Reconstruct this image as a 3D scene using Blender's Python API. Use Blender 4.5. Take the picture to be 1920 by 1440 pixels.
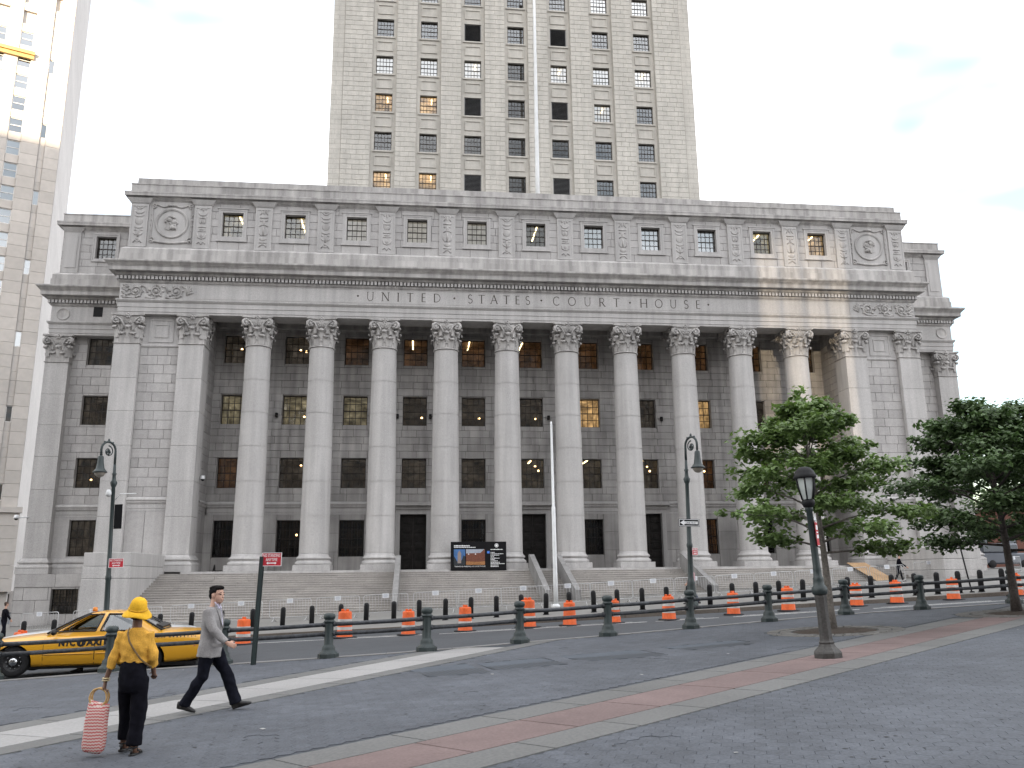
import bpy, bmesh, math, random
from mathutils import Vector, Matrix, Euler, noise
from mathutils.bvhtree import BVHTree
R = random.Random(11)
PI = math.pi
S = bpy.context.scene
for o in list(bpy.data.objects):
    bpy.data.objects.remove(o, do_unlink=True)
COL = S.collection

# ------------------------------------------------------------------ camera
YAW, PITCH, ROLL, FPX = 0.11198, 0.22410, -0.01076, 1586.44
CAM = Vector((-8.8962, -62.0071, -0.5627))
fw = Vector((math.sin(YAW) * math.cos(PITCH), math.cos(YAW) * math.cos(PITCH), math.sin(PITCH)))
rt = Vector((math.cos(YAW), -math.sin(YAW), 0))
up = rt.cross(fw)
rt, up = (math.cos(ROLL) * rt + math.sin(ROLL) * up), (-math.sin(ROLL) * rt + math.cos(ROLL) * up)
cd = bpy.data.cameras.new('camera')
cam = bpy.data.objects.new('camera', cd)
COL.objects.link(cam)
cam.matrix_world = Matrix(((rt.x, up.x, -fw.x, CAM.x), (rt.y, up.y, -fw.y, CAM.y), (rt.z, up.z, -fw.z, CAM.z), (0, 0, 0, 1)))
cd.sensor_width = 36
cd.lens = FPX / 1920 * 36
cd.clip_end = 3000
S.camera = cam

# ------------------------------------------------------------------ light
SUN_EL, SUN_AZ = math.radians(8), math.radians(198)      # azimuth from +Y towards +X
sdir = Vector((math.sin(SUN_AZ) * math.cos(SUN_EL), math.cos(SUN_AZ) * math.cos(SUN_EL), math.sin(SUN_EL)))
sl = bpy.data.lights.new('sun', 'SUN')
sl.energy = 5.0
sl.angle = math.radians(0.5)
sl.color = (1.0, 0.80, 0.55)
sun = bpy.data.objects.new('sun', sl)
COL.objects.link(sun)
sun.rotation_euler = sdir.to_track_quat('Z', 'Y').to_euler()
sun.location = (-60, -180, 120)

W = bpy.data.worlds.new('World')
S.world = W
W.use_nodes = True
nt = W.node_tree
for n in list(nt.nodes):
    nt.nodes.remove(n)
def N(t, kind, **kw):
    n = t.nodes.new(kind)
    for k, v in kw.items():
        setattr(n, k, v)
    return n
wo = N(nt, 'ShaderNodeOutputWorld')
bg = N(nt, 'ShaderNodeBackground')
bg.inputs['Strength'].default_value = 0.12
sky = N(nt, 'ShaderNodeTexSky', sky_type='NISHITA', sun_disc=False)
sky.sun_elevation = SUN_EL
sky.sun_rotation = SUN_AZ
sky.air_density = 1.0
sky.dust_density = 1.5
tc = N(nt, 'ShaderNodeTexCoord')
mp = N(nt, 'ShaderNodeMapping')
mp.inputs['Scale'].default_value = (1.0, 1.0, 2.2)
nz = N(nt, 'ShaderNodeTexNoise')
nz.inputs['Scale'].default_value = 1.55
nz.inputs['Detail'].default_value = 4
nz.inputs['Roughness'].default_value = 0.55
cr = N(nt, 'ShaderNodeValToRGB')
cr.color_ramp.elements[0].position = 0.40
cr.color_ramp.elements[0].color = (0.10, 0.10, 0.10, 1)
cr.color_ramp.elements[1].position = 0.58
cr.color_ramp.elements[1].color = (1, 1, 1, 1)
mx = N(nt, 'ShaderNodeMix', data_type='RGBA')
mx.inputs[7].default_value = (9.15, 9.15, 9.38, 1)
mp.inputs['Location'].default_value = (0.35, 0.0, 0.15)
nt.links.new(tc.outputs['Generated'], mp.inputs['Vector'])
nt.links.new(mp.outputs['Vector'], nz.inputs['Vector'])
nt.links.new(nz.outputs['Fac'], cr.inputs['Fac'])
nt.links.new(cr.outputs['Color'], mx.inputs[0])
nt.links.new(sky.outputs['Color'], mx.inputs[6])
nt.links.new(mx.outputs[2], bg.inputs['Color'])
nt.links.new(bg.outputs['Background'], wo.inputs['Surface'])

S.view_settings.view_transform = 'Standard'
S.view_settings.look = 'None'
S.view_settings.gamma = 1
S.view_settings.use_curve_mapping = False
S.view_settings.exposure = 1.66
try:
    S.cycles.max_bounces = 6
    S.cycles.transparent_max_bounces = 12
    S.cycles.sample_clamp_indirect = 4.0
    S.cycles.caustics_reflective = False
    S.cycles.caustics_refractive = False
except Exception:
    pass

# ------------------------------------------------------------------ helpers
def gz(x, y):                                            # the square rises gently to the right
    return -2.0654 + 0.04295 * x - 0.0036 * y
G0 = gz(0, 0)

class MB:
    """collects faces, then links them as one mesh object"""
    def __init__(s):
        s.v, s.f, s.m, s.t, s.s = [], [], [], [], []
    def add(s, vs, fs, m=0, tone=None, smooth=False):
        b = len(s.v)
        s.v.extend(vs)
        t = R.random() if tone is None else tone
        for f in fs:
            s.f.append([i + b for i in f])
            s.m.append(m); s.t.append(t); s.s.append(smooth)
    def box(s, x0, x1, y0, y1, z0, z1, m=0, tone=None):
        s.add([(x0, y0, z0), (x1, y0, z0), (x1, y1, z0), (x0, y1, z0), (x0, y0, z1), (x1, y0, z1), (x1, y1, z1), (x0, y1, z1)],
              [(0, 3, 2, 1), (4, 5, 6, 7), (0, 1, 5, 4), (1, 2, 6, 5), (2, 3, 7, 6), (3, 0, 4, 7)], m, tone)
    def bbox(s, x0, x1, y0, y1, z0, z1, b=0.01, m=0, tone=None):
        """box with chamfered edges"""
        vs = []; 
        for (xx, yy, zz) in ((x0, y0, z0), (x1, y0, z0), (x1, y1, z0), (x0, y1, z0), (x0, y0, z1), (x1, y0, z1), (x1, y1, z1), (x0, y1, z1)):
            sx = b if xx == x0 else -b; sy = b if yy == y0 else -b; sz = b if zz == z0 else -b
            vs += [(xx, yy + sy, zz + sz), (xx + sx, yy, zz + sz), (xx + sx, yy + sy, zz)]
        F = [(0, 3, 2, 1), (4, 5, 6, 7), (0, 1, 5, 4), (1, 2, 6, 5), (2, 3, 7, 6), (3, 0, 4, 7)]
        ax = [2, 2, 1, 0, 1, 0]
        fs = [tuple(i * 3 + a for i in f) for f, a in zip(F, ax)]
        E = [(0, 1), (1, 2), (2, 3), (3, 0), (4, 5), (5, 6), (6, 7), (7, 4), (0, 4), (1, 5), (2, 6), (3, 7)]
        dirs = [0, 1, 0, 1, 0, 1, 0, 1, 2, 2, 2, 2]
        for (a, c), d in zip(E, dirs):
            p, q = [k for k in range(3) if k != d]
            fs.append((a * 3 + p, c * 3 + p, c * 3 + q, a * 3 + q))
        for i in range(8):
            fs.append((i * 3, i * 3 + 1, i * 3 + 2))
        s.add(vs, fs, m, tone)
    def obox(s, c, ax, ay, az, m=0, tone=None):
        """oriented box: centre and three half-axis vectors"""
        c, ax, ay, az = Vector(c), Vector(ax), Vector(ay), Vector(az)
        vs = [tuple(c + i * ax + j * ay + k * az) for k in (-1, 1) for i, j in ((-1, -1), (1, -1), (1, 1), (-1, 1))]
        s.add(vs, [(0, 3, 2, 1), (4, 5, 6, 7), (0, 1, 5, 4), (1, 2, 6, 5), (2, 3, 7, 6), (3, 0, 4, 7)], m, tone)
    def prism(s, poly, off, m=0, tone=None):
        n = len(poly); off = Vector(off)
        vs = [tuple(p) for p in poly] + [tuple(Vector(p) + off) for p in poly]
        s.add(vs, [tuple(range(n)), tuple(range(2 * n - 1, n - 1, -1))] + [(i, i + n, (i + 1) % n + n, (i + 1) % n) for i in range(n)], m, tone)
    def lathe(s, prof, n=24, c=(0, 0, 0), m=0, tone=0.5, smooth=True, cap=True, axis='z', a0=0.0, a1=2 * PI):
        full = abs(a1 - a0 - 2 * PI) < 1e-6
        k = n if full else n + 1
        vs = []
        for (r, z) in prof:
            for i in range(k):
                a = a0 + (a1 - a0) * i / n
                x, y = r * math.cos(a), r * math.sin(a)
                if axis == 'z': p = (x, y, z)
                elif axis == 'y': p = (x, z, y)
                else: p = (z, x, y)
                vs.append((p[0] + c[0], p[1] + c[1], p[2] + c[2]))
        fs = []
        for j in range(len(prof) - 1):
            for i in range(n):
                i2 = (i + 1) % k if full else i + 1
                fs.append((j * k + i, j * k + i2, (j + 1) * k + i2, (j + 1) * k + i))
        s.add(vs, fs, m, tone, smooth)
        if cap and full:
            b = len(s.v) - len(vs)
            for j, flip in ((0, True), (len(prof) - 1, False)):
                if prof[j][0] > 1e-4:
                    idx = [b + j * k + i for i in range(k)]
                    s.f.append(idx[::-1] if flip else idx); s.m.append(m); s.t.append(tone); s.s.append(False)
    def tube(s, pts, r, n=8, m=0, tone=0.5, cap=True, smooth=True, ref=None, closed=False):
        """r: number, list of numbers or list of (rx, ry)"""
        pts = [Vector(p) for p in pts]
        N_ = len(pts)
        vs = []
        prev = Vector(ref) if ref else None
        for i, p in enumerate(pts):
            if closed: d = pts[(i + 1) % N_] - pts[i - 1]
            else: d = pts[min(i + 1, N_ - 1)] - pts[max(i - 1, 0)]
            if d.length < 1e-9: d = Vector((0, 0, 1))
            d.normalize()
            if prev is None:
                prev = Vector((1, 0, 0)) if abs(d.x) < 0.8 else Vector((0, 1, 0))
            u = prev - d * prev.dot(d)
            if u.length < 1e-6: u = d.orthogonal()
            u.normalize()
            w = d.cross(u)
            if not ref: prev = u
            rr = r[i] if isinstance(r, (list, tuple)) else r
            rx, ry = rr if isinstance(rr, (list, tuple)) else (rr, rr)
            for k in range(n):
                a = 2 * PI * k / n
                vs.append(tuple(p + u * (rx * math.cos(a)) + w * (ry * math.sin(a))))
        fs = []
        for i in range(N_ if closed else N_ - 1):
            i2 = (i + 1) % N_
            for k in range(n):
                fs.append((i * n + k, i * n + (k + 1) % n, i2 * n + (k + 1) % n, i2 * n + k))
        s.add(vs, fs, m, tone, smooth)
        if cap and not closed:
            b = len(s.v) - len(vs)
            s.f.append([b + k for k in range(n)][::-1]); s.f.append([b + (N_ - 1) * n + k for k in range(n)])
            s.m += [m, m]; s.t += [tone, tone]; s.s += [smooth, smooth]
    def ell(s, c, r, m=0, tone=0.5, n=12, k=8, rot=None):
        """ellipsoid"""
        vs = []
        rr = rot or Matrix.Identity(3)
        c = Vector(c)
        for j in range(k + 1):
            ph = -PI / 2 + PI * j / k
            for i in range(n):
                a = 2 * PI * i / n
                vs.append(tuple(c + rr @ Vector((r[0] * math.cos(ph) * math.cos(a), r[1] * math.cos(ph) * math.sin(a), r[2] * math.sin(ph)))))
        fs = [(j * n + i, j * n + (i + 1) % n, (j + 1) * n + (i + 1) % n, (j + 1) * n + i) for j in range(k) for i in range(n)]
        s.add(vs, fs, m, tone, True)
    def mesh(s, name, mats):
        me = bpy.data.meshes.new(name)
        me.from_pydata(s.v, [], s.f)
        for mm in (mats if isinstance(mats, (list, tuple)) else [mats]):
            me.materials.append(mm)
        if s.f:
            me.polygons.foreach_set('material_index', s.m)
            me.polygons.foreach_set('use_smooth', s.s)
            at = me.attributes.new('tone', 'FLOAT', 'FACE')
            at.data.foreach_set('value', s.t)
        me.update()
        return me
    def build(s, name, mats, parent=None, loc=(0, 0, 0), kind=None, label=None):
        return put(name, s.mesh(name, mats), parent, loc, kind=kind, label=label)

def put(name, me, parent=None, loc=(0, 0, 0), rot=None, kind=None, label=None):
    o = bpy.data.objects.new(name, me)
    COL.objects.link(o)
    o.location = loc
    if rot: o.rotation_euler = rot
    if parent: o.parent = parent
    if kind: o['kind'] = kind
    if label: o['label'] = label
    return o
def tag(o, label, cat, group=None):
    o['label'] = label; o['category'] = cat
    if group: o['group'] = group
    return o
def thing(name, loc, label, cat, group=None, rz=0.0):
    o = bpy.data.objects.new(name, None)
    o.empty_display_size = 0.3
    COL.objects.link(o)
    o.location = loc
    o.rotation_euler = (0, 0, rz)
    return tag(o, label, cat, group)
KIDS = {}
def copy_tree(o, parent=None):
    c = o.copy()
    COL.objects.link(c)
    if parent: c.parent = parent
    for ch in list(o.children):
        copy_tree(ch, c)
    return c
ORD = ('first second third fourth fifth sixth seventh eighth ninth tenth eleventh twelfth thirteenth fourteenth fifteenth sixteenth seventeenth '
       'eighteenth nineteenth twentieth twenty-first twenty-second twenty-third twenty-fourth twenty-fifth twenty-sixth twenty-seventh '
       'twenty-eighth twenty-ninth thirtieth thirty-first thirty-second thirty-third thirty-fourth thirty-fifth thirty-sixth').split()

# ------------------------------------------------------------------ materials
def mat(name, col, rough=0.6, metal=0.0, var=((6.0, 0.12),), tone=0.0, bump=None, streak=0.0, spec=0.35, coat=0.0, emit=None, es=1.0,
        space='pos', sat=None):
    m = bpy.data.materials.new(name)
    m.use_nodes = True
    t = m.node_tree
    b = t.nodes['Principled BSDF']
    L = t.links.new
    b.inputs['Roughness'].default_value = rough
    b.inputs['Metallic'].default_value = metal
    b.inputs['Specular IOR Level'].default_value = spec
    b.inputs['Coat Weight'].default_value = coat
    if emit:
        b.inputs['Emission Color'].default_value = (*emit, 1)
        b.inputs['Emission Strength'].default_value = es
    if space == 'pos':
        pos = N(t, 'ShaderNodeNewGeometry').outputs['Position']
    else:
        pos = N(t, 'ShaderNodeTexCoord').outputs['Object']
    fac = None
    def mul(a, bb):
        n = N(t, 'ShaderNodeMath', operation='MULTIPLY')
        L(a, n.inputs[0]); L(bb, n.inputs[1])
        return n.outputs[0]
    def ranged(sock, amt, lo=0.3, hi=0.7):
        r = N(t, 'ShaderNodeMapRange')
        r.inputs['From Min'].default_value = lo; r.inputs['From Max'].default_value = hi
        r.inputs['To Min'].default_value = 1 - amt; r.inputs['To Max'].default_value = 1 + amt
        L(sock, r.inputs['Value'])
        return r.outputs[0]
    for sc, amt in var:
        z = N(t, 'ShaderNodeTexNoise')
        z.inputs['Scale'].default_value = sc; z.inputs['Detail'].default_value = 3
        L(pos, z.inputs['Vector'])
        q = ranged(z.outputs['Fac'], amt)
        fac = q if fac is None else mul(fac, q)
    if streak:
        mpn = N(t, 'ShaderNodeMapping')
        mpn.inputs['Scale'].default_value = (1.6, 1.6, 0.09)
        L(pos, mpn.inputs['Vector'])
        z = N(t, 'ShaderNodeTexNoise')
        z.inputs['Scale'].default_value = 1.4; z.inputs['Detail'].default_value = 5
        L(mpn.outputs['Vector'], z.inputs['Vector'])
        q = ranged(z.outputs['Fac'], streak, 0.35, 0.65)
        fac = q if fac is None else mul(fac, q)
    if tone:
        a = N(t, 'ShaderNodeAttribute', attribute_name='tone')
        q = ranged(a.outputs['Fac'], tone, 0, 1)
        fac = q if fac is None else mul(fac, q)
    if fac is not None:
        vm = N(t, 'ShaderNodeVectorMath', operation='SCALE')
        vm.inputs[0].default_value = col
        L(fac, vm.inputs['Scale'])
        L(vm.outputs[0], b.inputs['Base Color'])
    else:
        b.inputs['Base Color'].default_value = (*col, 1)
    if emit and fac is not None:
        pw_ = N(t, 'ShaderNodeMath', operation='POWER'); L(fac, pw_.inputs[0]); pw_.inputs[1].default_value = 1.6
        me_ = N(t, 'ShaderNodeMath', operation='MULTIPLY'); L(pw_.outputs[0], me_.inputs[0]); me_.inputs[1].default_value = es
        L(me_.outputs[0], b.inputs['Emission Strength'])
    if bump:
        z = N(t, 'ShaderNodeTexNoise')
        z.inputs['Scale'].default_value = bump[0]; z.inputs['Detail'].default_value = 4
        L(pos, z.inputs['Vector'])
        bn = N(t, 'ShaderNodeBump')
        bn.inputs['Strength'].default_value = bump[1]; bn.inputs['Distance'].default_value = bump[2] if len(bump) > 2 else 0.01
        L(z.outputs['Fac'], bn.inputs['Height'])
        L(bn.outputs['Normal'], b.inputs['Normal'])
    return m

def emis(name, col, s):
    m = bpy.data.materials.new(name)
    m.use_nodes = True
    t = m.node_tree
    for n in list(t.nodes): t.nodes.remove(n)
    e = N(t, 'ShaderNodeEmission'); e.inputs['Color'].default_value = (*col, 1); e.inputs['Strength'].default_value = s
    o = N(t, 'ShaderNodeOutputMaterial'); t.links.new(e.outputs[0], o.inputs[0])
    try: m.cycles.emission_sampling = 'NONE'
    except Exception: pass
    return m

def glass(name, tint=(0.75, 0.78, 0.78), refl=0.12, rough=0.02, wob=0.0):
    m = bpy.data.materials.new(name)
    m.use_nodes = True
    t = m.node_tree
    for n in list(t.nodes): t.nodes.remove(n)
    L = t.links.new
    tr = N(t, 'ShaderNodeBsdfTransparent'); tr.inputs['Color'].default_value = (*tint, 1)
    gl = N(t, 'ShaderNodeBsdfGlossy'); gl.inputs['Roughness'].default_value = rough
    gl.inputs['Color'].default_value = (0.9, 0.93, 0.95, 1)
    lw = N(t, 'ShaderNodeFresnel'); lw.inputs['IOR'].default_value = 1.5
    ad = N(t, 'ShaderNodeMath', operation='ADD'); ad.inputs[1].default_value = refl; ad.use_clamp = True
    L(lw.outputs[0], ad.inputs[0])
    mxs = N(t, 'ShaderNodeMixShader'); L(ad.outputs[0], mxs.inputs[0]); L(tr.outputs[0], mxs.inputs[1]); L(gl.outputs[0], mxs.inputs[2])
    if wob:
        z = N(t, 'ShaderNodeTexNoise'); z.inputs['Scale'].default_value = 1.7
        L(N(t, 'ShaderNodeNewGeometry').outputs['Position'], z.inputs['Vector'])
        bn = N(t, 'ShaderNodeBump'); bn.inputs['Strength'].default_value = wob; bn.inputs['Distance'].default_value = 0.02
        L(z.outputs['Fac'], bn.inputs['Height']); L(bn.outputs['Normal'], gl.inputs['Normal'])
    o = N(t, 'ShaderNodeOutputMaterial'); L(mxs.outputs[0], o.inputs[0])
    return m

GR = (0.382, 0.368, 0.358)
granite = mat('granite', GR, 0.75, var=((0.35, 0.06), (3.0, 0.05), (26.0, 0.13)), tone=0.09, bump=(30, 0.25, 0.006), streak=0.07)
granite_dressed = mat('granite_dressed', (0.40, 0.387, 0.377), 0.75, var=((0.5, 0.05), (24.0, 0.17)), tone=0.05, bump=(30, 0.25, 0.006), streak=0.10)
granite_weathered = mat('granite_weathered', (0.36, 0.346, 0.334), 0.8, var=((0.45, 0.10), (22.0, 0.12)), tone=0.06, bump=(30, 0.3, 0.006), streak=0.22)
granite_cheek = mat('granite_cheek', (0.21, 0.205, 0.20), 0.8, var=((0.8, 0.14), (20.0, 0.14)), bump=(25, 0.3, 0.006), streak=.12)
granite_steps = mat('granite_steps', (0.325, 0.307, 0.287), 0.8, var=((0.8, 0.10), (20.0, 0.16)), tone=0.06, bump=(25, 0.3, 0.006))
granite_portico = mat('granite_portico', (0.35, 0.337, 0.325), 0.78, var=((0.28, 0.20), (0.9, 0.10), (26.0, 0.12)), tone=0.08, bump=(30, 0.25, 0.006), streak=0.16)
mortar = mat('mortar', (0.12, 0.115, 0.108), 0.9, var=((2.0, 0.1),))
tower_stone = mat('tower_stone', (0.455, 0.435, 0.395), 0.8, var=((0.25, 0.06), (2.0, 0.05), (18.0, 0.10)), tone=0.04, bump=(20, 0.2, 0.006), streak=0.06)
tower_joint = mat('tower_joint', (0.335, 0.315, 0.28), 0.9, var=((2.0, 0.1),))
bronze = mat('window_bronze', (0.030, 0.025, 0.022), 0.45, 0.4, var=((5, 0.2),))
bronze_door = mat('door_bronze', (0.022, 0.020, 0.019), 0.5, 0.5, var=((3, 0.3),))
iron_black = mat('iron_black', (0.011, 0.011, 0.012), 0.6, 0.0, var=((5, 0.2),), spec=.2)
letter_dark = mat('inscription_bronze', (0.055, 0.045, 0.035), 0.6, var=((4, 0.2),))
glass_portico = glass('glass_portico', (0.75, 0.75, 0.72), 0.03, 0.02, 0.15)
glass_sky = glass('glass_attic', (0.6, 0.63, 0.65), 0.05, 0.02, 0.08)
glass_mirror = glass('glass_mirror', (0.6, 0.63, 0.65), 0.26, 0.02, 0.05)
glass_tower = glass('glass_tower', (0.55, 0.58, 0.6), 0.13, 0.03, 0.06)
room_dark = mat('room_dark', (0.04, 0.036, 0.032), 0.9, var=((0.8, 0.5), (2.2, 0.4)), emit=(1.0, 0.84, 0.68), es=0.009)  # faint glow put into the walls so the panes are not black
room_black = mat('room_black', (0.02, 0.018, 0.017), 0.9, var=((1.0, .4),))
room_dim = mat('room_dim', (0.10, 0.06, 0.035), 0.9, var=((0.7, 0.55), (2.6, 0.45)), emit=(0.9, 0.46, 0.22), es=0.011)  # lit rooms from here on: walls and curtain glow themselves in place of lamplight
room_warm = mat('room_warm', (0.3, 0.2, 0.1), 0.9, var=((0.7, 0.55), (2.6, 0.45)), emit=(1.0, 0.68, 0.32), es=0.12)
room_olive = mat('room_olive', (0.2, 0.17, 0.08), 0.9, var=((0.7, 0.55), (2.6, 0.45)), emit=(0.75, 0.66, 0.46), es=0.040)
room_curtain = mat('room_curtain', (0.45, 0.42, 0.37), 0.95, var=((2.5, 0.25),), emit=(0.9, 0.8, 0.65), es=0.06)
lamp_tube = emis('lamp_tube', (1.0, 0.76, 0.40), 3.0)
lamp_glow = emis('lamp_glow', (1.0, 0.62, 0.28), 3.0)
white_metal = mat('white_metal', (0.62, 0.63, 0.63), 0.45, 0.1, var=((3, 0.06),))
white_board = mat('white_board', (0.58, 0.59, 0.61), 0.6, var=((9, 0.04),))
green_iron = mat('green_iron', (0.017, 0.027, 0.027), 0.5, 0.0, var=((3, 0.15), (30, 0.1)), bump=(40, 0.2, 0.004), spec=0.5)
green_iron_worn = mat('green_iron_worn', (0.040, 0.050, 0.052), 0.5, 0.0, var=((5, 0.3), (25, 0.25)), bump=(35, 0.35, 0.006), spec=0.5)
# ------------------------------------------------------------------ courthouse
CH = thing('courthouse', (0, 0, 0), 'grey granite courthouse with a long row of tall columns and a window tower rising behind', 'building')
S_ = 4.606                   # column spacing
YA, XA = -0.84, 30.6         # architrave plane and corner
YB = 3.5                     # rear wall of the portico
YW, XW = 5.25, 37.75         # wings
YT, XT = 10.37, 17.5         # tower
P1, P2, WP, YP = 29.83, 25.34, 0.877, -0.78
BLOCKS = []                  # (size key, rect, frame, material index)

def split(rects, op):
    out = []
    for (a, b, c, d) in rects:
        x0, x1, z0, z1 = op
        if x1 <= a or x0 >= b or z1 <= c or z0 >= d:
            out.append((a, b, c, d)); continue
        if x0 > a: out.append((a, x0, c, d))
        if x1 < b: out.append((x1, b, c, d))
        m0, m1 = max(a, x0), min(b, x1)
        if z0 > c: out.append((m0, m1, c, z0))
        if z1 < d: out.append((m0, m1, z1, d))
    return [r for r in out if r[1] - r[0] > 0.04 and r[3] - r[2] > 0.04]

def frame_pt(fr, x, d, z):
    o, r, n = fr             # origin, right, outward normal
    return (o[0] + r[0] * x + n[0] * d, o[1] + r[1] * x + n[1] * d, o[2] + z)

def ashlar(fr, x0, x1, z0, z1, ops=(), ch=0.56, bw=1.3, mi=0, jit=0.25, ops_back=None, mortar_m=None, backing=None, seed=0):
    rr = random.Random(seed + int((x0 * 7 + z0 * 13) * 10))
    nrow = max(1, round((z1 - z0) / ch)); h = (z1 - z0) / nrow
    for k in range(nrow):
        a, b = z0 + k * h, z0 + (k + 1) * h
        cuts = [x0]
        x = x0 + bw * (0.5 if k % 2 else 1.0) * rr.uniform(0.85, 1.1)
        while x < x1 - 0.35:
            cuts.append(x); x += bw * rr.uniform(1 - jit, 1 + jit)
        cuts.append(x1)
        for c0, c1 in zip(cuts, cuts[1:]):
            rs = [(c0, c1, a, b)]
            for op in ops: rs = split(rs, op)
            for r in rs: BLOCKS.append((r, fr, mi))
    if backing is not None:
        rs = [(x0, x1, z0, z1)]
        for op in ops: rs = split(rs, op)
        for (a, b, c, d) in rs:
            p = [frame_pt(fr, a, -0.035, c), frame_pt(fr, b, -0.035, c), frame_pt(fr, b, -0.035, d), frame_pt(fr, a, -0.035, d)]
            backing.add(p, [(0, 1, 2, 3)], 1)

def reveal(mb, fr, op, depth, m=0):
    x0, x1, z0, z1 = op
    c = [(x0, z0), (x1, z0), (x1, z1), (x0, z1)]
    for i in range(4):
        (a, b), (e, f) = c[i], c[(i + 1) % 4]
        mb.add([frame_pt(fr, a, 0, b), frame_pt(fr, e, 0, f), frame_pt(fr, e, -depth, f), frame_pt(fr, a, -depth, b)], [(0, 1, 2, 3)], m, 0.4)

def block_mesh(w, h, j=0.011, bv=0.012, d=0.045):
    mb = MB()
    ow, oh = w / 2 - j, h / 2 - j
    iw, ih = ow - bv, oh - bv
    vs = [(-ow, 0.002, -oh), (ow, 0.002, -oh), (ow, 0.002, oh), (-ow, 0.002, oh), (-ow, -d + bv, -oh), (ow, -d + bv, -oh), (ow, -d + bv, oh), (-ow, -d + bv, oh),
          (-iw, -d, -ih), (iw, -d, -ih), (iw, -d, ih), (-iw, -d, ih)]
    fs = [(8, 9, 10, 11), (4, 5, 9, 8), (5, 6, 10, 9), (6, 7, 11, 10), (7, 4, 8, 11), (0, 1, 5, 4), (1, 2, 6, 5), (2, 3, 7, 6), (3, 0, 4, 7)]
    return vs, fs

def flush_blocks(parent, mats, limit=300):
    def score(b):
        (x0, x1, z0, z1), fr, mi = b
        p = Vector(frame_pt(fr, (x0 + x1) / 2, 0, (z0 + z1) / 2))
        d = p - CAM
        dep = d.dot(fw)
        face = abs(Vector((fr[2][0], fr[2][1], 0)).dot(d.normalized()))
        px = FPX * d.dot(rt) / d.dot(fw); py = FPX * d.dot(up) / d.dot(fw)
        hid = 0.2 if (abs(px) > 960 or abs(py) > 720) else 1
        return -(x1 - x0) * (z1 - z0) / dep ** 2 * face * hid
    BLOCKS.sort(key=score)
    cache = {}
    big = MB()
    for i, ((x0, x1, z0, z1), fr, mi) in enumerate(BLOCKS):
        w, h = x1 - x0, z1 - z0
        cx, cz = (x0 + x1) / 2, (z0 + z1) / 2
        rz = math.atan2(fr[1][1], fr[1][0])
        p = frame_pt(fr, cx, -0.045 + R.uniform(0.0, 0.006), cz)
        if i < limit:
            key = (round(w, 2), round(h, 2), mi)
            if key not in cache:
                mb = MB(); vs, fs = block_mesh(key[0], key[1]); mb.add(vs, fs, 0)
                cache[key] = mb.mesh('stone_block', [mats[mi]])
            put('stone_block', cache[key], parent, p, (0, 0, rz))
        else:
            vs, fs = block_mesh(w, h)
            c, s = math.cos(rz), math.sin(rz)
            big.add([(p[0] + c * v[0] - s * v[1], p[1] + s * v[0] + c * v[1], p[2] + v[2]) for v in vs], fs, mi)
    big.build('stone_blocks', mats, parent, kind='stuff')

FRONT = lambda y: ((0, y, 0), (1, 0), (0, -1))     # a frame whose x is world x, facing the square

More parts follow.
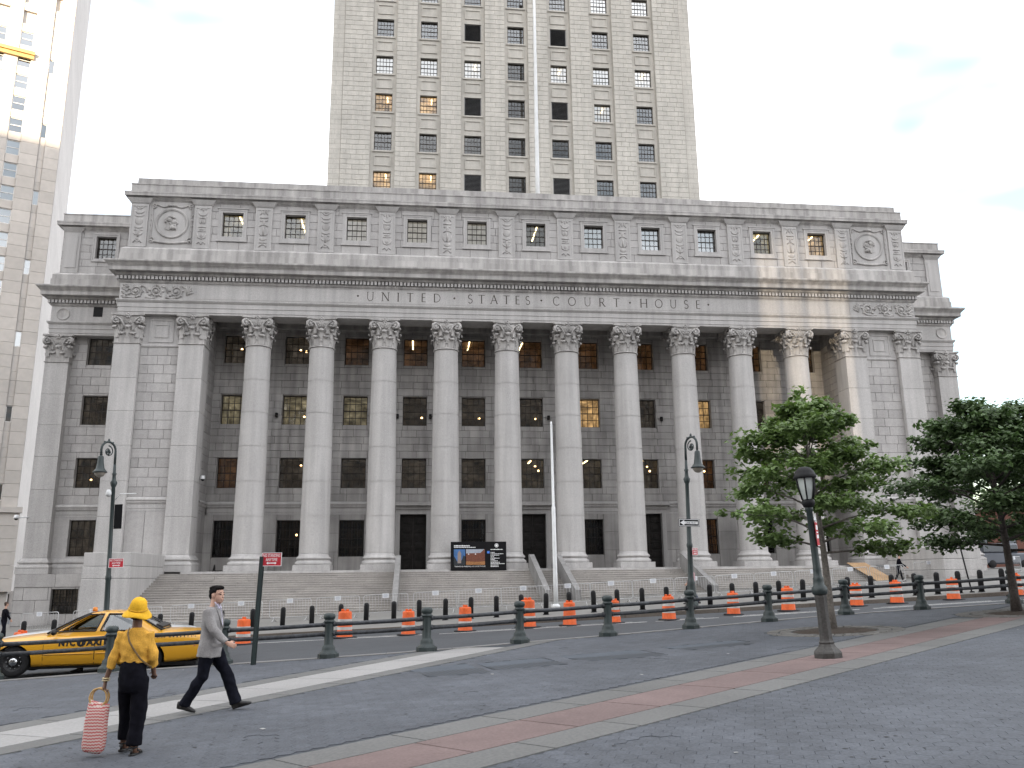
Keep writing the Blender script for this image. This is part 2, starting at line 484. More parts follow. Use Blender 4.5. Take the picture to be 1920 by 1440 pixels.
# ---- windows
PANES = [0]
WCACHE = {}
def window(x, z0, z1, w, y, nx, ny, gl, room=None, depth=4.0, light=None, bars=False, parent=None, objs=False, glow=(), rz=0):
    """a recessed window: frame, panes and the room behind it. y is the outer face of the frame"""
    h = z1 - z0
    key = (round(w, 2), round(h, 2), nx, ny)
    if key not in WCACHE:
        mb = MB(); fwid = 0.055
        mb.box(-w / 2, -w / 2 + fwid, 0, .1, 0, h); mb.box(w / 2 - fwid, w / 2, 0, .1, 0, h)
        mb.box(-w / 2 + fwid, w / 2 - fwid, 0, .1, 0, fwid); mb.box(-w / 2 + fwid, w / 2 - fwid, 0, .1, h - fwid, h)
        iw, ih = w - 2 * fwid, h - 2 * fwid
        pw, ph = iw / nx, ih / ny
        for i in range(1, nx):
            xx = -w / 2 + fwid + pw * i
            mb.box(xx - .022, xx + .022, .02, .07, fwid, h - fwid)
        for j in range(1, ny):
            zz = fwid + ph * j
            t = .035 if j == ny // 2 else .022
            mb.box(-w / 2 + fwid, w / 2 - fwid, .018 if t < .03 else .008, .068, zz - t, zz + t)
        pm = MB(); pm.add([(0, 0, 0), (pw, 0, 0), (pw, 0, ph), (0, 0, ph)], [(0, 1, 2, 3)])
        gm = MB(); gm.add([(-iw / 2, 0, fwid), (iw / 2, 0, fwid), (iw / 2, 0, h - fwid), (-iw / 2, 0, h - fwid)], [(0, 1, 2, 3)])
        WCACHE[key] = (mb.mesh('window', bronze), pm, gm, pw, ph, fwid, {})
    me, pm, gm, pw, ph, fwid, gc = WCACHE[key]
    o = put('window', me, parent or CH, (x, y, z0), (0, 0, rz) if rz else None)
    if objs and PANES[0] + nx * ny <= 300:
        PANES[0] += nx * ny
        k2 = 'p' + gl.name
        if k2 not in gc: gc[k2] = pm.mesh('pane', gl)
        for i in range(nx):
            for j in range(ny):
                put('pane', gc[k2], o, (-w / 2 + fwid + pw * i, .045, fwid + ph * j), (R.uniform(-.012, .012), 0, R.uniform(-.012, .012)))
    else:
        k2 = 'g' + gl.name
        if k2 not in gc: gc[k2] = gm.mesh('glazing', gl)
        put('glazing', gc[k2], o, (0, .045, 0))
    if room:
        k3 = ('r' + room.name, depth)
        if k3 not in gc:
            rm = MB(); a, b, c, d, e, f = -w / 2 - .25, w / 2 + .25, .12, depth, -.25, h + .3
            rm.add([(a, c, e), (b, c, e), (b, d, e), (a, d, e), (a, c, f), (b, c, f), (b, d, f), (a, d, f)],
                   [(0, 1, 2, 3), (7, 6, 5, 4), (2, 3, 7, 6), (0, 3, 7, 4), (1, 2, 6, 5)])
            gc[k3] = rm.mesh('room', room)
        put('room', gc[k3], o)
    if light is not None:
        lb = MB(); lx = light
        for q in range(3):
            lb.box(lx - .045, lx + .045, .8 + q * .95, 1.72 + q * .95, h + .14, h + .2)
        lb.build('ceiling_light', lamp_tube, o)
    for (gx, gy, gzz) in glow:
        lb = MB(); lb.ell((gx, gy, gzz), (.085, .085, .085), n=8, k=6); lb.build('lamp', lamp_glow, o)
    if bars:
        bb = MB(); nb = 9
        for i in range(nb):
            xx = -w / 2 + .1 + (w - .2) * i / (nb - 1)
            bb.tube([(xx, -.02, .02), (xx, -.2, .18), (xx, -.22, .55), (xx, -.06, h * .45), (xx, -.04, h - .02)], .02, 6)
        for zz in (.2, h * .45, h * .8):
            bb.box(-w / 2 + .06, w / 2 - .06, -.07 if zz > .5 else -.22, -.045 if zz > .5 else -.19, zz - .02, zz + .02)
        bb.build('grille', iron_black, o)
    return o

wall = MB()      # smooth dressed walls, with a mortar layer behind the block work
# ---- portico rear wall
f_back = FRONT(YB)
YAT_ = YA
ops = []
rooms = {}
colw = [-5, -4, -3, -2, -1, 0, 1, 2, 3, 4, 5]
doors = (-2, 0, 2)
for i in colw:
    xc = i * S_
    if i in doors: ops.append((xc - 1.0, xc + 1.0, 0.0, 4.16))
    else: ops.append((xc - .93, xc + .93, 1.05, 3.74))
    for (a, b) in ((6.16, 8.45), (11.02, 13.32), (15.82, 18.08)):
        ops.append((xc - .93, xc + .93, a, b))
XI = P2 - WP             # inner face of the end piers, 24.46
ashlar(f_back, -XI - .3, XI + .3, 5.15, 18.9, ops, 0.555, 1.35, 2, backing=wall, seed=1)
ashlar(f_back, -XI - .3, XI + .3, 0.0, 4.16, ops, 1.39, 2.3, 2, backing=wall, seed=2)
for op in ops: reveal(wall, f_back, op, 0.4)
v_p = {3: 'd', 2: 'd', 1: 'd', 0: 'd'}
for i in colw:
    xc = i * S_
    # row 4 (top): dim orange offices with ceiling tubes
    r4 = room_dark if i <= -4 else room_dim
    window(xc, 15.82, 18.08, 1.86, YB + .36, 4, 4, glass_portico, r4, light=(None if i <= -3 else (-.25 if i < 0 else -.5)), objs=True,
           glow=((.0, 1.5, 1.6), (.3, 2.6, 1.8)) if i in (-5, -4) else ())
    r3 = {-5: room_olive, -4: room_olive, -3: room_olive, 1: room_warm, 3: room_warm}.get(i, room_dark)
    window(xc, 11.02, 13.32, 1.86, YB + .36, 4, 4, glass_portico, r3, objs=(i in (-4, -3, -2, -1, 0, 1, -5)), glow=((.55, 1.2, .9),) if i in (-5, -4, -2, 0, -1) else ())
    r2 = room_dim if i in (-5, 3, 4) else room_dark
    window(xc, 6.16, 8.45, 1.86, YB + .36, 4, 4, glass_portico, r2, light=(.2 if i in (0, 1, 2) else None), glow=((.45, 1.3, 1.9), (.75, 1.6, 1.6)) if i in (-4, 0, 2, 3) else ())
    if i not in doors:
        window(xc, 1.05, 3.74, 1.86, YB + .34, 4, 4, glass_portico, room_dim if i == 3 else room_black, bars=True, glow=((.3, 1.6, 1.7),) if i == -4 else ())
# doors
for i in doors:
    xc = i * S_
    db = MB()
    for s in (-1, 1):
        x0, x1 = (xc - 1.0, xc - .006) if s < 0 else (xc + .006, xc + 1.0)
        db = MB(); db.box(x0, x1, YB + .34, YB + .42, 0.02, 4.15)
        for k in range(6):
            z0 = .14 + k * .67
            db.bbox(x0 + .12, x1 - .12, YB + .29, YB + .345, z0, z0 + .55, .03)
            db.bbox(x0 + .25, x1 - .25, YB + .26, YB + .30, z0 + .12, z0 + .43, .03)
        dl = db.build('door', bronze_door, CH)
        hb = MB(); hx = xc + s * .09
        hb.tube([(hx, YB + .27, 1.25), (hx, YB + .23, 1.3), (hx, YB + .23, 1.75), (hx, YB + .27, 1.8)], .016, 8)
        hb.build('handle', bronze, dl)
    sr = MB()        # architrave and small cornice over the door
    for k, (o_, pr) in enumerate(((.0, .09), (.16, .05))):
        sr.box(xc - 1.0 - .17 - o_, xc - 1.0 - o_, YB - pr, YB + .02, 0, 4.18 + o_ + .17)
        sr.box(xc + 1.0 + o_, xc + 1.0 + .17 + o_, YB - pr, YB + .02, 0, 4.18 + o_ + .17)
        sr.box(xc - 1.0 - o_, xc + 1.0 + o_, YB - pr, YB + .02, 4.18 + o_, 4.18 + o_ + .17)
    sr.box(xc - 1.45, xc + 1.45, YB - .16, YB - .002, 4.54, 4.70)
    for k in range(22): sr.box(xc - 1.4 + k * .13, xc - 1.33 + k * .13, YB - .24, YB - .161, 4.70, 4.80)
    sr.box(xc - 1.45, xc + 1.45, YB - .17, YB - .003, 4.702, 4.81)
    sr.box(xc - 1.6, xc + 1.6, YB - .42, YB - .004, 4.812, 4.93)
    sr.box(xc - 1.55, xc + 1.55, YB - .33, YB - .004, 4.932, 5.02)
    sr.build('door_surround', granite_dressed, CH)

def moulding(mb, prof, path, m=0, tone=None):
    """sweep a profile [(e, z)] along a path of (x, y, nx, ny) mitre points"""
    vs = []
    for (x, y, nx, ny) in path:
        for (e, z) in prof:
            vs.append((x + nx * e, y + ny * e, z))
    k = len(prof)
    for j in range(k - 1):
        for i in range(len(path) - 1):
            mb.add([vs[i * k + j], vs[(i + 1) * k + j], vs[(i + 1) * k + j + 1], vs[i * k + j + 1]], [(0, 1, 2, 3)], m, R.random() if tone is None else tone)
def seg_path(pts, step=2.4):
    """subdivide straight runs so every stone of a course has its own tone"""
    out = []
    for p, q in zip(pts, pts[1:]):
        d = math.hypot(q[0] - p[0], q[1] - p[1]); n = max(1, round(d / step))
        for i in range(n):
            t = i / n
            if i == 0: out.append(p)
            else:
                # interior points use the run's own normal
                tx, ty = (q[0] - p[0]) / d, (q[1] - p[1]) / d
                out.append((p[0] + (q[0] - p[0]) * t, p[1] + (q[1] - p[1]) * t, ty, -tx))
    out.append(pts[-1])
    return out

wall.box(-30.4, 30.4, YB + 4.6, YB + 24, -4, 18.9, 0, .4)     # the mass of the building behind the rooms
wall.box(-30.3, 30.3, YB + .9, YB + 24, 18.95, 23.4, 0, .4)
wall.box(-30.2, 30.2, YAT_ + 5.0, YB + 24, 23.45, 28.9, 0, .4)
for sg in (-1, 1): wall.box(*sorted((sg * 37.4, sg * 30.5)), 11.0, YB + 24, -4, 28.4, 0, .4)
for i in doors: wall.box(i * S_ - 1.3, i * S_ + 1.3, YB + .45, YB + .6, 0, 4.4, 1, .4)

# string course on the rear wall and between the end piers
string = [(0, 4.16), (0, 4.34), (.03, 4.36), (.03, 4.62), (.08, 4.68), (.13, 4.74), (.13, 4.84), (.2, 4.9), (.2, 4.98), (.02, 5.14), (-.02, 5.15)]
def course(name, prof, path):
    m = MB(); moulding(m, prof, path); m.build(name, granite_dressed, CH)
for a, b in ((-XI, -2 * S_ - 1.62), (-2 * S_ + 1.62, -1.62), (1.62, 2 * S_ - 1.62), (2 * S_ + 1.62, XI)):
    course('string_course', string, [(a, YB - .01, 0, -1), (b, YB - .01, 0, -1)])
for i in doors:
    wall.add([(i * S_ - 1.65, YB, 4.16), (i * S_ + 1.65, YB, 4.16), (i * S_ + 1.65, YB, 5.15), (i * S_ - 1.65, YB, 5.15)], [(0, 1, 2, 3)], 0, .4)

# ---- end piers: side walls, wall between pilasters
for sg in (-1, 1):
    xi = sg * XI
    # inner side wall of the portico
    fr = ((xi, YB, 0), (0, -1), (-sg, 0)) if sg < 0 else ((xi, YB, 0), (0, -1), (-1, 0))
    fr = ((xi - sg * 0.0, YB, 0), (0, -1), (-sg, 0))
    fr2 = ((xi, 0.97, 0), (0, 1), (-sg, 0)) if sg > 0 else fr
    # right-hand rule: x of the frame must run so that (right, up, normal) face outward
    if sg < 0: fr = ((xi - .12, .97, 0), (0, 1), (1, 0))
    else: fr = ((xi + .12, YB, 0), (0, -1), (-1, 0))
    L_ = YB - .97
    ashlar(fr, 0, L_, 5.15, 18.9, (), 0.555, 1.25, 0, backing=wall, seed=5)
    ashlar(fr, 0, L_, 0, 4.16, (), 1.39, 1.27, 0, backing=wall, seed=6)
    pth = [(xi - sg * -.12, .97, -sg, 0), (xi - sg * -.12, YB, -sg, 0)]
    course('string_course', string, pth if sg < 0 else pth[::-1])
    # wall between the two pilasters
    ym = -.40
    xl, xr = sorted((sg * (P1 - WP), sg * (P2 + WP)))
    ashlar(FRONT(ym), xl, xr, 5.15, 15.98, (), .66, 1.2, 0, backing=wall, seed=8)
    ashlar(FRONT(ym), xl, xr, 1.0, 4.16, (), 3.0, 1.37, 0, backing=wall, jit=.02, seed=9)
    course('string_course', string, [(xl, ym - .01, 0, -1), (xr, ym - .01, 0, -1)])
    wall.add([(xl, ym, 15.98), (xr, ym, 15.98), (xr, ym, 18.4), (xl, ym, 18.4)], [(0, 1, 2, 3)], 0, .5)
    course('neck_moulding', [(0, 15.9), (.06, 15.94), (.09, 16.02), (.06, 16.1), (0, 16.12)], [(xl, ym, 0, -1), (xr, ym, 0, -1)])
    xm = (xl + xr) / 2
    pb = MB()        # square sunk panel between the capitals
    for (a, t) in ((.86, .09), (.5, .07)):
        pb.box(xm - a, xm + a, ym - .05, ym - .001, 17.15 + a - t, 17.15 + a); pb.box(xm - a, xm + a, ym - .05, ym - .001, 17.15 - a, 17.15 - a + t)
        pb.box(xm - a, xm - a + t, ym - .05, ym - .001, 17.15 - a + t, 17.15 + a - t); pb.box(xm + a - t, xm + a, ym - .05, ym - .001, 17.15 - a + t, 17.15 + a - t)
    pb.build('square_panel', granite_dressed, CH)
    # outer side of the end block running back to the wing
    xo = sg * (P1 + WP - .05)
    if sg < 0: fr = ((xo, YW, 0), (0, -1), (-1, 0))
    else: fr = ((xo, -.6, 0), (0, 1), (1, 0))
    ashlar(fr, 0, YW + .6, 1.0, 18.3, (), .66, 1.3, 0, backing=wall, seed=12)
    # lower base walls down to the pavement
    wall.box(*sorted((sg * 24.7, sg * 30.7)), -.62, 4, -4.2, .39, 0, .4)

# floor of the portico and soffit
wall.box(-24.7, 24.7, -1.62, YB + .02, -4.2, 0.0, 0, .4)
cei = MB()
cei.box(-24.4, 24.4, -.86, YB + .3, 18.9, 19.0)
for i in range(10):
    xc = (i - 4.5) * S_
    cei.box(xc - .55, xc + .55, .861, YB - .002, 18.35, 18.9)
cei.box(-24.4, 24.4, YB - .45, YB - .003, 18.55, 18.9)
cei.build('portico_ceiling', granite_weathered, CH)
# architrave beam (soffit and rear)
bm_ = MB(); bm_.box(-XA + .02, XA - .02, YA + .001, .86, 18.3, 19.3); bm_.build('architrave_beam', granite_dressed, CH)

# ---- entablature, attic
ARCH = [(0, 18.30), (0, 18.44), (.04, 18.46), (.04, 18.78), (.08, 18.80), (.08, 19.12), (.14, 19.18), (.2, 19.26), (.22, 19.30), (.22, 19.38), (.02, 19.40)]
FRIEZE = [(.02, 19.40), (.02, 20.62)]
BED = [(.02, 20.62), (.08, 20.66), (.14, 20.74), (.14, 20.84), (.02, 20.85), (.02, 21.12), (.22, 21.13), (.3, 21.18), (.36, 21.26), (.36, 21.40)]
CORN = [(.36, 21.40), (.68, 21.38), (.70, 21.42), (.70, 21.70), (.74, 21.71), (.74, 21.75), (.80, 21.80), (.86, 21.88), (.95, 21.96), (.99, 22.02), (.99, 22.12)]
TOPC = [(.99, 22.12), (.26, 22.30), (.25, 22.34), (.25, 22.86), (.19, 22.88), (.19, 23.24), (.14, 23.30), (-.04, 23.45), (-.16, 23.47)]
ATT = [(-.16, 27.10), (-.08, 27.2), (-.02, 27.26), (.05, 27.38), (.08, 27.42), (.24, 27.44), (.25, 27.62), (.27, 27.66), (.27, 27.76), (-.08, 27.86),
       (-.08, 28.0), (-.08, 28.44), (-.04, 28.46), (-.04, 28.54), (-.4, 28.56), (-.4, 29.12), (-1.2, 29.14)]
def wrap(sgn_l=True):
    return [(-XA, YW + 1, -1, 0), (-XA, YA, -1, -1), (XA, YA, 1, -1), (XA, YW + 1, 1, 0)]
pm_ = seg_path(wrap(), 2.3)
# mitre normals at corners stay; straight-run normals are unit
ent = MB(); moulding(ent, ARCH, pm_); moulding(ent, FRIEZE, pm_); ent.build('architrave', granite_dressed, CH)
cn = MB(); moulding(cn, BED, pm_); moulding(cn, CORN, pm_); moulding(cn, TOPC, pm_); cn.build('cornice', granite_weathered, CH)
at_ = MB(); moulding(at_, ATT, pm_)
at_.add([(-XA + 1.2, YA + 1.2, 29.14), (XA - 1.2, YA + 1.2, 29.14), (XA - 1.2, YT + 8, 29.14), (-XA + 1.2, YT + 8, 29.14)], [(0, 1, 2, 3)])
at_.build('attic_cornice', granite_weathered, CH)
dn = MB()
def dentils(x0, x1, y, axis='x'):
    n = round((x1 - x0) / .272); p = (x1 - x0) / n
    for i in range(n):
        a = x0 + p * (i + .17)
        if axis == 'x': dn.box(a, a + p * .64, y - .31, y - .022, 20.86, 21.11)
        else:
            s = -1 if y < 0 else 1
            lo, hi = sorted((y + s * .022, y + s * .31)); dn.box(lo, hi, a, a + p * .64, 20.86, 21.11)
dentils(-XA - .3, XA + .3, YA)
dentils(YA + .0, YW, -XA, 'y'); dentils(YA + .0, YW, XA, 'y')
for sg in (-1, 1):
    lo, hi = sorted((sg * (XW + .3), sg * (XA + .17)))
    dentils(lo, hi, YW)
    dentils(YW, YW + 8, sg * XW, 'y')
dn.build('dentil_course', granite_dressed, CH, kind='stuff')

# attic wall with windows and carved pilasters
YAT = YA + .16
aops = [(i * S_ - .76, i * S_ + .76, 24.52, 26.44) for i in colw]
aw = MB()
ashlar(FRONT(YAT), -XA + .2, XA - .2, 23.47, 27.12, aops + [(-29.1, -25.8, 23.5, 27.1), (25.8, 29.1, 23.5, 27.1)], .61, 1.25, 0, backing=wall, seed=21)
for sg in (-1, 1):
    xm = sg * 27.45
    wall.add([(xm - 1.65, YAT - .03, 23.47), (xm + 1.65, YAT - .03, 23.47), (xm + 1.65, YAT - .03, 27.12), (xm - 1.65, YAT - .03, 27.12)], [(0, 1, 2, 3)], 0, .5)
    xs = sg * (XA - .17)
    fr = ((xs, YW + 3, 0), (0, -1), (-1, 0)) if sg < 0 else ((xs, YAT, 0), (0, 1), (1, 0))
    ashlar(fr, 0, YW + 3 - YAT, 23.47, 27.12, (), .61, 1.3, 0, backing=wall, seed=22)
for k, i in enumerate(colw):
    xc = i * S_
    reveal(wall, FRONT(YAT), (xc - .76, xc + .76, 24.52, 26.44), .38)
    rm = {-3: room_curtain, -2: room_curtain, -1: room_curtain, -5: room_olive, -4: room_olive, 0: room_dark, 5: room_warm, 4: room_olive}.get(i, room_dark)
    window(xc, 24.52, 26.44, 1.52, YAT + .34, 4, 4, glass_mirror if i in (1, 2, 3) else glass_sky, rm, depth=1.2 if rm is room_curtain else 4.0, light=(.25 if i in (0, -5, -4, 4, 5) else None))
    ff = MB(); a0, a1, t = .76, .27, YAT
    for (b0, b1, pr) in ((.0, .16, .04), (.16, .29, .065)):
        ff.box(xc - a0 - b1, xc - a0 - b0, t - pr, t - .003, 24.52 - b1, 26.44 + b1); ff.box(xc + a0 + b0, xc + a0 + b1, t - pr, t - .003, 24.52 - b1, 26.44 + b1)
        ff.box(xc - a0 - b0, xc + a0 + b0, t - pr, t - .003, 26.44 + b0, 26.44 + b1); ff.box(xc - a0 - b0, xc + a0 + b0, t - pr, t - .003, 24.52 - b1, 24.52 - b0)
    ff.box(xc - 1.12, xc + 1.12, t - .11, t - .004, 26.731, 26.81); ff.box(xc - 1.13, xc + 1.13, t - .10, t - .004, 24.12, 24.229)
    ff.build('window_surround', granite_dressed, CH)
# ------------------------------------------------------------------ Corinthian order
def leaf(mb, o, n, t, z0, z1, w, lean, curl, tone=0.5):
    """acanthus leaf: rises from o (x, y) at z0 to z1 leaning outward along n, tip curling over"""
    n = Vector((n[0], n[1], 0)); t = Vector((t[0], t[1], 0)); o = Vector((o[0], o[1], 0))
    h = z1 - z0
    prof = [(0, 0), (.015, .25), (.04, .5), (.10, .74), (.2, .9), (.33, .985), (.45, .97), (.5, .86), (.44, .78)]
    wid = [.92, 1.0, 1.05, 1.08, 1.0, .88, .72, .5, .28]
    rows = []
    for (e, q), ww in zip(prof, wid):
        c = o + n * (e * lean) + Vector((0, 0, z0 + q * h))
        row = []
        for k, s in enumerate((-1, -.55, 0, .55, 1)):
            bulge = (-.05, .0, .045, .0, -.05)[k]
            lob = 0.0 if k in (1, 2, 3) else (.035 * math.sin(q * 20))
            row.append(tuple(c + t * (s * w * ww / 2 + s * lob) + n * (bulge * curl) - Vector((0, 0, abs(s) * .05 * h * q))))
        rows.append(row)
    vs = [p for r in rows for p in r]
    fs = [(i * 5 + k, i * 5 + k + 1, (i + 1) * 5 + k + 1, (i + 1) * 5 + k) for i in range(len(rows) - 1) for k in range(4)]
    # give the leaf a back so that it has thickness
    m = len(vs)
    vs += [tuple(Vector(p) - n * .05 - Vector((0, 0, .02))) for p in vs]
    fs += [tuple(i + m for i in f)[::-1] for f in fs]
    L_ = len(rows)
    for k in (0, 4):
        for i in range(L_ - 1):
            a, b = i * 5 + k, (i + 1) * 5 + k
            fs.append((a, b, b + m, a + m))
    fs += [((L_ - 1) * 5 + k, (L_ - 1) * 5 + k + 1, (L_ - 1) * 5 + k + 1 + m, (L_ - 1) * 5 + k + m) for k in range(4)]
    mb.add(vs, fs, 0, tone, True)

def spiral(mb, c, u, v, r0, turns, rad, sgn=1, n=26):
    pts, rr = [], []
    c, u, v = Vector(c), Vector(u), Vector(v)
    for i in range(n + 1):
        q = i / n
        a = PI / 2 + sgn * q * turns * 2 * PI
        r = r0 * (1 - q) ** 0.9 + .02
        pts.append(c + u * (r * math.cos(a)) + v * (r * math.sin(a)))
        rr.append(rad * (1 - .45 * q))
    mb.tube(pts, rr, 6)
    w = u.cross(v)
    mb.tube([c - w * rad * .9, c + w * rad * 1.1], r0 * .32, 8)

def abacus(mb, z0, z1, half, dep=None):
    hx, hy = half, dep or half
    for (a, b, k) in ((z0, z0 + (z1 - z0) * .45, .90), (z0 + (z1 - z0) * .47, z1, 1.0)):
        pts = []
        for q in range(4):
            ca, sa = math.cos(q * PI / 2), math.sin(q * PI / 2)
            for i in range(9):
                s = -1 + 2 * i / 8
                x = s * .93; y = -1 + .16 * (1 - s * s)
                X, Y = x * ca - y * sa, x * sa + y * ca
                pts.append((X * hx * k, Y * hy * k))
        n = len(pts)
        mb.add([(x, y, a) for x, y in pts] + [(x, y, b) for x, y in pts], [tuple(range(n))[::-1], tuple(range(n, 2 * n))] + [(i, (i + 1) % n, (i + 1) % n + n, i + n) for i in range(n)], 0, .5)

def flower(mb, c, n, t):
    c, n, t = Vector(c), Vector(n), Vector(t)
    for a in range(5):
        an = a / 5 * 2 * PI + .3
        p = c + t * (.12 * math.cos(an)) + Vector((0, 0, .15 * math.sin(an)))
        mb.ell(p, (.085, .085, .085), n=8, k=6)
    mb.ell(c + n * .06, (.08, .08, .08), n=8, k=6)
    # spread wings either side
    for s in (-1, 1):
        mb.obox(c + t * s * .2 + Vector((0, 0, .02)), t * .13 + Vector((0, 0, .06 * 1)), n * .03, Vector((0, 0, .05)) - t * s * .02)

def capital_round():
    mb = MB()
    mb.lathe([(.90, 0), (.96, .0), (.985, .04), (.96, .09), (.90, .1), (.885, .16), (.88, .9), (.90, 1.4), (.98, 1.75), (1.08, 1.95)], 32)
    for k in range(8):
        a = 2 * PI * (k + .5) / 8
        n = (math.cos(a), math.sin(a)); t = (-n[1], n[0])
        leaf(mb, (n[0] * .90, n[1] * .90), n, t, .12, .84, .60, .60, 1.0, R.random())
    for k in range(8):
        a = 2 * PI * k / 8
        n = (math.cos(a), math.sin(a)); t = (-n[1], n[0])
        leaf(mb, (n[0] * .91, n[1] * .91), n, t, .45, 1.36, .56, .72 if k % 2 else .60, 1.0, R.random())
    finish_capital(mb, 1.12, 1.12, .93)
    return mb
def finish_capital(mb, hx, hy, rb):
    for q in range(4):
        a = q * PI / 2
        n = Vector((math.sin(a), -math.cos(a), 0)); t = Vector((math.cos(a), math.sin(a), 0))
        hn, ht = (hy, hx) if q % 2 == 0 else (hx, hy)
        for s in (-1, 1):
            c = n * (hn * .86) + t * (s * ht * .70) + Vector((0, 0, 1.72))
            u = (t * s * .92 - n * -.38).normalized()
            spiral(mb, c, u, Vector((0, 0, 1)), .25, 1.6, .085, sgn=-1)
            mb.tube([n * (rb * .97) + t * (s * .22) + Vector((0, 0, 1.05)), n * (rb * 1.02) + t * (s * .30) + Vector((0, 0, 1.45)),
                     n * (hn * .84) + t * (s * ht * .45) + Vector((0, 0, 1.8)), n * (hn * .86) + t * (s * ht * .66) + Vector((0, 0, 1.96))],
                    [(.06, .09), (.07, .11), (.06, .1), (.05, .09)], 6)
            # small inner scrolls
            c2 = n * (rb * 1.06) + t * (s * .17) + Vector((0, 0, 1.62))
            spiral(mb, c2, t * s, Vector((0, 0, 1)), .12, 1.2, .045, sgn=1, n=14)
            leaf(mb, tuple((n * rb * .98 + t * s * rb * .55)[:2]), tuple((n + t * s).normalized()[:2]), tuple((t - n * s).normalized()[:2]), 1.0, 1.62, .42, .72, 1.0)
        flower(mb, n * (hn * .90) + Vector((0, 0, 2.08)), n, t)
    abacus(mb, 1.98, 2.25, hx, hy)

def capital_square():
    mb = MB(); w = WP
    for (e0, e1, za, zb) in ((.0, .07, 0, .05), (.07, .05, .05, .1), (.0, 0, .1, 1.5), (0, .16, 1.5, 1.97)):
        p = [(-1, -1), (1, -1), (1, 1), (-1, 1)]
        vs = [((w + e0) * x, (w + e0) * y, za) for x, y in p] + [((w + e1) * x, (w + e1) * y, zb) for x, y in p]
        mb.add(vs, [(3, 2, 1, 0), (4, 5, 6, 7)] + [(i, (i + 1) % 4, (i + 1) % 4 + 4, i + 4) for i in range(4)], 0, .5)
    for q in range(4):
        a = q * PI / 2
        n = (math.sin(a), -math.cos(a)); t = (math.cos(a), math.sin(a))
        for s in (-.46, .46):
            leaf(mb, (n[0] * w + t[0] * s * w, n[1] * w + t[1] * s * w), n, t, .12, .84, .66, .46, 1.0, R.random())
        for s in (-.9, 0, .9):
            nn = Vector((n[0] + t[0] * s * .9, n[1] + t[1] * s * .9)).normalized()
            tt = (-nn[1], nn[0])
            leaf(mb, (n[0] * w + t[0] * s * w, n[1] * w + t[1] * s * w), nn, tt, .45, 1.36, .54, .46, 1.0, R.random())
    finish_capital(mb, 1.16, 1.16, WP)
    return mb
cap_r = capital_round().mesh('capital', granite_weathered)
cap_s = capital_square().mesh('capital', granite_weathered)

# base and shaft of the round columns
mb = MB()
mb.lathe([(1.10, .388), (1.25, .39), (1.275, .45), (1.275, .53), (1.25, .6), (1.19, .61), (1.19, .64), (1.13, .68), (1.10, .72), (1.13, .76), (1.17, .77), (1.17, .79),
          (1.19, .80), (1.2, .85), (1.19, .9), (1.15, .92), (1.12, .93), (1.12, .97), (1.07, 1.0), (1.04, 1.06), (1.028, 1.16)], 40)
base_r = mb.mesh('column', granite_dressed)
mb = MB(); mb.bbox(-1.275, 1.275, -1.275, 1.275, 0, .388, .012)
plinth_r = mb.mesh('plinth', granite_dressed)
joints = [1.16, 3.75, 6.2, 8.7, 11.15, 13.55, 16.05]
def rad(z):
    q = max(0, (z - 1.16) / 14.9)
    return 1.028 - .135 * q ** 1.6
drums = []
for a, b in zip(joints, joints[1:]):
    mb = MB()
    mb.lathe([(rad(z), z) for z in [a + .013 + (b - a - .026) * k / 6 for k in range(7)]], 40, cap=False)
    mb.lathe([(rad(b) - .035, b - .02), (rad(b) - .035, b + .02)], 40, cap=False)
    drums.append(mb.mesh('drum', granite_dressed))
for i in range(10):
    x = (i - 4.5) * S_
    o = put('column', base_r, CH, (x, 0, 0))
    put('plinth', plinth_r, o)
    for d in drums: put('drum', d, o, rot=(0, 0, R.uniform(0, 6)))
    put('capital', cap_r, o, (0, 0, 16.05))

# square pilasters
def sq_ring(mb, prof, w, m=0):
    for (e0, z0), (e1, z1) in zip(prof, prof[1:]):
        p = [(-1, -1), (1, -1), (1, 1), (-1, 1)]
        mb.add([((w + e0) * x, (w + e0) * y, z0) for x, y in p] + [((w + e1) * x, (w + e1) * y, z1) for x, y in p],
               [(i, (i + 1) % 4, (i + 1) % 4 + 4, i + 4) for i in range(4)], m, .5)
mb = MB()
BASEP = [(.12, .388), (.27, .39), (.3, .45), (.3, .53), (.27, .6), (.21, .61), (.21, .64), (.15, .68), (.12, .72), (.15, .76), (.19, .77), (.19, .79),
         (.21, .80), (.22, .85), (.21, .9), (.17, .92), (.14, .93), (.14, .97), (.09, 1.0), (.05, 1.06), (.01, 1.16)]
sq_ring(mb, BASEP, WP)
base_s = mb.mesh('pilaster', granite_dressed)
mb = MB(); mb.bbox(-WP - .3, WP + .3, -WP - .3, WP + .3, -.0, .388, .012); plinth_s = mb.mesh('plinth', granite_dressed)
sh = []
for a, b in zip(joints, joints[1:]):
    mb = MB(); t = .01 - .022 * 0
    mb.bbox(-WP, WP, -WP, WP, a + .006, b - .006, .014); sh.append(mb.mesh('shaft_stone', granite_dressed))
YPC = YP + WP
spots = [(-P1, YPC), (-P2, YPC), (P2, YPC), (P1, YPC), (-(XW - .80), YW + WP - .02), (XW - .80, YW + WP - .02)]
for (x, y) in spots:
    o = put('pilaster', base_s, CH, (x, y, 0))
    put('plinth', plinth_s, o)
    for d in sh: put('shaft_stone', d, o)
    put('capital', cap_s, o, (0, 0, 16.05))
# base moulding running between pilasters, and the inner piers
for sg in (-1, 1):
    xl, xr = sorted((sg * (P1 - WP), sg * (P2 + WP)))
    course('base_moulding', BASEP, [(xl, -.40, 0, -1), (xr, -.40, 0, -1)])
    wall.box(xl, xr, -.70, -.3, 0, .387, 0, .4)

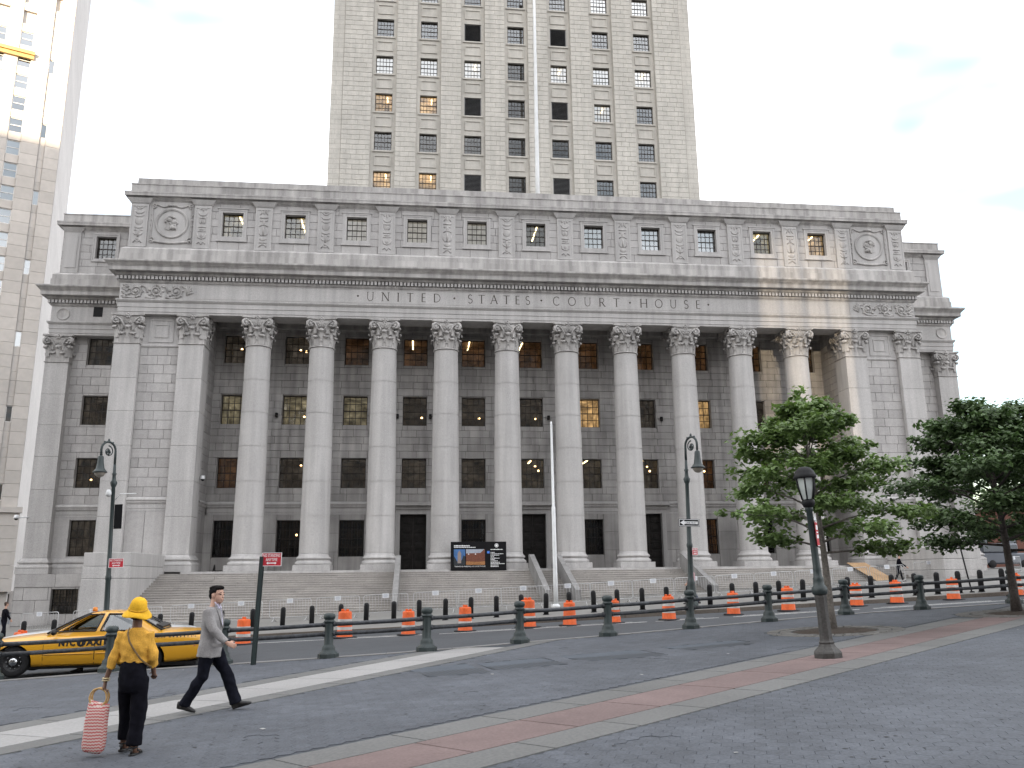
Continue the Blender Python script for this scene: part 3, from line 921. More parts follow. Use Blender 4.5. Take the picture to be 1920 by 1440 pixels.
# ---- carved work
def relief(mb, items, org, s, d=.05, mir=1):
    for it in items:
        k = it[0]
        if k == 'e': mb.ell((org[0] + mir * it[1] * s, org[1], org[2] + it[2] * s), (it[3] * s, d, it[4] * s), n=10, k=6)
        elif k == 't': mb.tube([(org[0] + mir * x * s, org[1], org[2] + z * s) for x, z in it[1]], it[2] * s, 6)
ORN = [
    [('t', [(-.3, 1.55), (-.1, 1.35), (.1, 1.35), (.3, 1.55)], .05), ('e', 0, 1.55, .12, .1), ('t', [(-.32, 1.15), (-.15, 1.0), (.15, 1.0), (.32, 1.15)], .05),
     ('t', [(-.32, .85), (-.12, .72), (.12, .72), (.32, .85)], .045), ('e', 0, .35, .3, .3), ('e', 0, .35, .18, .18), ('t', [(-.3, -.1), (0, -.2), (.3, -.1)], .05),
     ('e', -.22, -.35, .1, .08), ('e', .22, -.35, .1, .08), ('t', [(-.3, -.55), (-.2, -.72), (.2, -.72), (.3, -.55)], .05), ('t', [(0, -.3), (0, -.9)], .06),
     ('t', [(-.3, -1.35), (-.18, -1.15), (0, -1.3), (.18, -1.15), (.3, -1.35)], .05), ('e', 0, -1.05, .14, .12)],
    [('e', -.2, 1.5, .1, .12), ('e', .2, 1.5, .1, .12), ('e', 0, 1.45, .08, .18), ('t', [(-.3, 1.2), (-.2, 1.0), (0, .95), (.2, 1.0), (.3, 1.2)], .05),
     ('t', [(-.25, .75), (.25, .75)], .05), ('t', [(-.3, .9), (-.22, .7), (-.22, .45), (-.1, .3)], .04), ('t', [(.3, .9), (.22, .7), (.22, .45), (.1, .3)], .04),
     ('e', 0, .5, .12, .2), ('t', [(-.28, .05), (.28, .05)], .05), ('t', [(-.28, -.3), (.28, -.3)], .04), ('e', 0, -.12, .24, .1),
     ('t', [(-.3, -.5), (-.25, -.8), (0, -.9), (.25, -.8), (.3, -.5)], .05), ('e', 0, -.65, .13, .16), ('t', [(-.3, -1.3), (-.15, -1.12), (0, -1.35), (.15, -1.12), (.3, -1.3)], .05)],
    [('t', [(-.28, 1.6), (-.1, 1.4), (-.28, 1.2)], .045), ('t', [(.28, 1.6), (.1, 1.4), (.28, 1.2)], .045), ('e', 0, 1.4, .1, .2), ('t', [(-.3, .95), (.3, .95)], .055),
     ('e', -.2, .72, .1, .1), ('e', .2, .72, .1, .1), ('e', 0, .55, .1, .22), ('t', [(-.3, .25), (-.1, .4), (.1, .4), (.3, .25)], .05), ('t', [(0, .2), (0, -.5)], .07),
     ('t', [(-.3, 0), (-.3, -.35), (-.12, -.5)], .045), ('t', [(.3, 0), (.3, -.35), (.12, -.5)], .045), ('e', 0, -.75, .28, .16), ('e', 0, -.75, .14, .08),
     ('t', [(-.3, -1.05), (.3, -1.05)], .05), ('t', [(-.28, -1.4), (-.1, -1.2), (.1, -1.2), (.28, -1.4)], .05)]]
orn_me = []
for it in ORN:
    mb = MB(); relief(mb, it, (0, 0, 0), 1.0, .04); orn_me.append(mb.mesh('carved_ornament', granite_weathered))
pxs = [-29.75, -25.2] + [(i - 4.5) * S_ for i in range(10)] + [25.2, 29.75]
pil_ = MB()
yp_ = YA + .05
for (z0, z1, h, e) in ((23.47, 26.86, .62, 0), ):
    pil_.box(-h, h, 0, .14, z0, z1)
    for (a, b, c, d) in ((-.62, .62, 26.68, 26.86), (-.62, .62, 23.47, 23.6)): pil_.box(a, b, -.035, -.001, c, d)
    for s in (-1, 1): pil_.box(*sorted((s * .62, s * .5)), -.035, -.001, 23.602, 26.678)
pil_.add([(-.62, 0, 26.87), (.62, 0, 26.87), (.70, -.07, 26.95), (-.70, -.07, 26.95), (-.70, .14, 26.95), (.70, .14, 26.95), (-.62, .14, 26.87), (.62, .14, 26.87)],
         [(0, 1, 2, 3), (6, 0, 3, 4), (1, 7, 5, 2)], 0, .5)
pil_.add([(-.70, -.07, 26.955), (.70, -.07, 26.955), (.92, -.22, 27.28), (-.92, -.22, 27.28), (-.92, .14, 27.28), (.92, .14, 27.28), (-.70, .14, 26.955), (.70, .14, 26.955)],
         [(0, 1, 2, 3), (6, 0, 3, 4), (1, 7, 5, 2)], 0, .5)
pil_me = pil_.mesh('attic_pilaster', granite_dressed)
for k, x in enumerate(pxs):
    o = put('attic_pilaster', pil_me, CH, (x, yp_, 0))
    put('carved_ornament', orn_me[k % 3], o, (0, .0, 25.13))

def portrait(mb, cx, cz, y, s, mir):
    """a bearded head in profile, low relief"""
    P_ = [(-.20, -.62), (-.02, -.50), (.10, -.60), (.24, -.50), (.34, -.30), (.36, -.12), (.40, -.02), (.50, -.02), (.43, .12), (.42, .24), (.36, .42), (.20, .56), (-.05, .60),
          (-.30, .52), (-.45, .32), (-.48, .10), (-.40, -.10), (-.42, -.30), (-.52, -.48)]
    pts = [(cx + mir * x * s, y, cz + z * s) for x, z in P_]
    if mir < 0: pts = pts[::-1]
    mb.prism(pts, (0, -.07, 0), 0, .5)
    e = lambda x, z, a, b, d=.10: mb.ell((cx + mir * x * s, y - .06, cz + z * s), (a * s, d, b * s), n=10, k=6)
    e(.16, .14, .22, .2, .06); e(-.2, .3, .24, .22, .12); e(.1, -.34, .24, .2, .13); e(.22, -.2, .14, .08, .12); e(-.12, -.02, .07, .11, .1); e(.42, .04, .06, .12, .06)
    for q in range(9):
        a = .9 + q * .28
        e(-.06 + .40 * math.cos(a), .12 + .42 * math.sin(a), .11, .1, .13)
    for q in range(5): e(-.02 + q * .09, -.44 + .05 * (q % 2), .07, .13, .14)
for sg in (-1, 1):
    cx, cz, y = sg * 27.42, 25.42, YAT - .03
    mb = MB()
    mb.lathe([(1.0, 0), (1.2, 0), (1.2, -.06), (1.15, -.09), (1.06, -.06), (1.0, -.03)], 40, (cx, y, cz), axis='y', cap=False)
    portrait(mb, cx, cz, y, .92, -sg)
    b_ = 1.42
    for s in (-1, 1):
        mb.tube([(cx + s * (b_ + .02 * math.sin(q)), y - .02, cz - b_ + q * b_ / 4) for q in range(9)], .06, 6)
        spiral(mb, (cx + s * (b_ - .06), y - .04, cz - b_ + .02), Vector((s, 0, 0)), Vector((0, 0, 1)), .22, 1.3, .06)
        spiral(mb, (cx + s * (b_ - .04), y - .04, cz + b_ - .05), Vector((s, 0, 0)), Vector((0, 0, -1)), .18, 1.3, .06)
        for q in range(4): mb.ell((cx + s * (b_ + .02), y - .02, cz - .6 + q * .42), (.09, .07, .12), n=8, k=6)
    mb.tube([(cx - 1.3 + 2.6 * q / 12, y - .03, cz - b_ - .02 - .14 * math.sin(PI * q / 12) + (.0)) for q in range(13)], .085, 6)
    mb.tube([(cx - 1.25 + 2.5 * q / 12, y - .03, cz + b_ - .05 + .10 * math.cos(PI * q / 3)) for q in range(13)], .06, 6)
    for s in (-1, 1): mb.ell((cx + s * .18, y - .05, cz + b_ - .02), (.2, .11, .09), n=10, k=6)
    mb.build('portrait_medallion', granite_weathered, CH)
    # scroll frieze beneath the cornice
    mb = MB(); y = YA - .02
    for q in range(3):
        c = sg * (29.5 - q * 1.42)
        spiral(mb, (c, y - .03, 19.98 + (.06 if q % 2 else 0)), Vector((sg, 0, 0)), Vector((0, 0, 1 if q % 2 else -1)), .42, 2.0, .075, sgn=1, n=34)
        for a in range(7):
            an = a * .9 + q
            mb.ell((c + .47 * math.cos(an), y - .03, 19.98 + .42 * math.sin(an)), (.13, .07, .08), n=8, k=6, rot=Matrix.Rotation(-an, 3, 'Y'))
        mb.ell((c, y - .06, 19.98), (.1, .08, .1), n=8, k=6)
        mb.tube([(c + sg * .7, y - .03, 19.98 - .42), (c + sg * .35, y - .03, 19.98 - .5), (c, y - .03, 19.98 - .46)], .07, 6)
        mb.tube([(c - sg * .4, y - .03, 20.42), (c - sg * .7, y - .03, 20.3), (c - sg * .85, y - .03, 19.9)], .06, 6)
    for a in range(5):
        an = (.35 + a * .35)
        x = sg * (25.9); mb.tube([(x, y - .02, 19.75), (x - sg * .3 * math.cos(an), y - .06, 19.75 + .5 * math.sin(an)), (x - sg * .45 * math.cos(an) - sg * .05, y - .03, 19.75 + .72 * math.sin(an))], [.03, .07, .03], 6)
    for a in range(10): mb.ell((sg * (30.25 + .12 * math.sin(a * 2.1)), y - .02, 19.55 + a * .1), (.17, .07, .1), n=8, k=6)
    mb.build('carved_scroll_frieze', granite_weathered, CH)
# plain frame of the inscription panel
fb = MB()
for (z, ) in ((19.50,), (20.55,)): fb.box(-25.2, 25.2, YA - .045, YA - .021, z, z + .05)
for s in (-1, 1): fb.box(*sorted((s * 25.2, s * 25.14)), YA - .045, YA - .021, 19.551, 20.549)
fb.build('inscription_frame', granite_dressed, CH)

# ---- inscription, drawn stroke by stroke
def arc(cx, cz, rx, rz, a0, a1, n=16):
    return [(cx + rx * math.cos(math.radians(a0 + (a1 - a0) * i / n)), cz + rz * math.sin(math.radians(a0 + (a1 - a0) * i / n))) for i in range(n + 1)]
TH, TN = .11, .06
GL = {
    'U': (.78, [([(.1, 1), (.1, .35)] + arc(.39, .36, .29, .36, 180, 360) + [(.68, .35), (.68, 1)], TN)], [(.1, 1), (.68, 1)]),
    'N': (.86, [([(.1, 0), (.1, 1)], TN), ([(.1, 1), (.76, 0)], TH), ([(.76, 0), (.76, 1)], TN)], [(.1, 0), (.76, 1), (.06, 1)]),
    'I': (.2, [([(.1, 0), (.1, 1)], TH)], [(.1, 0), (.1, 1)]),
    'T': (.74, [([(.37, 0), (.37, 1)], TH), ([(.02, .97), (.72, .97)], TN)], [(.37, 0)]),
    'E': (.52, [([(.1, 0), (.1, 1)], TH), ([(.1, .97), (.48, .97)], TN), ([(.1, .52), (.42, .52)], TN), ([(.1, .03), (.5, .03)], TN)], []),
    'D': (.78, [([(.1, 0), (.1, 1)], TH), ([(.1, .97)] + arc(.28, .5, .44, .47, 90, -90) + [(.1, .03)], TN)], []),
    'S': (.56, [(arc(.28, .74, .2, .24, 30, 270, 14) + arc(.28, .25, .22, .25, 90, -150, 14), TN + .02)], []),
    'A': (.82, [([(.06, 0), (.40, 1)], TN), ([(.40, 1), (.76, 0)], TH), ([(.2, .36), (.62, .36)], TN)], [(.06, 0), (.76, 0)]),
    'C': (.78, [(arc(.44, .5, .38, .5, 42, 318, 22), TN + .02)], []),
    'O': (.92, [(arc(.46, .5, .40, .49, 0, 360, 28), TN + .02)], []),
    'R': (.70, [([(.1, 0), (.1, 1)], TH), ([(.1, .97)] + arc(.3, .73, .26, .24, 90, -90) + [(.1, .49)], TN), ([(.32, .49), (.66, 0)], TH)], [(.1, 0), (.68, 0)]),
    'H': (.86, [([(.1, 0), (.1, 1)], TH), ([(.76, 0), (.76, 1)], TH), ([(.1, .5), (.76, .5)], TN)], [(.1, 0), (.1, 1), (.76, 0), (.76, 1)]),
}
def stroke(mb, pts, w, ox, oz, sx, sz, y):
    P_ = [Vector((ox + x * sx, 0, oz + z * sz)) for x, z in pts]
    n = len(P_); vs = []
    for i in range(n):
        d = (P_[min(i + 1, n - 1)] - P_[max(i - 1, 0)])
        if (P_[0] - P_[-1]).length < 1e-4 and i in (0, n - 1): d = P_[1] - P_[-2]
        d.normalize()
        q = Vector((-d.z, 0, d.x)) * (w * sz / 2)
        vs += [(P_[i] + q).to_tuple(), (P_[i] - q).to_tuple()]
    vs = [(a, y, c) for a, _, c in vs]
    k = len(vs)
    vs += [(a, y + .02, c) for a, _, c in vs]
    fs = []
    for i in range(n - 1):
        a, b, c, d = 2 * i, 2 * i + 1, 2 * i + 3, 2 * i + 2
        fs += [(a, b, c, d), (a, d, d + k, a + k), (b, b + k, c + k, c)]
    mb.add(vs, fs, 0, .5)
def word(txt, x0, x1, z0, h, y):
    tot = sum(GL[c][0] for c in txt)
    gap = ((x1 - x0) / h * 1.0 - tot) / (len(txt) - 1)
    x = x0
    for c in txt:
        wd, strokes, serifs = GL[c]
        mb = MB()
        for pts, w in strokes: stroke(mb, pts, w, x, z0, h, h, y)
        for sx_, sz_ in serifs: stroke(mb, [(sx_ - .11, sz_ + (.012 if sz_ < .5 else -.012)), (sx_ + .11, sz_ + (.012 if sz_ < .5 else -.012))], .035, x, z0, h, h, y - .002)
        mb.build('letter', letter_dark, CH)
        x += (wd + gap) * h
yl = YA - .032
for txt, a, b in (('UNITED', -12.9, -7.38), ('STATES', -5.33, -.55), ('COURT', 1.2, 6.43), ('HOUSE', 8.05, 12.86)): word(txt, a, b, 19.70, .68, yl)
for x in (-13.55, -6.34, .31, 7.25, 13.52):
    mb = MB(); mb.add([(x - .09, yl, 20.06), (x, yl, 19.96), (x + .09, yl, 20.06), (x, yl, 20.15), (x, yl - .02, 20.05)], [(0, 1, 4), (1, 2, 4), (2, 3, 4), (3, 0, 4)], 0, .5)
    mb.build('letter_stop', letter_dark, CH)
# ------------------------------------------------------------------ wings, tower, stairs
ywal = YW + .62
for sg in (-1, 1):
    xl, xr = sorted((sg * (XW - .85), sg * (XA - .4)))
    wx = sg * 34.05
    if sg < 0: wops = [(wx - .95, wx + .95, a, b) for a, b in ((1.28, 3.95), (6.40, 8.69), (11.28, 13.59), (16.06, 18.28))] + [(-35.4, -33.5, -2.86, -1.10)]
    else: wops = [(32.4, 33.0, a, b) for a, b in ((6.40, 8.69), (11.28, 13.59), (16.06, 18.28))]
    ashlar(FRONT(ywal), xl, xr, 5.15, 18.4, wops, .66, 1.3, 0, backing=wall, seed=31)
    ashlar(FRONT(ywal), xl, xr, 1.0, 4.16, wops, 3.0, 2.5, 0, backing=wall, jit=.05, seed=32)
    course('string_course', string, [(xl, ywal - .01, 0, -1), (xr, ywal - .01, 0, -1)])
    course('base_moulding', BASEP, [(xl, ywal, 0, -1), (xr, ywal, 0, -1)])
    # ground storey
    gx = sorted((sg * (XW + .25), sg * (XA - .6)))
    yg = YW - .42
    ashlar(FRONT(yg), gx[0], gx[1], -.95, .0, (), .95, 3.2, 0, backing=wall, seed=33)
    ashlar(FRONT(yg + .05), gx[0], gx[1], -4.6 if sg < 0 else -2.2, -.95, [(-35.4, -33.5, -2.86, -1.10)] if sg < 0 else (), .88, 1.55, 0, backing=wall, seed=34)
    wall.add([(gx[0], yg, 0), (gx[1], yg, 0), (gx[1], ywal + .3, 0.0), (gx[0], ywal + .3, 0.0)], [(0, 1, 2, 3)], 0, .4)
    wall.box(gx[0] + .02, gx[1] - .02, ywal - .3, ywal + .02, 0.001, .388, 0, .4)
    xs = sg * (XW + .25)
    fr = ((xs, YW + 14, 0), (0, -1), (-1, 0)) if sg < 0 else ((xs, yg, 0), (0, 1), (1, 0))
    ashlar(fr, 0, 14.4, -4.6, 0.0, (), .9, 1.6, 0, backing=wall, seed=36)
    xs = sg * (XW - .2)
    fr = ((xs, YW + 14, 0), (0, -1), (-1, 0)) if sg < 0 else ((xs, YW + 1.5, 0), (0, 1), (1, 0))
    ashlar(fr, 0, 12.5, 0.0, 18.4, (), .66, 1.4, 0, backing=wall, seed=37)
    # entablature and attic of the wing
    if sg < 0: path = [(-XW, YW + 16, -1, 0), (-XW, YW, -1, -1), (-XA - .05, YW, 0, -1)]
    else: path = [(XA + .05, YW, 0, -1), (XW, YW, 1, -1), (XW, YW + 16, 1, 0)]
    path = seg_path(path, 2.3)
    e1 = MB(); moulding(e1, ARCH, path); moulding(e1, FRIEZE, path); moulding(e1, [(-1.4, 18.31), (0.0, 18.30)], path)
    e1.build('architrave', granite_dressed, CH)
    e2 = MB(); moulding(e2, BED, path); moulding(e2, CORN, path); moulding(e2, TOPC, path); e2.build('cornice', granite_weathered, CH)
    WAT = [(-.16, 27.10), (-.08, 27.2), (-.02, 27.26), (.05, 27.38), (.08, 27.42), (.24, 27.44), (.25, 27.62), (.27, 27.66), (.27, 27.76), (-.08, 27.86), (-.08, 28.44), (-.04, 28.46), (-.04, 28.54), (-1.6, 28.56)]
    e3 = MB(); moulding(e3, WAT, path)
    e3.add([(sg * XA, YW + .5, 28.5), (sg * (XW - 1.2), YW + .5, 28.5), (sg * (XW - 1.2), YW + 18, 28.5), (sg * XA, YW + 18, 28.5)], [(0, 1, 2, 3)])
    e3.build('attic_cornice', granite_weathered, CH)
    xa_, xb_ = sorted((sg * (XW - .17), sg * (XA - .3)))
    ao = [(-35.0, -33.45, 24.75, 26.66)] if sg < 0 else [(33.3, 34.5, 24.75, 26.66)]
    ashlar(FRONT(YW + .16), xa_, xb_, 23.47, 27.12, ao, .61, 1.25, 0, backing=wall, seed=41)
    xs = sg * (XW - .17)
    fr = ((xs, YW + 16, 0), (0, -1), (-1, 0)) if sg < 0 else ((xs, YW + .16, 0), (0, 1), (1, 0))
    ashlar(fr, 0, 15.8, 23.47, 27.12, (), .61, 1.3, 0, backing=wall, seed=42)
    op = ao[0]; reveal(wall, FRONT(YW + .16), op, .4)
    window((op[0] + op[1]) / 2, op[2], op[3], op[1] - op[0], YW + .5, 4, 4, glass_sky, room_dark)
    fbm = MB(); t = YW + .16
    for (b0, b1, pr) in ((.0, .14, .06), (.14, .26, .10)):
        fbm.box(op[0] - b1, op[0] - b0, t - pr, t - .003, op[2] - b1, op[3] + b1); fbm.box(op[1] + b0, op[1] + b1, t - pr, t - .003, op[2] - b1, op[3] + b1)
        fbm.box(op[0] - b0, op[1] + b0, t - pr, t - .003, op[3] + b0, op[3] + b1); fbm.box(op[0] - b0, op[1] + b0, t - pr, t - .003, op[2] - b1, op[2] - b0)
    fbm.build('window_surround', granite_dressed, CH)
    px_ = sg * (XW - .95)
    pb = MB()
    pb.box(px_ - .62, px_ + .62, YW + .04, YW + .158, 23.47, 26.9)
    pb.box(px_ - .42, px_ + .42, YW - .0, YW + .039, 23.9, 26.6)
    pb.add([(px_ - .62, YW + .04, 26.9), (px_ + .62, YW + .04, 26.9), (px_ + .9, YW - .18, 27.28), (px_ - .9, YW - .18, 27.28), (px_ - .9, YW + .15, 27.28), (px_ + .9, YW + .15, 27.28)], [(0, 1, 2, 3), (0, 3, 4), (1, 5, 2)])
    pb.build('attic_pilaster', granite_dressed, CH)
    rg = MB(); rg.lathe([(.44, 0), (.5, -.02), (.5, -.05), (.46, -.07), (.42, -.04), (.40, -.01), (.2, -.015), (0.001, -.02)], 28, (sg * (XW - .9), YW - .02, 20.0), axis='y', cap=False)
    rg.build('roundel', granite_weathered, CH)
    if sg < 0:
        for (a, b) in ((1.28, 3.95), (6.40, 8.69), (11.28, 13.59), (16.06, 18.28)):
            reveal(wall, FRONT(ywal), (wx - .95, wx + .95, a, b), .4)
            window(wx, a, b, 1.9, ywal + .36, 4, 4, glass_portico if b < 14 else glass_sky, room_dark if a != 6.40 else room_dark, glow=((-.35, 1.4, .8),) if a == 6.40 else (((.6, 1.3, .9),) if a == 11.28 else ()))
        reveal(wall, FRONT(yg + .05), (-35.4, -33.5, -2.86, -1.10), .4)
        window(-34.45, -2.86, -1.10, 1.9, yg + .4, 4, 3, glass_portico, room_dark, bars=True)
        vb = MB(); vb.box(-34.6, -33.9, YW - .035, YW - .021, 19.83, 20.66, 0); 
        for q in range(5): vb.box(-34.56, -33.94, YW - .05, YW - .036, 19.88 + q * .16, 19.95 + q * .16, 0)
        vb.build('vent_grille', iron_black, CH)
    else:
        for a, b in ((6.40, 8.69), (11.28, 13.59), (16.06, 18.28)):
            reveal(wall, FRONT(ywal), (32.4, 33.0, a, b), .4)
            window(32.7, a, b, .6, ywal + .36, 1, 4, glass_portico, room_dark)

# ---- tower
TZ0, TZ1 = 29.0, 78.0
SP = 4.2
tops = []
strip = [(k * SP - 1.14, k * SP + 1.14) for k in range(-3, 4)]
rows = list(range(0, 11))
tw = MB()
ft = FRONT(YT); fs_ = FRONT(YT + .17)
edges = [-XT] + [v for st in strip for v in st] + [XT]
for a, b in zip(edges[::2], edges[1::2]):
    if a == -XT: parts = ((-XT, -XT + 1.05, ft), (-XT + 1.09, b, FRONT(YT - .06)))
    elif b == XT: parts = ((a, XT - 1.09, FRONT(YT - .06)), (XT - 1.05, XT, ft))
    else: parts = ((a, b, FRONT(YT - .06)),)
    for (p, q, fr) in parts: ashlar(fr, p, q, TZ0, 58.0, (), .5, 1.0, 1, seed=int(p * 10))
for a, b in zip(edges[::2], edges[1::2]): tw.box(a, b, YT + .0, YT + .04, TZ0, TZ1, 1); tw.box(a + .003, b - .003, YT + .041, YT + .6, TZ0, TZ1, 0)       # joint colour behind the facing
tw.box(-XT + .3, XT - .3, YT + 2.6, YT + 35, TZ0, TZ1, 0)
for s in (-1, 1):
    fr = ((-XT, YT + 34, 0), (0, -1), (-1, 0)) if s < 0 else ((XT, YT, 0), (0, 1), (1, 0))
    x0, x1 = sorted((s * XT, s * (XT - .5))); tw.box(x0, x1, YT + .041, YT + 35, TZ0, TZ1, 0)
ltype = {}
# rows counted from the sill hidden behind the attic; columns left to right
T = {1: 'L L V D V S S', 2: 'D D D D D S S', 3: 'L L V D V W S', 4: 'P P W D W P W', 5: 'S S V S V S S', 6: 'P P S S S P P', 7: 'S S S S S S S'}
louvre_m = mat('louvre_metal', (.20, .20, .205), .6, .2, var=((4, .1),))
for i in range(11):
    z = -1.0 - .1 * i
for ci, (a, b) in enumerate(strip):
    xc = (a + b) / 2
    wz = [(34.19 + 3.99 * (k - 1), 36.14 + 3.99 * (k - 1)) for k in range(0, 11)]
    # the strip itself: stone panels between windows
    zprev = TZ0
    tw2 = MB()
    for k, (z0, z1) in enumerate(wz):
        tw.box(a, b, YT + .32, YT + .36, zprev, z0, 0); tw.box(a, xc - .81, YT + .32, YT + .36, z0, z1, 0); tw.box(xc + .81, b, YT + .32, YT + .36, z0, z1, 0)
        # spandrel panel frame
        pz0, pz1 = z1 + .5, z1 + 1.53
        for (x0, x1, c, d) in ((xc - .76, xc + .76, pz1 - .09, pz1), (xc - .76, xc + .76, pz0, pz0 + .09), (xc - .76, xc - .67, pz0 + .09, pz1 - .09), (xc + .67, xc + .76, pz0 + .09, pz1 - .09)):
            tw.box(x0, x1, YT + .24, YT + .319, c, d, 0)
        tw.box(xc - .95, xc + .95, YT + .20, YT + .319, z0 - .14, z0 - .001, 0)
        reveal(tw, FRONT(YT + .32), (xc - .81, xc + .81, z0, z1), .3)
        kind = T.get(k, 'S S S S S S S').split()[ci]
        if kind == 'V':
            lm = MB(); lm.box(xc - .8, xc + .8, YT + .50, YT + .54, z0, z1, 1)
            for s in (-1, 1): lm.box(*sorted((xc + s * .8, xc + s * .74)), YT + .38, YT + .49, z0, z1)
            for q in range(15): lm.obox((xc, YT + .44, z0 + .1 + q * .125), (.78, 0, 0), (0, .05, .035), (0, -.004, .006))
            lm.build('louvre', [louvre_m, iron_black], CH)
        elif z0 < 60:
            rm = {'L': room_warm, 'D': room_dark, 'S': room_dark, 'W': room_curtain, 'P': room_curtain}[kind]
            window(xc, z0, z1, 1.6, YT + .54, 5, 4, {'L': glass_portico, 'D': glass_sky, 'S': glass_tower, 'W': glass_mirror, 'P': glass_mirror}[kind], rm, depth=1.6, light=(.3 if kind in 'LW' else None))
        zprev = z1
    tw.box(a, b, YT + .32, YT + .36, zprev, TZ1, 0)
tw.build('tower', [tower_stone, tower_joint], CH)
# ---- stairs
NST = 22
RIS, TRD = .142, .42
stone_joint = MB()
for k in range(NST):
    zt = -RIS * k - (.0 if k else .002)
    yf = -1.62 - TRD * k
    mb = MB()
    if k == 0: continue
    x = -25.93
    off = R.uniform(.8, 2.0)
    xs = [x]
    x += off
    while x < 25.4:
        xs.append(x); x += R.uniform(1.7, 2.3)
    xs.append(25.93)
    zb = gz(xs[-1], yf) - .6
    if zt < gz(-25.9, yf) - .05: continue
    for a, b in zip(xs, xs[1:]):
        zz_ = zt + R.uniform(-.003, .003); tn_ = R.random()
        mb.bbox(a + .006, b - .006, yf, yf + TRD + .12, zz_ - .05, zz_, .012, 0, tn_); mb.box(a + .006, b - .006, yf + .028, yf + TRD + .1, zt - RIS - .02, zz_ - .051, 0, tn_)
    mb.build('step', granite_steps, CH)
core = MB()
core.add([(-25.9, -1.7, -.25), (25.9, -1.7, -.25), (25.9, -1.7 - TRD * (NST - 1), -.25 - RIS * (NST - 1)), (-25.9, -1.7 - TRD * (NST - 1), -.25 - RIS * (NST - 1))], [(0, 1, 2, 3)], 0, .5)
core.build('stair_core', granite_steps, CH)
# sloping cheek walls beside the door flights
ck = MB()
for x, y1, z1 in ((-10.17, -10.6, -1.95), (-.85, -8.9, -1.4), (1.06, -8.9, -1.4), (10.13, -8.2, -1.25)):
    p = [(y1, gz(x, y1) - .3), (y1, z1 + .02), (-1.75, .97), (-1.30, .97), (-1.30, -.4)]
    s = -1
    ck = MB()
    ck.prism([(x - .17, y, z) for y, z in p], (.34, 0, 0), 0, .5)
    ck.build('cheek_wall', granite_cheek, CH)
# end blocks flanking the stairs
for sg in (-1, 1):
    x0, x1 = sorted((sg * 28.64, sg * 25.95))
    cb = MB()
    zb = gz(x0, -8) - .5
    for a, b in ((zb, -.42), (-.40, .30), (.32, 1.12)):
        e = .03 if a < -.41 else (.02 if a < 0 else .0)
        cb.bbox(x0 - e, x1 + e, -8 - e, -.85, a, b, .02, 0)
    cb.build('stair_block', granite_dressed, CH)
    wall.box(*sorted((sg * 28.7, sg * 30.9)), -1.3, -.4, -4.4, .2, 0, .45)

wall.build('wall', [granite_dressed, mortar], CH)
flush_blocks(CH, [granite, tower_stone, granite_portico], 300)

# ------------------------------------------------------------------ things on the courthouse
def lab_label(k): return ORD[k]
fp = thing('flagpole', (1.2, 6.0, 28.2), 'tall white flagpole on the courthouse roof in front of the window tower', 'flagpole')
mb = MB(); mb.lathe([(.2, 0), (.19, 6), (.14, 18), (.10, 30)], 16, m=0); mb.build('pole', white_metal, fp)
mb = MB(); mb.lathe([(.42, 0), (.42, .3), (.3, .4), (.22, .6)], 16); mb.build('pole_base', granite_dressed, fp)
mb = MB(); mb.ell((0, 0, 30.15), (.2, .2, .2)); mb.build('finial', bronze, fp)

# wall lights beside the windows
for x, w_ in ((-19.75, 'left of the second third-storey window'), (-10.55, 'left of the window above the left door'), (-8.0, 'right of the window above the left door'),
              (1.35, 'right of the window above the middle door'), (10.55, 'right of the window above the right door'), (19.85, 'near the right end of the portico')):
    t_ = thing('wall_light', (x, YB - .04, 11.55), 'small black box light on the portico wall, ' + w_, 'light', 'box lights on the portico wall')
    mb = MB(); mb.bbox(-.11, .11, -.16, 0, 0, .36, .03); mb.build('housing', iron_black, t_)
    mb = MB(); mb.box(-.08, .08, -.166, -.161, .04, .2); mb.build('lens', bronze, t_)

def camera_dome(loc, arm, label):
    t_ = thing('security_camera', loc, label, 'camera', 'white security cameras')
    mb = MB(); mb.tube([(0, 0, 0), arm], .045, 8); mb.build('arm', white_metal, t_)
    mb = MB(); a = Vector(arm)
    mb.lathe([(.001, .22), (.12, .2), (.17, .1), (.18, 0), (.17, -.06)], 16, tuple(a)); mb.build('housing', white_metal, t_)
    mb = MB(); mb.ell(tuple(a + Vector((0, 0, -.06))), (.14, .14, .13)); mb.build('dome', iron_black, t_)
camera_dome((-XW + .05, YW - .05, 4.15), (-.75, -.2, -.05), 'white dome camera sticking out from the left corner of the left wing')
camera_dome((-XI - .12 + .1, .8, 6.5), (.25, -.1, .05), 'white dome camera on the inner side of the left end pier, above the steps')

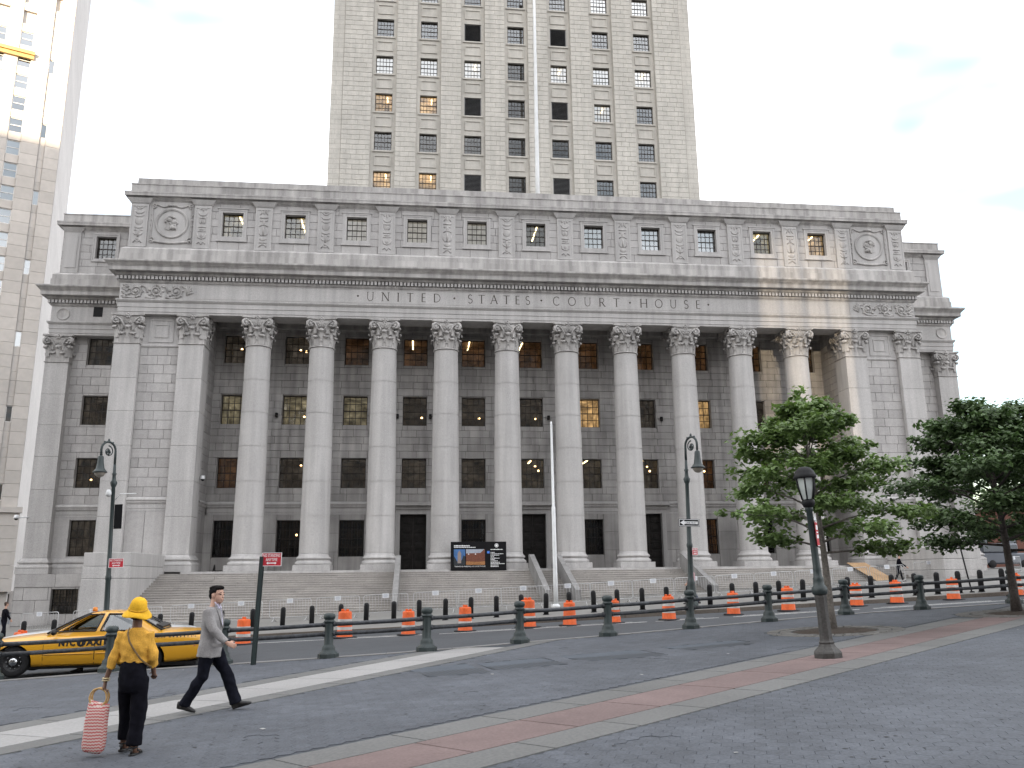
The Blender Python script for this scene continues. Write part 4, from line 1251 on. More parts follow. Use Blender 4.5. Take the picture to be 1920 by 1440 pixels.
# project board on the stairs
sb = thing('project_board', (-4.6, -1.75, -.1), 'black project sign board with two pictures standing at the top of the steps', 'sign')
bw_, bh_ = 1.95, 1.97
black_board = mat('black_board', (0.008, 0.008, 0.009), 0.7, var=((3, .1),), spec=.12)
mb = MB(); mb.bbox(-bw_, bw_, 0, .06, .0, bh_, .012); mb.build('board', black_board, sb)
mb = MB()
for x in (-1.5, 1.5): mb.box(x - .04, x + .04, .061, .12, -.0, bh_ - .1); mb.obox((x, .5, .7), (.03, 0, 0), (0, .42, -.68), (0, .03, .02))
mb.build('stand', iron_black, sb)
def txt(s, size, loc, m, parent, name='lettering', rot=(PI / 2, 0, 0), align='LEFT', ext=.002, width=None, spacing=1.0, bold=0.0):
    c = bpy.data.curves.new(name, 'FONT')
    c.body = s; c.size = size; c.align_x = align; c.extrude = ext; c.resolution_u = 2
    c.space_character = spacing; c.offset = bold
    o = bpy.data.objects.new(name, c)
    COL.objects.link(o)
    bpy.context.view_layer.update()
    me = bpy.data.meshes.new_from_object(o.evaluated_get(bpy.context.evaluated_depsgraph_get()))
    bpy.data.objects.remove(o, do_unlink=True); bpy.data.curves.remove(c)
    me.materials.clear(); me.materials.append(m)
    if width:
        xs = [v.co.x for v in me.vertices]
        w0 = max(xs) - min(xs)
        for v in me.vertices: v.co.x *= width / w0
    return put(name, me, parent, loc, rot)
print_white = mat('print_white', (0.75, 0.75, 0.75), 0.6, var=((5, .05),))
yb_ = -.004
txt('THURGOOD MARSHALL U.S. COURTHOUSE', .12, (-1.68, yb_, .24), print_white, sb, width=2.15)
def print_line(x, z, w, h):
    """small print too far off to read: uneven word-shaped marks"""
    mb = MB(); rr = random.Random(int(z * 1000) + int(x * 10)); q = 0
    while q < w - .02:
        e = min(w, q + rr.uniform(.05, .16))
        mb.box(x + q, x + e, -.006, -.003, z, z + h * rr.uniform(.8, 1.0)); q = e + .022
    mb.build('small_print', print_white, sb)
print_line(-1.72, 1.65, 1.1, .085); print_line(-1.72, 1.56, 1.5, .05); print_line(.84, 1.40, .86, .06)
for k, w in enumerate((.28, .9, .6, .24, .62, .3, .5, .64, .98, .55, .58)): print_line(.84, 1.2 - k * .094 - (.02 if k > 2 else 0), w, .045)
mb = MB(); mb.lathe([(.10, 0), (.135, 0), (.135, -.006), (.10, -.006)], 24, (1.26, yb_, 1.70), axis='y', cap=False)
mb.ell((1.26, yb_, 1.70), (.075, .006, .075)); mb.build('round_emblem', print_white, sb)
mb = MB(); mb.box(.60, .77, -.008, -.001, 1.16, 1.32); mb.build('blue_mark', mat('print_blue', (.06, .18, .6), .5), sb)
sky_print = mat('print_sky', (.05, .13, .30), .5, var=((3, .3),)); tower_print = mat('print_tower', (.25, .20, .18), .5, var=((20, .15),)); dark_print = mat('print_dark', (.02, .025, .03), .5)
wood_print = mat('print_wood', (.14, .05, .03), .5, var=((18, .25),)); ceil_print = mat('print_ceiling', (.30, .33, .38), .5); gold_print = mat('print_gold', (.28, .13, .05), .5, var=((22, .5),))
mb = MB(); mb.box(-1.73, -.94, -.004, -.001, .38, 1.45, 0)
mb.prism([(-1.47, -.005, .5), (-1.22, -.005, .5), (-1.22, -.005, 1.15), (-1.28, -.005, 1.28), (-1.34, -.005, 1.38), (-1.41, -.005, 1.28), (-1.47, -.005, 1.15)], (0, -.001, 0), 1)
mb.prism([(-1.73, -.005, .38), (-.94, -.005, .38), (-.94, -.005, .95), (-1.05, -.005, 1.05), (-1.18, -.005, .7), (-1.5, -.005, .62), (-1.62, -.005, .85), (-1.73, -.005, 1.0)], (0, -.0005, 0), 2)
mb.build('tower_picture', [sky_print, tower_print, dark_print], sb)
mb = MB(); mb.box(-.88, .44, -.004, -.001, .38, 1.45, 0)
mb.prism([(-.88, -.005, 1.17), (.12, -.005, 1.2), (.40, -.005, 1.45), (-.88, -.005, 1.45)], (0, -.001, 0), 1)
mb.prism([(-.88, -.005, .38), (.44, -.005, .38), (.44, -.005, .62), (-.2, -.005, .58), (-.88, -.005, .63)], (0, -.001, 0), 2)
for x in (-.7, -.22): mb.ell((x, -.006, 1.12), (.05, .003, .035), 3)
mb.build('courtroom_picture', [wood_print, ceil_print, gold_print, print_white], sb)

# plywood ramp over the steps on the right
ply = mat('plywood', (.36, .235, .13), .7, var=((1.5, .15), (12, .1)), space='obj')
t_ = thing('plywood_ramp', (23.0, -1.7, .14), 'tan plywood ramp laid down over the right-hand end of the steps', 'ramp')
for q in range(2):
    mb = MB(); x0 = -.72 + q * .72
    mb.obox((x0 + .36 + .2, -2.35, -.76), (.35, 0, 0), (0, -2.5, -.80), (0, -.006, .014)); mb.build('plywood_sheet', ply, t_)
# cable on the floor by the left pier
mb = MB(); mb.tube([(-23.7, 3.35, .02), (-23.6, 3.3, .5), (-23.3, 2.2, .05), (-22.9, 1.5, .05), (-22.3, 1.3, .06), (-21.9, 1.6, .05)], .04, 6)
tag(mb.build('cable', iron_black), 'black cable trailing over the portico floor beside the left end pier', 'cable')
# ------------------------------------------------------------------ the ground
asphalt = mat('asphalt', (0.050, 0.054, 0.060), 0.85, var=((0.3, 0.12), (2.2, 0.08), (45.0, 0.25)), bump=(60, 0.4, 0.006))
concrete = mat('sidewalk_concrete', (0.165, 0.160, 0.150), 0.85, var=((0.25, 0.10), (1.7, 0.07), (30.0, 0.12)), bump=(40, 0.3, 0.004))
kerb_m = mat('kerb_stone', (0.115, 0.10, 0.085), 0.8, var=((0.7, 0.15), (20, 0.15)), tone=.1)
kerb_near = mat('kerb_pale', (0.17, 0.168, 0.165), 0.8, var=((0.7, 0.1), (24, 0.12)), tone=.06)
joint_m = mat('paver_joint', (0.052, 0.057, 0.066), 0.95, var=((4, .2),))
paver_m = mat('hex_paver', (0.068, 0.074, 0.086), 0.8, var=((0.22, 0.16), (0.9, 0.14), (5, .08), (38.0, 0.25)), tone=.09, bump=(50, 0.4, 0.004))
band_white = mat('band_white_granite', (0.25, 0.245, 0.24), 0.75, var=((0.5, 0.10), (26, 0.12)), tone=.07)
band_grey = mat('band_grey_concrete', (0.115, 0.115, 0.112), 0.8, var=((0.4, 0.12), (26, 0.15)), tone=.08)
band_red = mat('band_red', (0.138, 0.099, 0.094), 0.8, var=((0.35, 0.2), (2.5, 0.08), (30, 0.15)), tone=.06)
paint_white = mat('road_paint', (0.55, 0.55, 0.53), 0.7, var=((1.3, 0.25), (14, 0.25)))
soil_m = mat('soil', (0.05, 0.037, 0.028), 0.95, var=((6, .3), (30, .3)), bump=(25, .8, .02))
cobble_m = mat('cobble', (0.125, 0.12, 0.112), 0.85, var=((8, .15),), tone=.18)
grate_m = mat('grate_steel', (0.062, 0.073, 0.088), 0.75, 0.0, var=((1.2, 0.12), (8, .1)))

grate_dark = mat('grate_dark', (.042, .046, .052), .7, .0, var=((5, .1),))
def sheet(name, poly, dz, m, parent=None, kind='structure'):
    mb = MB(); mb.add([(x, y, gz(x, y) + dz) for x, y in poly], [tuple(range(len(poly)))], 0, .5)
    return mb.build(name, m, parent, kind=kind)
sheet('ground', [(-900, -700), (900, -700), (900, 1200), (-900, 1200)], -.30, asphalt)

def interp(tab, x):
    if x <= tab[0][0]: return tab[0][1]
    for (a, b), (c, d) in zip(tab, tab[1:]):
        if x <= c: return b + (d - b) * (x - a) / (c - a)
    return tab[-1][1]
NEAR = [(-90, -44.6), (-19, -41.1), (-15.9, -40.55), (-13.4, -40.45), (-10.6, -40.4), (-8.6, -40.25), (-6.3, -39.6), (-3.9, -39.1), (-1.4, -38.35), (1.1, -37.5), (3.9, -36.75), (6.5, -36.55), (9.6, -36.45), (14, -36.6), (90, -42)]
def near_y(x): return interp(NEAR, x)
FAR = [(-90, -20.5), (-22, -26.9), (-14.7, -27.6), (-8, -28.9), (2, -29.6), (14.5, -30.2), (90, -33)]
def far_y(x): return interp(FAR, x)
def strip_sheet(name, xs, f0, f1, dz, m, kind='structure', parent=None):
    mb = MB()
    for a, b in zip(xs, xs[1:]):
        p = [(a, f0(a)), (b, f0(b)), (b, f1(b)), (a, f1(a))]
        mb.add([(x, y, gz(x, y) + dz) for x, y in p], [(0, 1, 2, 3)])
    return mb.build(name, m, parent, kind=kind)
XS = sorted(set([-90, -60, -40, -30, 20, 30, 45, 60, 90] + [v[0] for v in NEAR] + [v[0] for v in FAR] + list(range(-26, 18, 2))))
road = strip_sheet('road', XS, near_y, far_y, -.13, asphalt)
side = strip_sheet('sidewalk', XS, lambda x: far_y(x) + .25, lambda x: 14.0 if abs(x) > 38 else 4.0, 0.0, concrete)
# sidewalk flag joints as shallow recessed lines are left to slabs near the kerb
for x0 in range(-44, 46, 3):
    pass
# far kerb stones
def kerb(name, f, w0, w1, m, x0, x1, step, top, parent):
    x = x0
    while x < x1:
        b = x + step; e = .008
        p = [(x + e, f(x) + w0), (b - e, f(b) + w0), (b - e, f(b) + w1), (x + e, f(x) + w1)]
        vs = [(X, Y, gz(X, Y) - .2) for X, Y in p] + [(X, Y, gz(X, Y) + top) for X, Y in p]
        mb = MB(); mb.add(vs, [(3, 2, 1, 0), (4, 5, 6, 7), (0, 1, 5, 4), (1, 2, 6, 5), (2, 3, 7, 6), (3, 0, 4, 7)])
        mb.build('kerb_stone', m, parent)
        x = b
kerb('kerb', far_y, 0.0, .28, kerb_m, -46, 48, 1.8, .012, side)

# plaza: joint-coloured bed, hexagonal pavers, stone bands
plaza = strip_sheet('plaza', XS, lambda x: -140, lambda x: near_y(x) - .02, -.009, joint_m)
kerb('kerb', near_y, -.32, .0, kerb_near, -40, 40, 1.6, .008, plaza)
DR, NR = Vector((.788, .615)), Vector((-.615, .788))        # red band
DW, NW = Vector((.585, .811)), Vector((-.811, .585))        # white band
def in_bands(x, y):
    n = NR.x * x + NR.y * y
    if -37.45 < n < -35.15: return True
    w = NW.x * x + NW.y * y
    if -19.02 < w < -16.55: return True
    return False
RING = [((.85, -42.35), .95, 1.55), ((6.95, -40.75), .95, 1.7), ((13.6, -40.9), .95, 1.6)]   # tree pits
def slabs(D, Nn, n0, n1, t0, t1, step, m, name, dz=.0, skip=None):
    t = t0; rr = random.Random(int(n0 * 100))
    while t < t1:
        e = t + step * rr.uniform(.85, 1.15)
        c = D * ((t + e) / 2) + Nn * ((n0 + n1) / 2)
        if (c.y < near_y(c.x) - .45) and not (skip and skip(c.x, c.y)):
            q = [D * (t + .006) + Nn * (n0 + .006), D * (e - .006) + Nn * (n0 + .006), D * (e - .006) + Nn * (n1 - .006), D * (t + .006) + Nn * (n1 - .006)]
            mid = sum(q, Vector((0, 0))) / 4
            inn = [mid + (v - mid) * .985 for v in q]
            vs = [(v.x, v.y, gz(v.x, v.y) - .03) for v in q] + [(v.x, v.y, gz(v.x, v.y) + .001 + dz) for v in inn]
            mb = MB(); mb.add(vs, [(4, 5, 6, 7), (0, 1, 5, 4), (1, 2, 6, 5), (2, 3, 7, 6), (3, 0, 4, 7)])
            mb.build(name, m, plaza)
        t = e
inring = lambda x, y: any((x - c[0]) ** 2 + (y - c[1]) ** 2 < ro ** 2 for c, ri, ro in RING)
slabs(DR, NR, -36.80, -35.86, -62, -12, 1.5, band_red, 'red_slab', skip=inring)
slabs(DR, NR, -35.86, -35.22, -62, -12, 1.3, band_grey, 'grey_slab', skip=inring)
slabs(DR, NR, -37.38, -36.80, -62, -12, 1.3, band_grey, 'grey_slab', skip=inring)
slabs(DW, NW, -18.45, -17.18, -75, -36, 1.5, band_white, 'white_slab')
slabs(DW, NW, -18.95, -18.45, -75, -36, 1.2, band_grey, 'grey_slab')
slabs(DW, NW, -17.18, -16.62, -75, -36, 1.2, band_grey, 'grey_slab')
# paving between kerb and pavers
GRATE = [((-9.09, -44.51), (-7.82, -44.29), (-7.52, -46.2), (-8.63, -46.2)), ((-7.69, -44.38), (-6.37, -44.15), (-6.03, -45.6), (-7.4, -45.88)),
         ((-6.03, -43.95), (-4.33, -43.74), (-3.98, -45.3), (-5.58, -45.37)), ((-3.66, -43.55), (-1.81, -43.06), (-1.76, -44.15), (-3.39, -44.54))]
def in_poly(x, y, p):
    c = False; n = len(p)
    for i in range(n):
        (a, b), (d, e) = p[i], p[i - 1]
        if (b > y) != (e > y) and x < (d - a) * (y - b) / (e - b) + a: c = not c
    return c
hexes = []
hs = .205
rr = random.Random(5)
def camdep(x, y): return (Vector((x, y, gz(x, y))) - CAM).dot(fw)
dy = hs * math.sqrt(3) / 2
ang = math.radians(38)
ca, sa = math.cos(ang), math.sin(ang)
for i in range(-180, 180):
    for j in range(-180, 180):
        u, v = (i + (.5 if j % 2 else 0)) * hs, j * dy
        x, y = -3 + u * ca - v * sa, -49 + u * sa + v * ca
        if y > near_y(x) - .42 or y < -59: continue
        p = Vector((x, y, gz(x, y))) - CAM
        d = p.dot(fw)
        if d < 5: continue
        if abs(p.dot(rt) / d) > .66 or p.dot(up) / d < -.50: continue
        if in_bands(x, y) or inring(x, y): continue
        if any(in_poly(x, y, g) for g in GRATE): continue
        hexes.append((d, x, y))
hexes.sort()
def hexgeo(x, y, dz, tilt=(0, 0)):
    vs = []
    for rad_, z in ((hs / math.sqrt(3) - .0006, -.0055), (hs / math.sqrt(3) - .0034, 0.0)):
        for k in range(6):
            a = ang + PI / 6 + k * PI / 3
            px, py = rad_ * math.cos(a), rad_ * math.sin(a)
            vs.append((px, py, z + .04295 * px + (px * tilt[0] + py * tilt[1])))
    return vs, [(6, 7, 8, 9, 10, 11)] + [(k, (k + 1) % 6, (k + 1) % 6 + 6, k + 6) for k in range(6)]
hv, hf = hexgeo(0, 0, 0)
hm = []
for q in range(8):
    mb = MB(); mb.add(hv, hf, 0, R.random()); hm.append(mb.mesh('paver', paver_m))
big = MB()
for k, (d, x, y) in enumerate(hexes):
    sunk = noise.noise(Vector((x * .8, y * .8, 0)))
    dz = rr.uniform(-.0010, .0) + (-.007 if sunk > .60 else 0)
    if k < 300: put('paver', hm[k % 8], plaza, (x, y, gz(x, y) + dz), (rr.uniform(-.004, .004), rr.uniform(-.004, .004), 0))
    else:
        vs, fs = hexgeo(x, y, 0, (rr.uniform(-.004, .004), rr.uniform(-.004, .004)))
        big.add([(a + x, b + y, c + gz(x, y) + dz) for a, b, c in vs], fs)
big.build('pavers', paver_m, plaza, kind='stuff')
# far plaza, past the pavers one can tell apart
# utility grates
for g in GRATE:
    mb = MB()
    P4 = [Vector(p) for p in g]
    mb.add([(p.x, p.y, gz(p.x, p.y) - .0015) for p in P4], [(0, 1, 2, 3) if True else ()])
    fr_ = mb.build('steel_plate', grate_m, plaza)
    bb = MB()
    for k in range(14):
        t0 = (k + .2) / 14; t1 = (k + .8) / 14
        lo = .5
        a = P4[0].lerp(P4[1], t0); b = P4[0].lerp(P4[1], t1); c = P4[3].lerp(P4[2], t1); d = P4[3].lerp(P4[2], t0)
        q = [a.lerp(d, lo), b.lerp(c, lo), b.lerp(c, .97), a.lerp(d, .97)]
        bb.add([(p.x, p.y, gz(p.x, p.y) + .001) for p in q], [(0, 1, 2, 3)])
    bb.build('grate_bars', grate_dark, fr_)
# tree pits ringed with cobbles
for (c, ri, ro) in RING:
    mb = MB(); n = 40
    vs = [(c[0], c[1], gz(*c) + .05)] + [(c[0] + ri * f * math.cos(2 * PI * k / n), c[1] + ri * f * math.sin(2 * PI * k / n), gz(c[0] + ri * f * math.cos(2 * PI * k / n), c[1]) + (.03 if f < 1 else -.01)) for f in (.7, 1.0) for k in range(n)]
    mb.add(vs, [(0, 1 + k, 1 + (k + 1) % n) for k in range(n)] + [(1 + k, 1 + n + k, 1 + n + (k + 1) % n, 1 + (k + 1) % n) for k in range(n)], 0, .5, True)
    mb.build('tree_pit', soil_m, kind='structure')
    for ring, (r0, r1) in enumerate(((ri, (ri + ro) / 2), ((ri + ro) / 2, ro))):
        n = 34 + 12 * ring
        for k in range(n):
            a0, a1 = 2 * PI * (k + .06) / n, 2 * PI * (k + .94) / n
            pts = [(r0 + .012, a0), (r1 - .012, a0), (r1 - .012, a1), (r0 + .012, a1)]
            dz = rr.uniform(.002, .014)
            vs = []
            for f, z in ((1, -.03), (.9, dz)):
                am, rm_ = (a0 + a1) / 2, (r0 + r1) / 2
                for r_, a in pts:
                    r2, a2 = rm_ + (r_ - rm_) * f, am + (a - am) * f
                    X, Y = c[0] + r2 * math.cos(a2), c[1] + r2 * math.sin(a2)
                    vs.append((X, Y, gz(X, Y) + z))
            mb = MB(); mb.add(vs, [(4, 5, 6, 7), (0, 1, 5, 4), (1, 2, 6, 5), (2, 3, 7, 6), (3, 0, 4, 7)])
            mb.build('cobble', cobble_m, plaza)
# painted lines on the road
def dash(x0, x1, off, w, fy, dz=-.126):
    mb = MB(); n = max(1, int((x1 - x0) / 2))
    for k in range(n):
        a, b = x0 + (x1 - x0) * k / n, x0 + (x1 - x0) * (k + 1) / n
        p = [(a, fy(a) + off), (b, fy(b) + off), (b, fy(b) + off + w), (a, fy(a) + off + w)]
        mb.add([(x, y, gz(x, y) + dz) for x, y in p], [(0, 1, 2, 3)])
    mb.build('lane_line', paint_white, road)
for a, b in ((-40, -24), (-21, -15.5), (-15, -12), (-11.4, -8.4), (-8.1, -5.2), (-4.9, -1), (-.7, 1.5), (2, 6.5), (7, 12), (12.5, 20), (21, 30)):
    dash(a, b, -3.2, .14, far_y)
    if R.random() < .7: dash(a + .5, b - .4, -2.75, .09, far_y)

# trodden-in gum and scraps of paper on the paving
gum = MB(); scr = MB()
for k in range(396):
    d, x, y = hexes[int(rr.random() ** 1.6 * (len(hexes) - 1))]
    x += rr.uniform(-.1, .1); y += rr.uniform(-.1, .1)
    if k < 380:
        r_ = rr.uniform(.010, .028); n = 7
        gum.add([(x + r_ * rr.uniform(.7, 1.2) * math.cos(2 * PI * q / n), y + r_ * rr.uniform(.7, 1.2) * math.sin(2 * PI * q / n), gz(x, y) + .0025) for q in range(n)], [tuple(range(n))])
    else:
        a = rr.uniform(0, 6); u, v = rr.uniform(.015, .045), rr.uniform(.01, .03)
        c_, s_ = math.cos(a), math.sin(a)
        scr.add([(x + c_ * i * u - s_ * j * v, y + s_ * i * u + c_ * j * v, gz(x, y) + rr.uniform(.004, .012)) for i, j in ((-1, -1), (1, -1), (1, 1), (-1, 1))], [(0, 1, 2, 3)])
gum.build('gum_spots', mat('gum', (.032, .033, .036), .8), plaza, kind='stuff')
scr.build('paper_scraps', mat('paper', (.30, .30, .29), .8), plaza, kind='stuff')
# ------------------------------------------------------------------ street furniture
def gp(x, y, dz=0.0): return Vector((x, y, gz(x, y) + dz))
# railing along the plaza
rail_m = mat('rail_worn', (0.034, 0.037, 0.042), 0.5, 0.0, var=((2.2, 0.35), (11, 0.5), (30, .3)), bump=(14, 0.5, 0.01), spec=0.45)
POSTS = [(-23.4, -41.9), (-20.9, -41.2), (-18.39, -40.75), (-15.93, -40.6), (-13.41, -40.55), (-10.96, -40.58), (-8.63, -40.5), (-6.28, -39.9), (-3.90, -39.45), (-1.43, -38.70), (1.13, -37.93), (3.89, -37.05), (6.39, -36.95), (9.57, -36.74), (12.1, -36.9), (14.6, -37.1)]
fe = thing('railing', gp(-3.9, -39.45), 'dark green post-and-rail railing with two worn pipe rails along the edge of the plaza', 'railing')
fo = fe.location
mb = MB()
mb.lathe([(0.226, -.25), (0.226, .10), (0.209, .125), (0.169, .15), (0.158, .20), (0.153, .25), (0.124, .28), (0.111, .31), (0.106, .6), (0.104, .78), (0.106, .80), (0.130, .815), (0.133, .84), (0.113, .86), (0.111, .88),
          (0.133, .90), (0.140, .94), (0.136, .985), (0.113, 1.01), (0.068, 1.025), (0.001, 1.03)], 20)
me_post = mb.mesh('post', green_iron)
mb = MB(); mb.lathe([(.25, -.26), (.25, .09), (.235, .105)], 8, cap=True, smooth=False); me_foot = mb.mesh('post_foot', green_iron)
for (x, y) in POSTS:
    o = put('post', me_post, fe, gp(x, y) - fo)
    put('post_foot', me_foot, o)
for (x0, y0), (x1, y1) in zip(POSTS, POSTS[1:]):
    for h in (.765, .545):
        a, b = gp(x0, y0, h) - fo, gp(x1, y1, h) - fo
        n = 8
        mb = MB()
        pts = [a.lerp(b, k / n) + Vector((0, 0, -.012 * math.sin(PI * k / n))) for k in range(n + 1)]
        mb.tube(pts, .050, 10)
        for p, q in ((a, b), (b, a)):
            d = (q - p).normalized(); mb.tube([p + d * .08, p + d * .15], .066, 10)
        mb.build('rail', rail_m, fe)

# bollards
BX = [41, 98, 155, 212, 298, 357, 414, 472, 529, 584, 638, 686, 738, 786, 835, 883, 931, 978, 1024, 1068, 1114, 1158, 1205, 1251, 1292, 1332, 1375, 1419, 1463, 1507, 1549, 1592, 1635, 1675, 1718, 1759, 1800, 1841, 1882]
def boll_y(x): return -26.5 - .18 * x
def ray_line(px):
    """ground point of the bollard line seen in column px of the 1920-wide picture"""
    lo, hi = -40.0, 40.0
    for _ in range(50):
        m = (lo + hi) / 2
        p = gp(m, boll_y(m)) - CAM
        if 960 + FPX * p.dot(rt) / p.dot(fw) < px: lo = m
        else: hi = m
    return lo
mb = MB(); mb.lathe([(.105, -.1), (.105, .77), (.10, .82), (.08, .86), (.04, .885), (.001, .89)], 18); b_me = mb.mesh('post', iron_black)
mb = MB(); mb.lathe([(.14, -.1), (.14, .01), (.12, .03)], 18); bb_me = mb.mesh('base_ring', iron_black)
mb = MB(); mb.lathe([(.1055, .72), (.109, .725), (.109, .745), (.1055, .75)], 18, cap=False); br_me = mb.mesh('collar', iron_black)
for k, px in enumerate(BX):
    x = ray_line(px); y = boll_y(x)
    t_ = thing('bollard', gp(x, y), 'black round-topped bollard on the far kerb, %s from the left' % ORD[k] if k < 36 else 'black round-topped bollard on the far kerb, %s from the right end' % ORD[len(BX) - 1 - k], 'bollard', 'black bollards along the far kerb')
    put('post', b_me, t_); put('base_ring', bb_me, t_); put('collar', br_me, t_)
    t_.rotation_euler = (R.uniform(-.02, .02), R.uniform(-.02, .02), 0)

# barricades
galv = mat('galvanised', (0.40, 0.40, 0.40), 0.5, 0.3, var=((4, .12),))
def make_barricade():
    L_ = 2.3
    t_ = thing('barricade', (0, 0, 0), 'x', 'barricade', 'steel crowd barricades in front of the steps')
    mb = MB(); h0, h1 = .20, 1.08
    c = [(-L_ / 2 + .08, h0), (-L_ / 2, h0 + .08), (-L_ / 2, h1 - .1), (-L_ / 2 + .03, h1 - .03), (-L_ / 2 + .1, h1), (L_ / 2 - .1, h1), (L_ / 2 - .03, h1 - .03), (L_ / 2, h1 - .1), (L_ / 2, h0 + .08), (L_ / 2 - .08, h0)]
    mb.tube([(x, 0, z) for x, z in c], .020, 6, closed=True); mb.build('frame', galv, t_)
    mb = MB()
    for k in range(1, 15): mb.tube([(-L_ / 2 + L_ * k / 15, 0, h0), (-L_ / 2 + L_ * k / 15, 0, h1)], .0075, 5)
    mb.build('bars', galv, t_, kind='stuff')
    for x in (-L_ / 2 + .25, L_ / 2 - .25):
        mb = MB(); mb.tube([(x, -.3, .0), (x, -.05, .09), (x, 0, .2), (x, .05, .09), (x, .3, 0)], .02, 6); mb.build('foot', galv, t_)
    n = put('notice', None, t_) if False else None
    mb = MB(); mb.box(-.17, .17, -.035, -.024, .90, 1.13); s_ = mb.build('notice', white_board, t_)
    mb = MB()
    for k, w in enumerate((.2, .24, .16)): mb.box(-w / 2, w / 2, -.038, -.0355, 1.06 - k * .055, 1.075 - k * .055)
    mb.build('small_print', mat('print_grey', (.25, .28, .35), .6), s_)
    return t_
SIG = [72, 172, 265, 358, 452, 544, 634, 724, 818, 899, 983, 1067, 1148, 1227, 1305, 1380, 1454, 1528, 1598, 1667]
def bar_y(x): return interp([(-36, -10.2), (-30, -11.8), (-13, -16.2), (-4.6, -17.7), (0, -18.2), (8, -17.0), (26, -13.5)], x)
def solve_px(px, f):
    lo, hi = -60.0, 60.0
    for _ in range(50):
        m = (lo + hi) / 2
        p = gp(m, f(m)) - CAM
        if 960 + FPX * p.dot(rt) / p.dot(fw) < px: lo = m
        else: hi = m
    return lo
proto = make_barricade()
for k, px in enumerate(SIG):
    x = solve_px(px, bar_y); y = bar_y(x)
    t_ = proto if k == 0 else copy_tree(proto)
    t_.location = gp(x, y)
    sl_ = math.atan2(bar_y(x + .5) - bar_y(x - .5), 1.0) + R.uniform(-.06, .06)
    t_.rotation_euler = (0, -math.atan(.043), sl_)
    t_['label'] = 'grey steel crowd barricade with a white notice before the steps, %s from the left' % ORD[k]
for k, px in enumerate((1745, 1905)):
    t_ = copy_tree(proto); x = solve_px(px, lambda x: -6.5); t_.location = gp(x, -6.5); t_.rotation_euler = (0, -.04, .5 * (k == 1) + .1)
    t_['label'] = ('grey steel crowd barricade set by itself right of the plywood ramp', 'grey steel crowd barricade at the far right edge beyond the end block')[k]

# construction barrels
orange = mat('barrel_orange', (0.56, 0.092, 0.016), 0.6, var=((3, .16), (14, .12)), space='obj')
reflect = mat('barrel_white_band', (0.47, 0.46, 0.44), 0.5, var=((5, .2),), space='obj')
rubber = mat('rubber', (0.018, 0.018, 0.019), 0.9, var=((6, .2),))
bar_me = []
mb = MB()
segs = [(0.0, .225, 0), (.20, .222, 1), (.36, .21, 0), (.46, .208, 1), (.60, .20, 0)]
mb.lathe([(.255, .03), (.255, .05), (.238, .07), (.236, .22), (.226, .23), (.226, .36), (.220, .37), (.220, .46), (.212, .47), (.212, .58), (.207, .59), (.205, .75), (.19, .79), (.15, .80), (.001, .80)], 24)
mb.bbox(-.12, -.03, -.04, .04, .78, .87, .015); mb.bbox(.03, .12, -.04, .04, .78, .87, .015); mb.box(-.03, .03, -.03, .03, .79, .83)
body = mb.mesh('drum', orange)
mb = MB(); mb.lathe([(.2125, .225), (.2125, .365), ], 24, cap=False); mb.lathe([(.2005, .465), (.1995, .585)], 24, cap=False)
bands = []
for (z0, z1, r0, r1) in ((.25, .34, .2285, .2285), (.48, .57, .2145, .2145)):
    mb = MB(); mb.lathe([(r0, z0), (r1, z1)], 24, cap=False); bands.append(mb.mesh('reflective_band', reflect))
mb = MB(); mb.lathe([(.40, 0), (.40, .03), (.36, .045), (.26, .05)], 8, smooth=False); basem = mb.mesh('rubber_base', rubber)
def barrel(x, y, label, white=True, s=1.0, tilt=0):
    t_ = thing('traffic_barrel', gp(x, y, -.13), label, 'barrel', 'orange traffic barrels along the street')
    t_.scale = (s, s, s); t_.rotation_euler = (tilt * .6, tilt, R.uniform(0, 6))
    put('drum', body, t_)
    if white:
        for b in bands: put('reflective_band', b, t_)
    put('rubber_base', basem, t_)
barrel(-22.6, -29.6, 'orange traffic barrel at the far left beyond the taxi, rear one of a pair')
barrel(-22.1, -30.6, 'orange traffic barrel at the far left beyond the taxi, front one of a pair', tilt=.03)
barrel(-14.75, -31.1, 'orange and white barrel between the man in the grey jacket and the no-standing sign pole', s=1.05)
barrel(-11.35, -31.0, 'orange and white barrel just right of the railing post nearest the no-standing sign', s=1.12)
barrel(-9.15, -31.6, 'orange and white barrel left of the second railing post from the no-standing sign', s=1.0)
barrel(-7.20, -31.6, 'orange and white barrel standing below the black project board', s=1.03)
barrel(-5.02, -31.7, 'tall orange and white barrel behind the railing post left of the white street pole', s=1.18)
barrel(-3.60, -32.0, 'all-orange barrel without white bands just right of the foot of the white street pole', white=False, s=.98)
barrel(-2.05, -32.1, 'orange barrel half hidden behind the railing post right of the white street pole', s=.95)
barrel(-.15, -32.3, 'orange barrel left of the man in the pink shirt', white=True, s=1.0)
barrel(2.45, -31.6, 'orange and white barrel just right of the hooked street lamp with the one-way sign', s=.96)
barrel(4.60, -31.4, 'orange and white barrel left of the short lantern lamp post', s=1.03)
barrel(7.40, -31.1, 'orange and white barrel right of the young tree trunk', s=.98)
barrel(9.05, -31.0, 'orange and white barrel in front of the walker in dark clothes', s=1.0)
barrel(11.4, -30.9, 'orange and white barrel left of the dark tree trunk on the right', s=.98)
barrel(14.0, -30.9, 'orange and white barrel at the right edge behind the last railing post', s=1.0)

